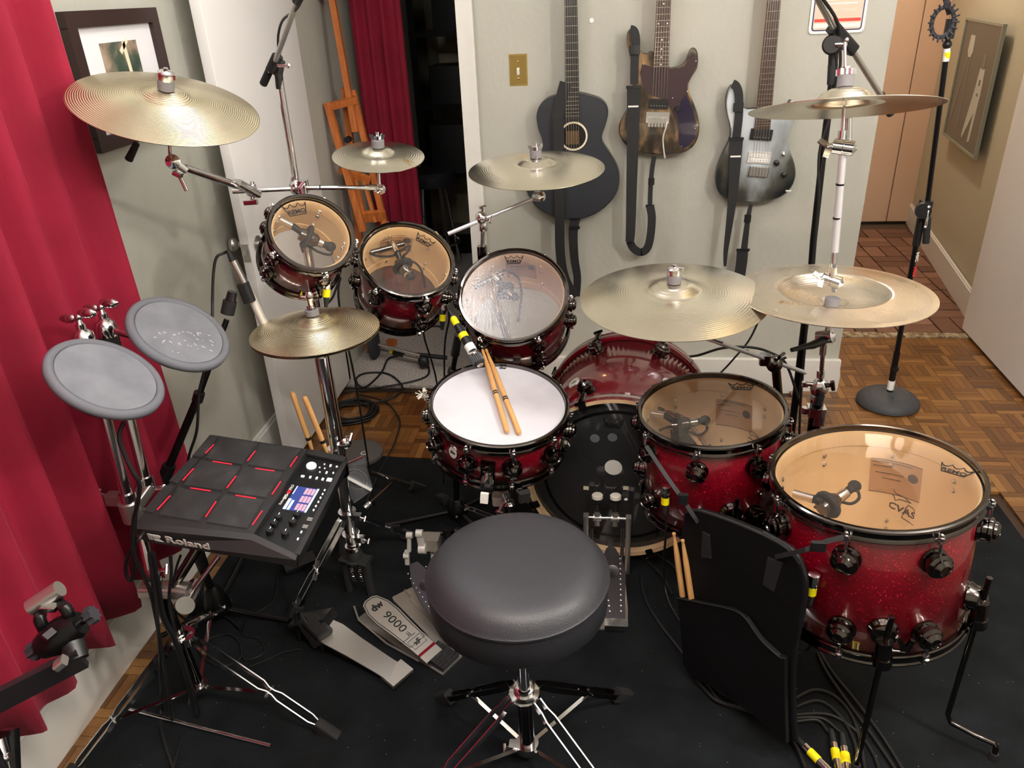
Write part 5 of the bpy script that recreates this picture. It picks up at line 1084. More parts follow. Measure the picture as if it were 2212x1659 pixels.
lettering('Roland', .0085, sp, T3(*(0.0837, -0.0146), ZP + .0004) @ RZ(ang), 'white_print'); lettering('SPD-', .010, sp, T3(*(0.0868, 0.0043), ZP + .0004) @ RZ(ang), 'white_print', bold=.0004); lettering('SX', .010, sp, T3(*(0.0881, 0.0207), ZP + .0004) @ RZ(ang), 'led_red', bold=.0004); lettering('PRO', .010, sp, T3(*(0.0888, 0.0372), ZP + .0004) @ RZ(ang), 'white_print')
for k in ((0.0962, -0.1206), (0.0966, -0.0955), (0.0984, -0.0735), (0.1314, -0.121), (0.1348, -0.0825), (0.136, -0.0573)):
    kb = MB().lathe([(0, 0), (.0085, 0), (.0085, .011), (.0075, .0125), (0, .0125)], T3(*k, ZP), 20).build('knob', 'black_plastic', sp, smooth=30)
    MB().box((*lerp2(k, (k[0], k[1] + .01), .5), ZP + .0126), (.0014, .007, .0006)).build('knob_line', 'button_white', kb, smooth=0)
dl = MB().lathe([(0, 0), (.0125, 0), (.0125, .004), (.011, .006), (0, .006)], T3(*(0.1076, 0.1231), ZP), 28).build('dial', 'button_white', sp)
for k, (sx_, sy_) in (((0.1002, 0.0812), (.008, .006)), ((0.1191, 0.0815), (.0045, .0075)), ((0.1354, 0.0814), (.0045, .0075)), ((0.1508, 0.0805), (.005, .0078)), ((0.1668, 0.0817), (.012, .011)), ((0.1529, 0.1346), (.004, .0075)), ((0.1691, 0.134), (.004, .004)), ((0.1519, 0.1064), (.004, .0075)), ((0.1682, 0.1086), (.003, .0045)), ((0.1291, 0.1221), (.003, .003)), ((0.1367, 0.1368), (.003, .003)), ((0.1354, 0.1049), (.003, .003)), ((0.1424, 0.1212), (.003, .003)),
                       ((0.168, 0.0425), (.003, .005)), ((0.1678, 0.0279), (.003, .005)), ((0.1672, 0.0142), (.003, .005)), ((0.167, -0.0009), (.003, .005)), ((0.1661, -0.0159), (.003, .005)), ((0.1653, -0.0299), (.003, .005)), ((0.1624, -0.1044), (.003, .006)), ((0.1624, -0.1268), (.003, .006))):
    MB().box((*k, ZP + .0012), (sx_, sy_, .0024), RZ(0)).build('button', 'button_white', sp, smooth=0)
for k in ((0.1665, -0.0638), (0.1644, -0.0889)):
    for d in range(3): MB().box((k[0], k[1] + d * .004, ZP + .0003), (.012, .0012, .0004)).build('panel_print', 'white_print', sp, smooth=0)
fx = (-0.0701, -0.1788)[0]; fy = BL[1] - .0112
Mf = T3(fx + .006, fy + (BR[1] - BL[1]) * .26 + .0015, -.029) @ RZ(math.degrees(math.atan2(BR[1] - BL[1], BR[0] - BL[0]))) @ RX(101)
Mf = Mf @ T3(-.022, 0, 0) @ Matrix.Scale(1.22, 4)
lettering('Roland', .027, sp, Mf @ T3(.012, 0, 0), 'white_print', bold=.0006, sx=1.12)
b = MB()
for i in range(3):
    q = i * .0028; b.tube([(-.066 + q, -.008, 0), (-.066 + q, .009 - q, 0), (-.044 - q, .009 - q, 0), (-.042 - q, .006, 0), (-.044 - q, .002, 0), (-.056 + q, .001 - q * .3, 0), (-.058 + q, -.003, 0), (-.056 + q, -.008 + q, 0), (-.040 - q, -.008 + q, 0)], .0008, 4)
o = b.build('maker_mark', 'white_print', sp); o.matrix_local = Mf @ T3(.004, 0, .0004)
MB().box((-.06, 0, -.057), (.15, .15, .010), None, .004).build('mount_plate', 'black_metal', sp, smooth=0)
# small black foot board seen under the pad
o = MB(); o.prism([(-.05, -.03), (.05, -.022), (.05, .03), (-.05, .026)], .012, Matrix.Translation((-0.9719, 1.8246, 0.02)) @ RZ(35)); tag(o.build('foot_switch', 'black_plastic'), 'flat black foot switch on the rug under the sampling pad', 'foot switch')

mat('guitar_black', (40, 43, 48), .42, Coat_Weight=.1); mat('guitar_edge', (18, 18, 20), .35)
mat('smoke_plastic', (60, 44, 48), .06, Coat_Weight=.5); mat('violet_gloss', (30, 22, 52), .08, Coat_Weight=.6)
mat('rosewood', (70, 50, 44), .4); mat('ebony', (34, 32, 33), .4); mat('fret_wire', (200, 196, 186), .2, 1.0)
mat('strap_web', (26, 26, 28), .7); mat('hole_dark', (22, 17, 12), .9); mat('label_brown', (88, 66, 42), .8)
mat('piping_vinyl', (22, 22, 24), .25)
mat('base_grey', (84, 80, 78), .6)

# ============================================================ guitars on the back wall
m = mat('burnt_top', (96, 74, 48), .14, Coat_Weight=.6); n = noise(m, 9, 6, 'Object', (1.6, .8, 1)); tint(m, n, [(.34, (16, 13, 11)), (.46, (62, 48, 34)), (.62, (140, 112, 78)), (.8, (170, 140, 100))])
m = mat('silver_burst', (150, 158, 162), .2, .35, Coat_Weight=.6); n = noise(m, 5, 6, 'Object', (1.2, .7, 1)); 
tc = N(m, 'ShaderNodeTexCoord'); sx3 = N(m, 'ShaderNodeSeparateXYZ'); L(m, tc, 'Object', sx3, 'Vector'); mr = N(m, 'ShaderNodeMapRange'); mr.inputs[1].default_value = -.2; mr.inputs[2].default_value = .16; L(m, sx3, 'Y', mr, 0)
ma = N(m, 'ShaderNodeMath', operation='MULTIPLY_ADD'); ma.inputs[1].default_value = .55; L(m, mr, 0, ma, 0); mb_ = N(m, 'ShaderNodeMath', operation='MULTIPLY'); mb_.inputs[1].default_value = .8; L(m, n, 'Fac', mb_, 0); L(m, mb_, 0, ma, 2)
xa = N(m, 'ShaderNodeMath', operation='ABSOLUTE'); L(m, sx3, 'X', xa, 0); xs = N(m, 'ShaderNodeMath', operation='MULTIPLY_ADD'); xs.inputs[1].default_value = -1.7; L(m, xa, 0, xs, 0); L(m, ma, 0, xs, 2)
r = ramp(m, xs, 0, [(.22, (26, 32, 34)), (.36, (84, 84, 76)), (.48, (150, 156, 156)), (.66, (214, 222, 230))]); L(m, r, 'Color', BS(m), 'Base Color')
FY = 3.07
def FRONT(x, z, y=FY): return Matrix(((1, 0, 0, x), (0, 0, -1, y), (0, 1, 0, z), (0, 0, 0, 1)))
def gtr(label, poly, depth, body_m, edge_m):
    cx = sum(p[0] for p in poly) / len(poly); cz = sum(p[1] for p in poly) / len(poly)
    t = thing('guitar', label, 'guitar', FRONT(cx, cz)); L2 = [(x - cx, z - cz) for x, z in poly]
    n = len(L2); sm = []
    for i in range(n):
        for k in range(3):
            q = k / 3; p0, p1, p2, p3 = L2[i - 1], L2[i], L2[(i + 1) % n], L2[(i + 2) % n]
            sm.append(tuple(.5 * (2 * p1[c] + (p2[c] - p0[c]) * q + (2 * p0[c] - 5 * p1[c] + 4 * p2[c] - p3[c]) * q * q + (3 * p1[c] - p0[c] - 3 * p2[c] + p3[c]) * q ** 3) for c in (0, 1)))
    MB().prism(sm, depth - .006, T3(0, 0, -depth)).build('body', edge_m, t, smooth=35)
    MB().prism(sm, .006, T3(0, 0, -.006), .975).build('top', body_m, t, smooth=35)
    return t, cx, cz
def neck(t, cx, cz, p0, p1, w0, w1, nut, scale, wood, nfret, dots=True, strings=6, bridge=None, head='in'):
    a = V((p0[0] - cx, p0[1] - cz, 0)); d = (V((p1[0] - cx, p1[1] - cz, 0)) - a).normalized(); x = V((d.y, -d.x, 0))
    M = Matrix(((x.x, d.x, 0, a.x), (x.y, d.y, 0, a.y), (0, 0, 1, .004), (0, 0, 0, 1)))
    o = MB().prism([(-w0 / 2, 0), (w0 / 2, 0), (w1 / 2, nut), (-w1 / 2, nut)], .006).build('fretboard', wood, t, smooth=0); o.matrix_local = M; WM[o.name] = M
    nk = MB().prism([(-w0 * .46, .02), (w0 * .46, .02), (w1 * .46, nut), (-w1 * .46, nut)], .018, T3(0, 0, -.018), 1).build('neck', 'hickory' if wood != 'ebony' else 'guitar_edge', t, smooth=0); nk.matrix_local = M; WM[nk.name] = M
    bw = lambda y: w0 + (w1 - w0) * y / nut
    fm = MB().box((0, 0, 0), (1, .0014, .0012)).mesh('fret', 'fret_wire', 0)
    for k in range(1, nfret + 1):
        y = nut - scale + scale * 2 ** (-k / 12) * 1.0; y = nut - scale * (1 - 2 ** (-k / 12))
        if y > .002: inst('fret', fm, o, T3(0, y, .0063) @ Matrix.Diagonal((bw(y) * .98, 1, 1, 1)))
    if dots:
        for k in (3, 5, 7, 9, 12, 15, 17, 19, 21):
            y = nut - scale * (1 - (2 ** (-k / 12) + 2 ** (-(k - 1) / 12)) / 2)
            if y > .008:
                for s in ((-.3, .3) if k == 12 else (0,)): MB().lathe([(0, .0062), (.0026, .0062), (.0026, .0066), (0, .0066)], T3(s * bw(y), y, 0), 10).build('fret_dot', 'white_plastic', o)
    br = nut - scale if bridge is None else bridge
    for i in range(strings):
        q = (i - (strings - 1) / 2) / (strings - 1)
        s = MB().tube([(q * w0 * .92, br, .012), (q * w1 * .82, nut, .0085)], .0005 + .00012 * (strings - i) / 2, 5).build('string', 'fret_wire', t); s.matrix_local = M
    MB().box((0, nut + .002, .004), (w1, .004, .008)).build('nut', 'white_plastic', o, smooth=0)
    hd = [(-w1 / 2, nut + .003), (w1 / 2, nut + .003), (w1 * .8, nut + .03), (w1 * .75, nut + .15), (0, nut + .17), (-w1 * .75, nut + .15), (-w1 * .8, nut + .03)] if head == 'sym' else [(-w1 / 2, nut + .003), (w1 / 2, nut + .003), (w1 * .62, nut + .05), (w1 * .5, nut + .17), (-w1 * .3, nut + .19), (-w1 * .9, nut + .16), (-w1 * .75, nut + .03)]
    h = MB().prism(hd, .014, T3(0, 0, -.014)).build('headstock', 'guitar_edge', t, smooth=0); h.matrix_local = M; WM[h.name] = M
    for i in range(3):
        for s in (-1, 1): MB().cyl((s * w1 * .45, nut + .045 + i * .038, 0), (s * w1 * .45, nut + .045 + i * .038, .010), .004, None, 10).build('tuner', 'chrome', h)
    hk = MB(); hk.cyl((0, nut + .06, -.016), (0, nut + .06, -.055), .006, None, 10); hk.tube([(-w1 * .75, nut + .02, .006), (-w1 * .75, nut + .02, -.014), (0, nut + .02, -.03), (w1 * .75, nut + .02, -.014), (w1 * .75, nut + .02, .006)], .005, 8)
    g = hk.build('wall_hook', 'black_metal', t); g.matrix_local = M
    return M, o
g1, cx, cz = gtr('matte black acoustic guitar hanging beside the doorway', [(-0.1822, 1.2677), (-0.2173, 1.2605), (-0.2526, 1.2505), (-0.2797, 1.2263), (-0.2926, 1.1901), (-0.288, 1.1445), (-0.2741, 1.1038), (-0.2738, 1.0689), (-0.2941, 1.034), (-0.326, 0.9928), (-0.3433, 0.9386), (-0.3328, 0.883), (-0.2937, 0.8325), (-0.2318, 0.797), (-0.1568, 0.7866), (-0.0884, 0.7985), (-0.027, 0.8353), (0.0149, 0.887), (0.0272, 0.9383), (0.0191, 0.9862), (-0.0085, 1.0368), (-0.0387, 1.081), (-0.0431, 1.1099), (-0.0306, 1.1466), (-0.0206, 1.1884), (-0.0268, 1.2191), (-0.049, 1.2418), (-0.0837, 1.2554), (-0.1271, 1.266)], .065, 'guitar_black', 'guitar_edge')
p0 = [(-0.1545, 1.1723), (-0.1569, 1.5819)]
M1, fb = neck(g1, cx, cz, p0[0], p0[1], .055, .044, .46, .648, 'ebony', 20, False)
sh_ = [(-0.1514, 1.1125)][0]; sh_ = (sh_[0] - cx, sh_[1] - cz)
MB().lathe([(0, .0002), (.047, .0002), (.047, .0008), (0, .0008)], T3(*sh_), 40).build('sound_hole', 'hole_dark', g1, smooth=20)
b = MB(); b.lathe([(.047, 0), (.0475, .0016), (.0535, .0016), (.054, 0)], T3(*sh_), 48); b.build('rosette', 'cream', g1, smooth=20)
MB().box((sh_[0] - .004, sh_[1] - .005, .001), (.05, .05, .0008)).build('inner_label', 'label_brown', g1, smooth=0)
MB().box((sh_[0] - .002, sh_[1] - .155, .005), (.15, .03, .009), None, .006).build('bridge', 'ebony', g1, smooth=30)
g2, cx2, cz2 = gtr('electric guitar with burnt wood top and dark smoky pickguard', [(0.1971, 1.3485), (0.2167, 1.3452), (0.2387, 1.3481), (0.2571, 1.3631), (0.2666, 1.3887), (0.2765, 1.4064), (0.2902, 1.4059), (0.2999, 1.3824), (0.2998, 1.3408), (0.2824, 1.3098), (0.2729, 1.2836), (0.2817, 1.2484), (0.3051, 1.1988), (0.3198, 1.146), (0.3193, 1.1012), (0.3033, 1.0647), (0.27, 1.0425), (0.2238, 1.036), (0.1654, 1.036), (0.1064, 1.046), (0.0588, 1.0673), (0.0317, 1.0967), (0.0212, 1.1254), (0.0252, 1.1564), (0.0441, 1.1922), (0.0595, 1.2222), (0.0664, 1.263), (0.0687, 1.306), (0.064, 1.354), (0.0534, 1.3962), (0.0441, 1.4328), (0.0445, 1.4635), (0.054, 1.4783), (0.0684, 1.4747), (0.0822, 1.4544), (0.0877, 1.4209), (0.0995, 1.3998), (0.1185, 1.3939), (0.1393, 1.401)], .042, 'burnt_top', 'guitar_edge')
def onbody(pts, cx, cz): return [(x - cx, z - cz) for x, z in pts]
MB().prism(onbody([(0.1018, 1.3632), (0.095, 1.3318), (0.1029, 1.2942), (0.1222, 1.2613), (0.1453, 1.2498), (0.1798, 1.2379), (0.2097, 1.2042), (0.2319, 1.1594), (0.2437, 1.12), (0.2449, 1.0774), (0.2588, 1.0559), (0.2858, 1.0679), (0.3084, 1.1015), (0.3096, 1.1463), (0.2919, 1.2019), (0.2687, 1.2596), (0.2681, 1.289), (0.287, 1.3255), (0.2935, 1.3619), (0.2882, 1.3931), (0.2771, 1.3961), (0.2703, 1.3731), (0.2524, 1.3503), (0.228, 1.3406), (0.1973, 1.3442), (0.1414, 1.3487)], cx2, cz2), .0025, T3(0, 0, .0002)).build('pickguard', 'smoke_plastic', g2, smooth=0)
MB().prism(onbody([(0.2636, 1.2517), (0.2479, 1.2305), (0.2365, 1.1815), (0.248, 1.1255), (0.2497, 1.0745), (0.2632, 1.0599), (0.2856, 1.0708), (0.3067, 1.1015), (0.3073, 1.1463), (0.2904, 1.1992)], cx2, cz2), .0008, T3(0, 0, .0029)).build('guard_violet_panel', 'violet_gloss', g2, smooth=0)  # dark violet sheet over the lower pickguard
p0 = [(0.1682, 1.3478), (0.1693, 1.5682)]
M2, fb = neck(g2, cx2, cz2, p0[0], p0[1], .056, .043, .46, .648, 'rosewood', 22, True, 6, -.105)
def part2(t, cx, cz, c, size, ang, z, name, m, bev=.002):
    o = MB().box((0, 0, z), size, None, bev).build(name, m, t, smooth=30); o.matrix_local = T3(c[0] - cx, c[1] - cz) @ RZ(ang); WM[o.name] = o.matrix_local.copy(); return o
pk = part2(g2, cx2, cz2, [(0.1646, 1.2219)][0], (.072, .034, .008), -4, .005, 'pickup', 'black_plastic')
for i in range(6): MB().lathe([(0, .009), (.0022, .009), (.0018, .0105), (0, .0105)], T3(-.026 + i * .0104, -.006), 8).build('pole_screw', 'chrome', pk)
tb = part2(g2, cx2, cz2, [(0.1643, 1.174)][0], (.086, .040, .010), -3, .006, 'bridge', 'chrome')
for i in range(6): MB().box((-.030 + i * .012, -.016, .013), (.009, .034, .008), None, .002).build('saddle', 'satin_steel', tb, smooth=30)
ar = MB().tube([(.036, -.012, .014), (.034, -.03, .02), (.026, -.075, .022), (.040, -.145, .022)], .0028, 8, 3).build('tremolo_arm', 'white_metal', tb)
kn = [(0.2353, 1.2035)][0]; MB().lathe([(0, 0), (.011, 0), (.010, .012), (.008, .014), (0, .014)], T3(kn[0] - cx2, kn[1] - cz2, .003), 20).build('knob', 'black_plastic', g2)
for q in [(0.1063, 1.3604), (0.2928, 1.3645), (0.2686, 1.2623), (0.3049, 1.1297), (0.2582, 1.0657), (0.2164, 1.2406)]: MB().sph((q[0] - cx2, q[1] - cz2, .003), .0024, (1, 1, .5), 8).build('guard_screw', 'chrome', g2)
g3, cx3, cz3 = gtr('silver and black burst electric guitar behind the topmost crash', [(0.5245, 1.1927), (0.5079, 1.1927), (0.4856, 1.1938), (0.4687, 1.2079), (0.4583, 1.2378), (0.4444, 1.2703), (0.4284, 1.2777), (0.4168, 1.2578), (0.4127, 1.2203), (0.4199, 1.1793), (0.4327, 1.1403), (0.44, 1.1067), (0.4332, 1.0731), (0.4149, 1.0307), (0.3993, 0.9789), (0.396, 0.9379), (0.4056, 0.8961), (0.4339, 0.8644), (0.4762, 0.8504), (0.5352, 0.846), (0.5987, 0.8511), (0.6491, 0.8672), (0.6809, 0.9006), (0.6922, 0.9443), (0.6833, 0.9908), (0.6583, 1.0454), (0.6485, 1.0822), (0.6551, 1.1209), (0.6644, 1.1536), (0.6632, 1.1916), (0.6515, 1.2161), (0.6417, 1.2164), (0.634, 1.1978), (0.6138, 1.1821), (0.5816, 1.1749)], .042, 'silver_burst', 'guitar_edge')
p0 = [(0.5494, 1.1208), (0.5454, 1.5524)]
M3, fb = neck(g3, cx3, cz3, p0[0], p0[1], .057, .043, .50, .648, 'rosewood', 24, False, 6, -.10)
pk = part2(g3, cx3, cz3, [(0.5479, 1.1024)][0], (.080, .040, .008), -5, .005, 'pickup', 'black_plastic'); part2(g3, cx3, cz3, [(0.5479, 1.1024)][0], (.064, .030, .004), -5, .010, 'pickup_cover', 'ebony')
for i in range(6): MB().lathe([(0, .009), (.0022, .009), (.0018, .0125), (0, .0125)], T3(-.026 + i * .0104, -.009), 8).build('pole_screw', 'chrome', pk)
pk = part2(g3, cx3, cz3, [(0.5489, 1.0188)][0], (.084, .042, .008), -5, .005, 'pickup', 'white_metal'); part2(g3, cx3, cz3, [(0.5481, 1.0268)][0], (.066, .014, .005), -5, .010, 'pickup_coil', 'white_plastic', .006); part2(g3, cx3, cz3, [(0.5492, 1.0107)][0], (.066, .014, .005), -5, .010, 'pickup_coil', 'white_plastic', .006)
for i in range(6): MB().lathe([(0, .012), (.002, .012), (.0018, .0132), (0, .0132)], T3(-.026 + i * .0104, -.009), 8).build('pole_screw', 'chrome', pk)
tb = part2(g3, cx3, cz3, [(0.5512, 0.9673)][0], (.074, .038, .010), -5, .006, 'bridge', 'chrome')
for i in range(6): MB().box((-.028 + i * .0112, -.0, .013), (.009, .034, .008), None, .002).build('saddle', 'satin_steel', tb, smooth=30)
for q, mm in zip([(0.6146, 0.9979), (0.6464, 0.9528), (0.6355, 1.0289)], ('black_plastic', 'black_plastic', 'chrome')): MB().lathe([(0, 0), (.011 if mm != 'chrome' else .009, 0), (.010 if mm != 'chrome' else .006, .013), (.007 if mm != 'chrome' else .003, .015), (0, .016)], T3(q[0] - cx3, q[1] - cz3, 0), 18).build('knob', mm, g3)
# straps
def strap(t, name, pts, w, th=.003, m='strap_web', k=5): return P(MB().ribbon(pts, (1, 0, 0), w, th, k), name, m, t)
def buckle(t, p, w=.05, h=.010): return P(MB().box(p, (w, .008, h), None, .003), 'buckle', 'black_plastic', t)
strap(g1, 'strap', [(-0.1784, 3.06, 1.3083), (-0.2003, 3.06, 1.2322), (-0.2138, 3.06, 1.1572), (-0.2101, 3.06, 1.0538)], .045); strap(g1, 'strap', [(-0.2079, 3.055, 1.1747), (-0.208, 3.055, 1.0547), (-0.2081, 3.055, 0.9301), (-0.2083, 3.055, 0.8007), (-0.2085, 3.055, 0.6662), (-0.1965, 3.055, 0.5668), (-0.1683, 3.055, 0.4955), (-0.1433, 3.055, 0.4646)], [.042, .036], .004)
strap(g1, 'strap', [(-0.1447, 3.085, 0.4533), (-0.1403, 3.085, 0.5359), (-0.1515, 3.085, 0.6167), (-0.1565, 3.085, 0.7152), (-0.1524, 3.085, 0.7634), (-0.1466, 3.085, 0.7919)], [.030, .042], .004); buckle(g1, (-0.1486, 3.083, 0.7505), .04, .012)
strap(g2, 'strap', [(0.054, 3.06, 1.4781), (0.0689, 3.06, 1.4715), (0.0765, 3.06, 1.4378), (0.0733, 3.06, 1.3762), (0.074, 3.06, 1.294)], .030)
buckle(g2, (0.0722, 3.056, 1.4106), .038, .03); buckle(g2, (0.0725, 3.056, 1.2848), .056, .010)
strap(g2, 'strap', [(0.0724, 3.056, 1.2881), (0.0741, 3.056, 1.1671), (0.0744, 3.056, 1.0311), (0.0746, 3.056, 0.8891), (0.075, 3.056, 0.7407), (0.0724, 3.056, 0.6988)], [.050, .034], .004)
strap(g2, 'strap', [(0.0727, 3.075, 0.6969), (0.0884, 3.075, 0.6658), (0.1188, 3.075, 0.6481), (0.1443, 3.075, 0.6654), (0.1554, 3.075, 0.7155), (0.158, 3.075, 0.7911), (0.149, 3.075, 0.8376)], .032, .004); strap(g2, 'strap', [(0.1492, 3.08, 0.8363), (0.1486, 3.08, 0.9004), (0.1512, 3.08, 0.9721), (0.1578, 3.08, 1.0282)], .018, .004)
buckle(g2, (0.1491, 3.078, 0.8368), .034, .010); buckle(g2, (0.1508, 3.078, 0.9333), .024, .026)
lb = P(MB().box((0.0726, 3.0525, 1.2172), (.038, .002, .006)), 'strap_print', 'white_print', g2)
strap(g3, 'strap', [(0.4271, 3.06, 1.2845), (0.4409, 3.06, 1.2762), (0.4534, 3.06, 1.2457), (0.4598, 3.06, 1.1728), (0.4581, 3.06, 1.0968)], .030); buckle(g3, (0.455, 3.056, 1.2027), .036, .03); buckle(g3, (0.4564, 3.056, 1.0908), .056, .010)
strap(g3, 'strap', [(0.4561, 3.056, 1.0942), (0.4603, 3.056, 1.0059), (0.4622, 3.056, 0.8832), (0.459, 3.056, 0.7742), (0.4539, 3.056, 0.6616), (0.4558, 3.056, 0.5941)], [.052, .010], .004)
P(MB().box((0.4597, 3.0525, 1.0271), (.038, .002, .006)), 'strap_print', 'white_print', g3)
strap(g3, 'strap', [(0.5379, 3.08, 0.8366), (0.5321, 3.08, 0.7854), (0.5302, 3.08, 0.7295), (0.5282, 3.08, 0.6536)], [.014, .026], .004); buckle(g3, (0.5304, 3.078, 0.7822), .026, .03); buckle(g3, (0.5242, 3.078, 0.6543), .052, .010); strap(g3, 'strap', [(0.5224, 3.078, 0.6543), (0.5231, 3.078, 0.606), (0.5201, 3.078, 0.5372)], .044, .004)
P(MB().box((0.6699, 3.065, 0.892), (.02, .004, .004)), 'jack_plate', 'white_plastic', g3)

# ============================================================ drumsticks
def stick(label, butt, tip, group=None, band=.42):
    a = V(butt); c = V(tip); Ls = (c - a).length; t = thing('drumstick', label, 'drumstick', along(a, c - a), group)
    MB().lathe([(0, 0), (.0045, .001), (.0070, .006), (.0074, .015), (.0074, Ls * .66), (.0068, Ls * .75), (.0042, Ls * .93), (.0033, Ls * .965), (.0040, Ls * .972), (.0050, Ls * .985), (.0042, Ls * .996), (0, Ls)], None, 16).build('shaft', 'hickory', t, smooth=50)
    for q in (band, band + .022): MB().lathe([(.0074, Ls * q), (.0077, Ls * q + .0005), (.0077, Ls * q + .005), (.0074, Ls * q + .0055)], None, 16).build('printed_band', 'ink', t)
    return t
FS = frame((-0.293, 1.8, 0.639), (0.1, -0.147, 0.984))
def onsn(p): return FS @ V(p)
stick('left drumstick of the pair lying on the snare head', onsn((0.0367, -0.1267, 0)), onsn((-0.0832, 0.2392, 0.012)), band=.40)
stick('right drumstick of the pair lying on the snare head', onsn((0.0678, -0.1274, 0)), onsn((-0.0674, 0.2244, 0.012)), band=.36)
stick('left drumstick held in the hi-hat stand clamp', (-0.8248, 1.7, 0.7091), (-0.8117, 1.73, 0.4971), band=.7); stick('right drumstick held in the hi-hat stand clamp', (-0.7939, 1.7, 0.6973), (-0.7665, 1.725, 0.4927), band=.7)

# ============================================================ stick bag
u = V((.205, -.225, 0)).normalized(); nb = V((u.y, -u.x, 0)); MBG = Matrix(((u.x, 0, nb.x, .205), (u.y, 0, nb.y, 1.48), (0, 1, 0, 0), (0, 0, 0, 1)))
bg = thing('stick_bag', 'black nylon stick bag slung between the two floor toms', 'bag', MBG)
OUT = ((-0.0396, 0.501), (-0.0071, 0.5279), (0.0729, 0.5501), (0.1716, 0.5684), (0.2366, 0.5705), (0.2662, 0.5513), (0.2851, 0.5057), (0.2878, 0.4191), (0.2857, 0.3379), (0.2936, 0.2331), (0.3105, 0.1313), (0.3237, 0.0741), (0.3072, 0.0667), (0.233, 0.0795), (0.1228, 0.0676), (0.028, 0.0424), (0.0044, 0.0585), (-0.0182, 0.1847), (-0.0394, 0.3209), (-0.0462, 0.4312))
o = MB().prism(OUT, .020, T3(0, 0, -.026)).build('bag_body', 'bag_nylon', bg, smooth=30)
PK = ((-0.03, 0.2574), (0.0423, 0.2949), (0.1352, 0.3418), (0.1717, 0.3441), (0.2159, 0.3159), (0.2665, 0.3056), (0.2811, 0.3123), (0.2925, 0.2322), (0.3094, 0.1303), (0.3186, 0.0751), (0.233, 0.0795), (0.1228, 0.0676), (0.028, 0.0424), (0.0044, 0.0585), (-0.014, 0.1723))
MB().prism(PK, .010, T3(0, 0, .002), .99).build('pocket', 'bag_nylon', bg, smooth=30)
MB().tube([(*p, .013) for p in PK[:7]], .0016, 6, 3).build('pocket_binding', 'black_rubber', bg)
MB().tube([(*p, -.014) for p in OUT[3:12]], .007, 8, 4).build('bag_piping', 'piping_vinyl', bg); MB().tube([(*p, -.010) for p in OUT[:6]], .004, 8, 3).build('zip', 'black_rubber', bg)
MB().prism(((0.0179, 0.4843), (0.0387, 0.4864), (0.05, 0.4262), (0.0203, 0.4108)), .003, T3(0, 0, -.006)).build('strap_tab', 'strap_web', bg, smooth=0); MB().prism(((0.1962, 0.5259), (0.2326, 0.5337), (0.223, 0.4489), (0.193, 0.4471)), .003, T3(0, 0, -.006)).build('strap_tab', 'strap_web', bg, smooth=0)
wb = lambda p, z=-.004: MBG @ V((p[0], p[1], z))
P(MB().ribbon([(0.0897, 1.585, 0.6413), (0.1356, 1.52, 0.5997), (0.1668, 1.49, 0.5674), wb((0.0023, 0.5016))], (1, .6, .3), .010, .002), 'strap', 'strap_web', bg); P(MB().box((0.1732, 1.487, 0.562), (.022, .012, .026), None, .004), 'strap_slider', 'black_plastic', bg)
P(MB().ribbon([wb((0.2136, 0.5372)), (0.387, 1.25, 0.6191), (0.4254, 1.245, 0.6479), (0.4531, 1.25, 0.6543)], (.1, .4, 1), .010, .002), 'strap', 'strap_web', bg); P(MB().box((0.4078, 1.243, 0.6351), (.030, .010, .020), None, .004), 'strap_slider', 'black_plastic', bg)
MS2 = MBG
def bagpt(p, z): return MBG @ V((p[0], p[1], z))
stick('left light drumstick standing in the black stick bag', bagpt((-0.0104, 0.2062), -.001), bagpt((-0.0617, 0.437), .004), band=.2); stick('right light drumstick standing in the black stick bag', bagpt((0.0197, 0.2137), -.001), bagpt((-0.0329, 0.4339), .004), band=.2)

# ============================================================ microphones
def drum_mic(label, fr, a, b_, c, d, e, cab, xlr=None):
    t = thing('drum_microphone', label, 'microphone', fr @ T3(*c)); q = lambda p: fr @ V(p)
    P(MB().cyl(q(a), q(b_), .0105, None, 14), 'bracket', 'chrome', t)
    g = MB(); dd = (q(d) - q(c)).normalized(); x = dd.orthogonal().normalized(); y = dd.cross(x); g.tube([q(c) + .027 * (math.cos(k * PI / 10) * x + math.sin(k * PI / 10) * y) for k in range(20)], .007, 8, closed=True); P(g, 'shock_ring', 'black_rubber', t)
    P(MB().lathe_at([(0, -.024), (.017, -.021), (.020, .0), (.0185, .022), (.012, .032), (0, .032)], q(c), dd, 18), 'mic_body', 'black_nickel', t)
    P(MB().cyl(q(b_), q(c), .009, None, 10), 'mount_arm', 'black_plastic', t)
    P(MB().lathe_at([(0, 0), (.011, 0), (.013, .006), (.013, (q(d) - q(c)).length * .9), (0, (q(d) - q(c)).length)], q(c) + dd * .012, dd, 16), 'mic_head', 'chrome', t)
    P(MB().sph(q(e), .0150, (1, 1, .9), 14), 'connector_cap', 'black_rubber', t); P(MB().cyl(q(d), q(e), .0095, None, 10), 'connector_neck', 'black_rubber', t)
    P(MB().tube([q(p) for p in cab], .0036, 8, 6), 'cable', 'cable_black', t)
    if xlr: P(MB().cyl(q(xlr[0]), q(xlr[1]),   .0075, .0085, 12), 'inline_plug', 'black_nickel', t)
    return t
drum_mic('chrome and black microphone inside the smallest rack tom', frame((-0.761, 1.855, 1.093), (0.532, -0.527, 0.663)), (-0.0856, 0.0468, -0.06), (-0.0456, 0.0384, -0.06), (-0.0011, 0.0316, -0.08), (0.0329, 0.0291, -0.085), (0.0628, 0.0235, -0.08), [(0.0683, 0.021, -0.08), (0.0668, -0.0003, -0.08), (0.0385, 0.0029, -0.09), (0.016, 0.0155, -0.1), (-0.0112, 0.0265, -0.11), (0.0016, 0.0129, -0.13)])
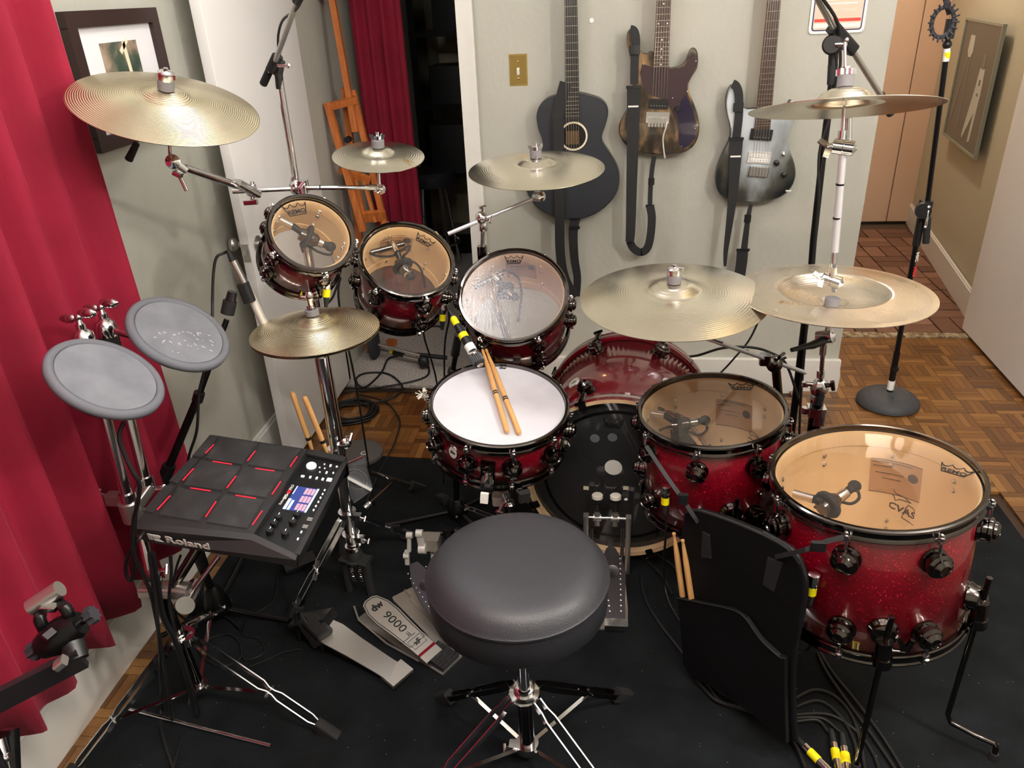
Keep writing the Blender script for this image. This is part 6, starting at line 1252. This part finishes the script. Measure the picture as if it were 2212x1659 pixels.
drum_mic('microphone with looped lead inside the middle rack tom', frame((-0.583, 2.087, 0.949), (0.334, -0.477, 0.813)), (-0.0745, 0.1322, -0.07), (-0.0333, 0.0697, -0.07), (-0.0091, 0.0384, -0.09), (0.0084, 0.0162, -0.09), (0.0194, 0.0085, -0.09), [(-0.1123, 0.0446, -0.07), (-0.0884, 0.0473, -0.08), (-0.0422, 0.0627, -0.08), (-0.0024, 0.1068, -0.07), (-0.0037, 0.0869, -0.08), (-0.0119, 0.0744, -0.09), (0.0303, 0.0672, -0.1), (0.0524, 0.0529, -0.12), (0.0701, 0.0305, -0.16)], ((-0.11, 0.0471, -0.07), (-0.0198, 0.1091, -0.07)))
drum_mic('microphone with dark lead inside the largest rack tom', frame((-0.286, 2.118, 0.829), (0.017, -0.591, 0.807)), (-0.0964, 0.1355, -0.07), (-0.0548, 0.0875, -0.07), (-0.0351, 0.067, -0.09), (-0.0226, 0.0536, -0.09), (-0.0047, 0.0437, -0.09), [(-0.0575, 0.1219, -0.07), (-0.0334, 0.1291, -0.07), (-0.0026, 0.1189, -0.09), (0.011, 0.086, -0.11), (0.0084, 0.0454, -0.14), (0.0002, 0.0104, -0.18)], ((-0.1308, 0.0663, -0.07), (-0.0457, 0.1186, -0.07)))
drum_mic('microphone mounted inside the smaller floor tom', frame((0.262, 1.782, 0.644), (-0.07, -0.04, 0.996)), (-0.1648, 0.0819, -0.06), (-0.1159, 0.0638, -0.06), (-0.0773, 0.0592, -0.09), (-0.0377, 0.0627, -0.085), (-0.0096, 0.0621, -0.08), [(-0.0069, 0.0526, -0.08), (-0.0094, 0.027, -0.09), (-0.0316, 0.0212, -0.1), (-0.051, 0.0514, -0.11), (-0.0977, 0.0981, -0.12), (-0.1302, 0.0813, -0.12)])
drum_mic('microphone mounted inside the largest floor tom', frame((0.572, 1.473, 0.66), (-0.09, 0.02, 0.995)), (-0.1585, 0.033, -0.07), (-0.1208, 0.0082, -0.07), (-0.0892, 0.0133, -0.09), (-0.0484, 0.0433, -0.085), (-0.0185, 0.0674, -0.08), [(-0.0165, 0.0597, -0.08), (-0.0164, 0.0354, -0.09), (-0.0357, 0.0276, -0.1), (-0.0643, 0.0405, -0.1), (-0.0852, 0.0598, -0.12), (-0.1017, 0.0746, -0.14)])
def plug(label, p, d, cable=None, mark=None):
    p = V(p); d = V(d).normalized(); t = thing('cable_plug', label, 'plug', p)
    P(MB().lathe_at([(0, -.018), (.012, -.016), (.0135, -.004), (.0125, .010), (.0095, .016), (0, .016)], p, d, 16), 'plug_shell', 'chrome', t)
    b = MB(); x = d.orthogonal(); b.sph(p - d * .004, .0135, (1, 1, 1), 12); P(b, 'plug_elbow', 'chrome', t)
    P(MB().cyl(p + d * .014, p + d * .036, .0102, None, 16), 'tape_band', 'yellow_tape', t); P(MB().cyl(p + d * .036, p + d * .066, .0085, .005, 14), 'plug_boot', 'black_rubber', t)
    if cable: P(MB().tube([p + d * .06] + [V(q) for q in cable], .0032, 8, 6), 'cable', 'cable_black', t)
    return t
plug('chrome plug with yellow tape on the smallest rack tom', (-0.7365, 1.835, 0.9611), (-.18, -.05, -1), [(-0.7502, 1.9, 0.9005), (-0.7682, 2.02, 0.9114), (-0.7838, 2.02, 0.8264), (-.80, 2.10, .5), (-.82, 2.15, .02)])
plug('chrome plug with yellow tape on the middle rack tom', (-0.5061, 2.145, 0.7662), (-.12, -.05, -1), [(-0.5424, 2.16, 0.7032), (-0.6027, 2.25, 0.6402), (-.60, 2.35, .4), (-.62, 2.4, .02)])
plug('chrome plug with yellow tape on the smaller floor tom', (0.1452, 1.63, 0.4811), (0, -.04, -1), [(0.151, 1.63, 0.3832), (0.1652, 1.7628, 0.1), (0.1809, 1.7255, 0.03), (0.2209, 1.638, 0.012)])
plug('chrome plug with yellow tape on the largest floor tom', (0.4321, 1.312, 0.4897), (0, -.02, -1), [(0.5126, 1.5368, 0.15), (0.5353, 1.5672, 0.04), (0.48, 1.5575, 0.012)])
# hand-held style microphone over the snare, on a low black stand
sm = thing('snare_microphone', 'black microphone with yellow and white tape aimed at the snare', 'microphone', (-0.4028, 1.93, 0.7594))
a = V((-0.4413, 1.98, 0.8068)); c = V((-0.3538, 1.875, 0.7135)); dd = (c - a).normalized(); Lm = (c - a).length
P(MB().lathe_at([(0, 0), (.008, 0), (.010, .006), (.010, .030), (0, .030)], a, dd, 18), 'plug_tape', 'yellow_tape', sm)
P(MB().lathe_at([(0, .028), (.0105, .028), (.0125, .06), (.0135, Lm * .70), (0, Lm * .70)], a, dd, 20), 'mic_handle', 'black_plastic', sm)
P(MB().lathe_at([(.012, 0), (.0136, 0), (.0139, .016), (.012, .016)], a + dd * Lm * .36, dd, 20), 'tape_band', 'yellow_tape', sm); P(MB().lathe_at([(.012, 0), (.0142, 0), (.0144, .022), (.012, .022)], a + dd * Lm * .60, dd, 20), 'tape_band', 'white_tape', sm)
P(MB().lathe_at([(0, 0), (.0135, 0), (.0145, .008), (.0145, .012), (0, .012)], a + dd * Lm * .80, dd, 20), 'collar_ring', 'chrome', sm)
b = MB(); g0 = a + dd * Lm * .82; b.lathe_at([(0, 0), (.0155, .002), (.0165, .020), (.0155, .030), (.012, .034), (0, .034)], g0, dd, 24)
P(b, 'grille', 'black_rubber', sm)
b = MB(); x = dd.orthogonal().normalized(); y = dd.cross(x)
for k in range(20): q = x * math.cos(k * PI / 10) + y * math.sin(k * PI / 10); b.bar(g0 + q * .0163 + dd * .003, g0 + q * .0168 + dd * .026, .0018, .0018)
o = P(b, 'grille_ribs', 'grey_rubber', sm); o['kind'] = 'stuff'
P(MB().lathe_at([(0, 0), (.010, 0), (.008, .002), (0, .003)], g0 + dd * .034, dd, 16), 'grille_face', 'satin_steel', sm)
P(MB().tube([a, a - dd * .03, (-0.4684, 2.05, 0.7722), (-0.5151, 2.15, 0.621), (-.55, 2.2, .3), (-.60, 2.3, .02)], .0032, 8, 6), 'cable', 'cable_black', sm)
lm = thing('microphone_stand', 'low black tripod stand carrying the taped snare microphone', 'microphone stand', (-0.5069, 2.0963, 0))
base = V((-0.5069, 2.0963, 0))
P(MB().lathe([(0, .03), (.024, .03), (.036, .045), (.034, .06), (.020, .095), (.014, .10), (0, .10)], Matrix.Translation(base), 22), 'leg_hub', 'black_metal', lm)
P(MB().cyl(base + V((0, 0, .09)), (-0.473, 2.06, 0.6011), .0095, None, 14), 'lower_tube', 'black_metal', lm); P(MB().cyl((-0.473, 2.06, 0.6011), (-0.4351, 2, 0.728), .0085, None, 14), 'upper_tube', 'black_metal', lm)
P(MB().cyl((-0.4548, 2.03, 0.6696), (-0.4304, 1.985, 0.7535), .0135, .011, 16), 'clip', 'black_plastic', lm); P(MB().sph((-0.4751, 2.06, 0.5932), .016, (1, 1, 1.4), 12), 'tube_lock', 'black_plastic', lm)
for e in ((-0.7524, 2.0447, 0.012), (-0.3942, 2.2672, 0.012), (-0.3241, 1.9183, 0.012)):
    d = (V(e) - base).normalized(); P(MB().cyl(base + V((0, 0, .05)), V(e), .0075, None, 12), 'leg', 'black_metal', lm); P(MB().cyl(V(e) - d * .05, V(e), .0105, None, 12), 'rubber_foot', 'black_rubber', lm)
MB().box((.026, -.018, .05), (.002, .022, .007), RZ(-40)).build('hub_mark', 'white_print', lm, smooth=0)
# pencil microphone at the left
cm = thing('pencil_microphone', 'silver pencil microphone aimed down beside the hi-hats', 'microphone', (-0.9399, 1.8, 0.9573))
a = V((-0.9635, 1.8, 1.0352)); c = V((-0.9124, 1.8, 0.8595)); dd = (c - a).normalized(); Lm = (c - a).length
P(MB().lathe_at([(0, 0), (.0105, 0), (.0105, Lm * .36), (0, Lm * .36)], a, dd, 20), 'plug_shell', 'satin_steel', cm); P(MB().lathe_at([(0, Lm * .36), (.0115, Lm * .37), (.0115, Lm * .98), (.010, Lm), (0, Lm)], a, dd, 20), 'mic_body', 'white_metal', cm)
P(MB().cyl(a - dd * .028, a + dd * .002, .005, .0095, 14), 'plug_boot', 'black_rubber', cm)
P(MB().tube([a - dd * .026, (-0.9814, 1.8, 1.0562), (-1, 1.79, 1.0473), (-1.0129, 1.78, 1.0086), (-1.0216, 1.76, 0.9403), (-1.0232, 1.74, 0.8969), (-1.0425, 1.7, 0.7963), (-1.0673, 1.67, 0.7161), (-1.0817, 1.64, 0.6207), (-1.1237, 1.62, 0.5157), (-1.1505, 1.6, 0.3122), (-1.16, 1.62, .02)], .0038, 8, 6), 'cable', 'cable_black', cm)
P(MB().bar((-0.945, 1.79, 0.9774), (-0.9355, 1.79, 0.9264), .030, .024, (0, -1, 0), .008), 'clip', 'black_rubber', cm)
ms = thing('microphone_stand', 'black boom stand leaning along the left wall behind the sampling pad', 'microphone stand', (-1.138, 1.60, 0))
b = MB(); b.cyl((-0.9935, 1.78, 0.9094), (-0.9779, 1.79, 0.9546), .0155, .012, 18); P(b, 'clip_base', 'black_plastic', ms); P(MB().cyl((-0.9975, 1.775, 0.8984), (-0.9862, 1.783, 0.9316), .0175, None, 14), 'clip_nut', 'black_rubber', ms)
P(MB().cyl((-0.9995, 1.77, 0.8847), (-1.0861, 1.69, 0.6912), .0075, None, 14), 'boom_tip', 'black_metal', ms); P(MB().cyl((-1.0807, 1.69, 0.7025), (-1.1977, 1.62, 0.4831), .0105, None, 14), 'boom', 'black_metal', ms)
P(MB().cyl((-1.0781, 1.69, 0.7081), (-1.0895, 1.688, 0.6838), .0145, None, 14), 'boom_collar', 'black_plastic', ms); P(MB().cyl((-1.1814, 1.63, 0.5146), (-1.2073, 1.62, 0.4675), .0175, None, 16), 'boom_joint', 'black_plastic', ms)
P(MB().cyl((-1.1977, 1.62, 0.4831), (-1.145, 1.60, .12), .0125, None, 16), 'tube', 'black_metal', ms); P(MB().cyl((-1.1487, 1.6, 0.2634), (-1.1459, 1.6, 0.1882), .0155, None, 16), 'tube_grip', 'black_plastic', ms)
P(MB().lathe([(0, .02), (.034, .02), (.040, .03), (.036, .06), (.020, .11), (.014, .12), (0, .12)], T3(-1.138, 1.60, 0), 22), 'leg_hub', 'black_metal', ms); MB().box((.036, -.012, .055), (.002, .022, .009), RZ(-20)).build('hub_mark', 'white_print', ms, smooth=0)
for e in ((-0.916, 1.587, 0.012), (-1.27, 1.50, .012), (-1.18, 1.90, .012)): P(MB().cyl((-1.138, 1.60, .035), e, .0075, None, 12), 'leg', 'black_metal', ms)

# ============================================================ things on the carpet and floor
fm = thing('microphone_stand', 'short stand lying on the grey carpet with its round base upright', 'microphone stand', (-1.0509, 3.3853, 0.006))
P(MB().lathe_at([(0, 0), (.085, 0), (.092, .006), (.092, .022), (.07, .036), (.02, .04), (0, .04)], (-1.1929, 3.4154, 0.085), (1, .15, .04), 36), 'base', 'dark_rubber', fm)
P(MB().cyl((-1.1353, 3.3661, 0.09), (-0.9089, 3.2904, 0.07), .0085, None, 12), 'tube', 'satin_steel', fm); P(MB().cyl((-1.1683, 3.4144, 0.05), (-1.0419, 3.3513, 0.05), .0065, None, 12), 'boom_tail', 'satin_steel', fm)
P(MB().cyl((-0.9296, 3.3005, 0.07), (-0.7768, 3.2783, 0.065), .011, None, 14), 'grip', 'black_plastic', fm); b = MB(); b.sph((-0.8908, 3.2705, 0.045), .032, (.9, .7, 1), 16); P(b, 'swivel', 'black_plastic', fm)
P(MB().cyl((-1.0634, 3.3616, 0.05), (-1.0071, 3.3413, 0.045), .012, None, 12), 'mic_plug', 'black_plastic', fm); P(MB().cyl((-1.0804, 3.3722, 0.05), (-1.0611, 3.3617, 0.05), .0105, None, 12), 'tape_band', 'yellow_tape', fm); P(MB().cyl((-1.023, 3.3473, 0.042), (-0.9248, 3.322, 0.03), .010, None, 12), 'mic_body', 'satin_steel', fm)
def cable(label, pts, r=.0042, group=None, k=6):
    o = MB().tube([(p[0], p[1], max(p[2], r + .006)) for p in pts], r, 8, k).build('cable', 'cable_black'); return tag(o, label, 'cable', group)
cable('black cable looping over the carpet edge from the fallen stand', [(-1.0425, 3.411, 0.012), (-1.0966, 3.3714, 0.012), (-1.09, 3.2101, 0.012), (-1.1278, 3.0589, 0.012), (-1.1921, 3.1377, 0.012), (-1.1652, 3.2078, 0.012), (-1.051, 3.2014, 0.012), (-0.9463, 3.0653, 0.012), (-0.9673, 2.9693, 0.012), (-1.0483, 2.9137, 0.012), (-1.186, 2.8824, 0.012)], .0045)
cable('black cable curving from the fallen stand towards the open door', [(-0.8956, 3.3289, 0.012), (-0.8637, 3.2575, 0.012), (-0.8597, 3.1876, 0.012), (-0.9097, 3.1326, 0.012), (-1.0176, 3.0768, 0.012), (-1.2107, 3.0052, 0.012)], .0045)
cable('black cable lying straight along the carpet edge', [(-1.2151, 3.0188, 0.012), (-1.0444, 3.0295, 0.012), (-0.8459, 3.0185, 0.012), (-0.8034, 3.0111, 0.012)], .004)
cable('thin brown-black cable running from the parquet onto the rug', [(-1.1493, 2.9976, 0.01), (-0.9929, 2.9282, 0.01), (-0.9001, 2.798, 0.01), (-0.8722, 2.7125, 0.01), (-0.8595, 2.5796, 0.01), (-0.8613, 2.4856, 0.01), (-0.8634, 2.3396, 0.01), (-0.8565, 2.1637, 0.01)], .0034)
cc = thing('cable_coil', 'coiled black cable lying on the parquet by the open door', 'cable', (-1.1085, 2.8178, 0.01)); c0 = V((-1.1154, 2.8353, 0)); rn = random.Random(2)
for k in range(7):
    r = .078 + .006 * k; ox, oy = rn.uniform(-.008, .008), rn.uniform(-.008, .008); P(MB().tube([c0 + V((ox + r * math.cos(t * PI / 16), oy + r * .95 * math.sin(t * PI / 16), .008 + .006 * (k % 3) + .002 * math.sin(t))) for t in range(32)], .0048, 8, closed=True), 'coil_turn', 'cable_black', cc)
sb = MB(); sb.lathe([(0, 0), (.092, 0), (.098, .006), (.096, .018), (.085, .024), (.06, .026), (0, .024)], None, 40); o = sb.build('weight_base', 'base_grey', None); o.matrix_world = Matrix.Translation((-0.9802, 2.4843, 0.007)); WM[o.name] = o.matrix_world.copy(); tag(o, 'flat round grey rubber base on the rug edge behind the hi-hat stand', 'stand base')
lettering('G', .04, o, T3(.03, -.02, .0262) @ RZ(10), 'white_print')
# plastic bag of rings hanging behind the sampling pad
pbg = thing('plastic_bag', 'clear zip bag with damper rings hanging on the hi-hat stand', 'bag', (-0.7256, 1.8, 0.371))
Q = ((-0.7532, 1.8, 0.4214), (-0.6976, 1.8, 0.4533), (-0.6839, 1.8, 0.3481), (-0.6921, 1.8, 0.3281), (-0.7474, 1.8, 0.2858), (-0.7602, 1.8, 0.3451)); ctr = sum((V(q) for q in Q), V()) / 6
b = MB(); b.faces([V(q) + V((0, -.004, 0)) for q in Q] + [V(q) + V((0, .004, 0)) for q in Q], [(0, 1, 2, 3, 4, 5), (11, 10, 9, 8, 7, 6)] + [(i, (i + 1) % 6, 6 + (i + 1) % 6, 6 + i) for i in range(6)]); P(b, 'bag_film', 'plastic_bag_film', pbg)
for rr in (.034, .025): P(MB().tube([V((-0.7298, 1.8, 0.3708)) + V((rr * math.cos(k * PI / 14), 0, rr * math.sin(k * PI / 14))) for k in range(28)], .0022, 6, closed=True), 'damper_ring', 'white_felt', pbg)
P(MB().bar((-0.7513, 1.793, 0.3812), (-0.6843, 1.793, 0.3399), .002, .016, (0, -1, 0)), 'card_strip', 'white_tape', pbg); P(MB().bar((-0.7495, 1.795, 0.4264), (-0.6961, 1.795, 0.4534), .003, .008, (0, -1, 0)), 'zip_seal', 'red_gloss', pbg)
# lower right cables and plugs
G = 'cables on the rug at the lower right'
for lab, pts in (('outermost cable arching right from under the stick bag', [(0.467, 1.4182, 0.012), (0.5284, 1.4547, 0.012), (0.5769, 1.4328, 0.012), (0.6008, 1.3636, 0.012), (0.5904, 1.2392, 0.012), (0.5813, 1.1914, 0.012)]), ('second cable arching right from under the stick bag', [(0.462, 1.3926, 0.012), (0.5298, 1.4205, 0.012), (0.571, 1.3771, 0.012), (0.5848, 1.3105, 0.012), (0.576, 1.2379, 0.012), (0.5652, 1.1899, 0.012)]), ('long cable sweeping from the stick bag to the frame edge', [(0.4579, 1.3717, 0.012), (0.5447, 1.3803, 0.012), (0.5981, 1.3372, 0.012), (0.6189, 1.2836, 0.012), (0.6211, 1.2175, 0.012)]),
                 ('left of two cables running from the largest floor tom to the frame edge', [(0.5616, 1.5748, 0.014), (0.5704, 1.5159, 0.014), (0.5931, 1.4367, 0.014), (0.6313, 1.3256, 0.014), (0.6552, 1.2434, 0.014), (0.6622, 1.2083, 0.014)]), ('right of two cables running from the largest floor tom to the frame edge', [(0.5696, 1.5787, 0.014), (0.5861, 1.5095, 0.014), (0.6172, 1.4316, 0.014), (0.6527, 1.3274, 0.014), (0.6716, 1.2448, 0.014), (0.6773, 1.2097, 0.014)]),
                 ('cable running down the rug left of the stick bag', [(0.1047, 1.86, 0.012), (0.1126, 1.7593, 0.012), (0.1506, 1.6575, 0.012), (0.2047, 1.5555, 0.012), (0.2557, 1.4547, 0.012), (0.2948, 1.3927, 0.012), (0.3573, 1.3756, 0.012), (0.4297, 1.3492, 0.012)]), ('cable bundle lead under the foot of the stick bag', [(0.2355, 1.4552, 0.018), (0.2756, 1.3973, 0.018), (0.3348, 1.377, 0.018), (0.3961, 1.3468, 0.018), (0.442, 1.2936, 0.018), (0.4563, 1.2219, 0.018)]), ('inner cable curling under the foot of the stick bag', [(0.2553, 1.4743, 0.012), (0.2959, 1.4213, 0.012), (0.3598, 1.3925, 0.012), (0.4267, 1.3331, 0.012), (0.4526, 1.2498, 0.012), (0.4557, 1.1915, 0.012)]), ('short cable beside the bass drum pedal plate', [(0.0843, 1.9637, 0.012), (0.1291, 1.9153, 0.012), (0.1686, 1.854, 0.012), (0.1941, 1.7749, 0.012)]), ('second short cable beside the bass drum pedal plate', [(0.0964, 1.9805, 0.012), (0.1593, 1.9506, 0.012), (0.2126, 1.8886, 0.012), (0.235, 1.8176, 0.012)])):
    cable(lab, pts, .0044)
def xlr(label, a, c, cab):
    a = V(a); c = V(c); d = (c - a).normalized(); t = thing('cable_plug', label, 'plug', a)
    P(MB().cyl(a - d * .045, a - d * .004, .0055, .0085, 14), 'plug_boot', 'black_rubber', t); P(MB().cyl(a - d * .006, a + d * .010, .0095, None, 16), 'plug_ring', 'chrome', t)
    P(MB().cyl(a + d * .010, a + d * .038, .0102, None, 16), 'tape_band', 'yellow_tape', t); P(MB().cyl(a + d * .038, a + d * .075, .0098, .0105, 16), 'plug_shell', 'chrome', t)
    P(MB().tube([V(q) for q in cab] + [a - d * .042], .0042, 8, 6), 'cable', 'cable_black', t)
xlr('leftmost yellow taped plug at the bottom right edge', (0.4692, 1.2744, 0.02), (0.4945, 1.2355, 0.02), [(0.4292, 1.3475, 0.014), (0.4469, 1.3163, 0.014)]); xlr('middle yellow taped plug at the bottom right edge', (0.5337, 1.2849, 0.02), (0.5292, 1.2326, 0.02), [(0.4534, 1.3496, 0.014), (0.5127, 1.3599, 0.014), (0.5305, 1.3299, 0.014)]); xlr('rightmost yellow taped plug at the bottom right edge', (0.5543, 1.2768, 0.02), (0.5482, 1.2284, 0.02), [(0.4555, 1.3604, 0.014), (0.5249, 1.3662, 0.014), (0.5564, 1.332, 0.014)])
# cables hanging under the sampling pad
for lab, pts, r in (('thick black cable bundle dropping from the sampling pad', [(-1.0025, 1.24, 0.5432), (-1.013, 1.24, 0.4559), (-1.0259, 1.24, 0.357), (-1.0141, 1.24, 0.2547), (-1.02, 1.24, .03)], .0075), ('long cable falling from the sampling pad to the bottom edge', [(-1.0011, 1.23, 0.5515), (-1.0136, 1.22, 0.4328), (-1.0284, 1.2, 0.295), (-1.1296, 1.2601, 0.03), (-1.095, 1.1939, 0.012), (-1.0026, 1.0867, 0.012)], .0042),
                   ('cable hanging straight below the pad lettering', [(-0.9906, 1.28, 0.5042), (-0.995, 1.27, 0.458), (-1.0141, 1.26, 0.3819), (-1.018, 1.25, 0.2743), (-1.0756, 1.3025, 0.02), (-1.0194, 1.1222, 0.012), (-1.004, 1.0509, 0.012)], .004), ('thin cable bowing out below the pad lettering', [(-0.9805, 1.3, 0.4882), (-1.003, 1.3, 0.4455), (-1.0172, 1.29, 0.397), (-1.0293, 1.28, 0.3477), (-1.1308, 1.4733, 0.1), (-1.1203, 1.5841, 0.02), (-1.0456, 1.5424, 0.012)], .003),
                   ('looped cable hanging at the left of the sampling pad', [(-0.9807, 1.22, 0.7026), (-1.0071, 1.22, 0.6288), (-1.0217, 1.22, 0.5778), (-1.054, 1.22, 0.4845), (-1.0657, 1.22, 0.4905), (-1.0581, 1.22, 0.5241), (-1.0354, 1.22, 0.5643), (-1.0063, 1.22, 0.5976), (-1.0063, 1.24, 0.6008)], .0042), ('cable running down the chrome posts from the rubber pads', [(-0.9694, 1.24, 0.882), (-0.9766, 1.22, 0.8504), (-0.9624, 1.21, 0.7853), (-0.9558, 1.21, 0.7514), (-0.975, 1.21, 0.6982), (-0.9985, 1.21, 0.6491), (-1.0218, 1.21, 0.5605), (-1.0232, 1.22, 0.4184), (-1.06, 1.2, .05)], .0045),
                   ('thin loose wire looping on the rug under the sampling pad', [(-1.0226, 1.7617, 0.011), (-0.9962, 1.6607, 0.011), (-1.0357, 1.5997, 0.011), (-1.0316, 1.5265, 0.011), (-0.9768, 1.5129, 0.011), (-0.9422, 1.4639, 0.011), (-0.9839, 1.4356, 0.011), (-1.0153, 1.4752, 0.011)], .0018), ('thin wire ring on the rug beside the tripod hub', [(-1.125, 1.5016, 0.011), (-1.079, 1.5229, 0.011), (-1.0334, 1.4998, 0.011), (-1.0005, 1.4426, 0.011), (-1.0377, 1.4068, 0.011), (-1.1053, 1.4344, 0.011), (-1.1435, 1.4826, 0.011), (-1.0817, 1.4701, 0.011)], .0022), ('thin wire running to the plain steel pedal', [(-0.9604, 1.4129, 0.011), (-0.919, 1.4407, 0.011), (-0.8898, 1.468, 0.011), (-0.8425, 1.4852, 0.011)], .0018)):
    cable(lab, pts, r)
# clamp arm in the lower left corner, on a floor post beyond the frame
ca = thing('clamp_stand', 'black multi-clamp with two knobs on a flat bar, lower left corner', 'clamp', (-.99, .62, 0))
P(MB().bar((-0.755, 0.7314, 0.7837), (-0.8867, 0.6482, 0.7465), .012, .034, (0, 0, 1)), 'flat_bar', 'dark_steel', ca)
P(MB().cyl((-0.7603, 0.7293, 0.7809), (-0.7812, 0.7497, 0.8043), .014, .018, 18), 'clamp_neck', 'black_plastic', ca)
b = MB(); c = V((-0.7933, 0.7492, 0.8066)); dx = (V((-0.7546, 0.7653, 0.8273)) - V((-0.82, 0.7372, 0.7909))).normalized(); b.sph(c, .030, (1, .8, .7), 18); b.lathe_at([(0, -.036), (.018, -.034), (.026, -.01), (.026, .01), (.018, .034), (0, .036)], c, dx, 18); P(b, 'clamp_body', 'black_metal', ca)
for s, px in ((1, (-0.7546, 0.7656, 0.8279)), (-1, (-0.8268, 0.7358, 0.79))):
    b = MB(); pr2 = [((.014 if k % 2 else .010) * math.cos(k * PI / 8), (.014 if k % 2 else .010) * math.sin(k * PI / 8)) for k in range(16)]; b.prism(pr2, .012, along(px, dx * s)); P(b, 'clamp_knob', 'dark_rubber', ca); P(MB().cyl(c + dx * s * .02, px, .005, None, 10), 'knob_shaft', 'black_nickel', ca)
top = V((-0.8244, 0.7781, 0.8493))
for s, q in ((-1, (-0.8184, 0.7499, 0.815)), (1, (-0.7802, 0.7613, 0.8266))): P(MB().tube([top + dx * s * .014, top + dx * s * .016 + V((0, 0, -.02)), V(q) + V((0, 0, .02)), q], .0085, 10, 4), 'fork_arm', 'black_metal', ca)
P(MB().cyl(top - dx * .026, top + dx * .026, .0125, None, 18), 'roller', 'satin_steel', ca); P(MB().box(V((-0.8102, 0.7659, 0.8437)), (.024, .014, .006)), 'roller_pin', 'chrome', ca)
P(MB().bar((-0.7934, 0.7286, 0.8327), (-0.7854, 0.7265, 0.8264), .016, .008, (0, 0, 1)), 'jaw_plate', 'dark_steel', ca); P(MB().bar((-0.7595, 0.7074, 0.8043), (-0.7711, 0.7015, 0.796), .018, .012, (0, 0, 1), .003), 'release_tab', 'satin_steel', ca)
for k in (.25, .6): P(MB().cyl(V((-0.7538, 0.7332, 0.7912)).lerp(V((-0.8852, 0.6499, 0.7539)), k), V((-0.7524, 0.7313, 0.7915)).lerp(V((-0.8835, 0.6481, 0.7544)), k), .004, None, 8), 'bar_hole', 'red_gloss', ca)
pst = V((-0.8762, 0.6448, 0.748)); P(MB().cyl((pst.x, pst.y, .012), pst + V((0, 0, .03)), .0127, None, 16), 'post', 'chrome', ca)
for k in range(3): a = 2 * PI * k / 3 + .5; P(MB().cyl((pst.x, pst.y, .2), (pst.x + .18 * math.cos(a), pst.y + .18 * math.sin(a), .014), .009, None, 10), 'leg', 'chrome', ca)
sc2 = thing('post_clamp', 'chrome and black clamp end at the bottom left corner', 'clamp', (-0.8855, 0.668, 0.6307))
P(MB().bar((-0.8912, 0.6949, 0.6624), (-0.8796, 0.656, 0.6059), .030, .016, (0, -1, 0), .004), 'clamp_jaw', 'black_metal', sc2); P(MB().cyl((-0.8932, 0.6729, 0.6644), (-0.8682, 0.641, 0.6176), .0125, None, 16), 'clamp_tube', 'chrome', sc2); P(MB().cyl((-0.8728, 0.6561, 0.6481), (-0.8635, 0.6597, 0.6525), .006, None, 10), 'clamp_bolt', 'chrome', sc2)
q = V((-0.8682, 0.641, 0.6176)); P(MB().cyl(q, (q.x, q.y, .012), .0125, None, 16), 'floor_post', 'chrome', sc2)
# tuft of fluff on the left snare lug
b = MB(); rn = random.Random(8); c = V((-0.512, 1.84, 0.637))
for k in range(26):
    d = V((rn.uniform(-1, 1), rn.uniform(-1, 1), rn.uniform(-1, 1))).normalized(); b.tube([c, c + d * .010 + V((0, 0, rn.uniform(-.004, .004))), c + d * rn.uniform(.014, .024)], .0014, 4)
tag(b.build('feather_tuft', 'white_felt'), 'small white tuft of fluff on the left edge of the snare', 'tuft')

o = MB().tube([(0.1298, 2.45, 0.5335), (0.2105, 2.45, 0.4802), (0.2889, 2.45, 0.4758), (0.3749, 2.42, 0.5202), (0.4651, 2.42, 0.5245), (0.5302, 2.4, 0.5141), (0.5875, 2.4, 0.4671), (.655, 2.40, .30)], .0045, 8, 6).build('cable', 'cable_black'); tag(o, 'black cable strung behind the wide crash to the black boom stand', 'cable')
o = MB().tube([(0.5573, 2.78, 0.4768), (0.5281, 2.78, 0.3907), (0.478, 2.78, 0.3117), (0.4385, 2.78, 0.257), (0.3359, 2.75, 0.1514), (.35, 2.7, .02)], .004, 8, 6).build('cable', 'cable_black'); tag(o, 'black cable dropping diagonally behind the wide crash by the baseboard', 'cable')
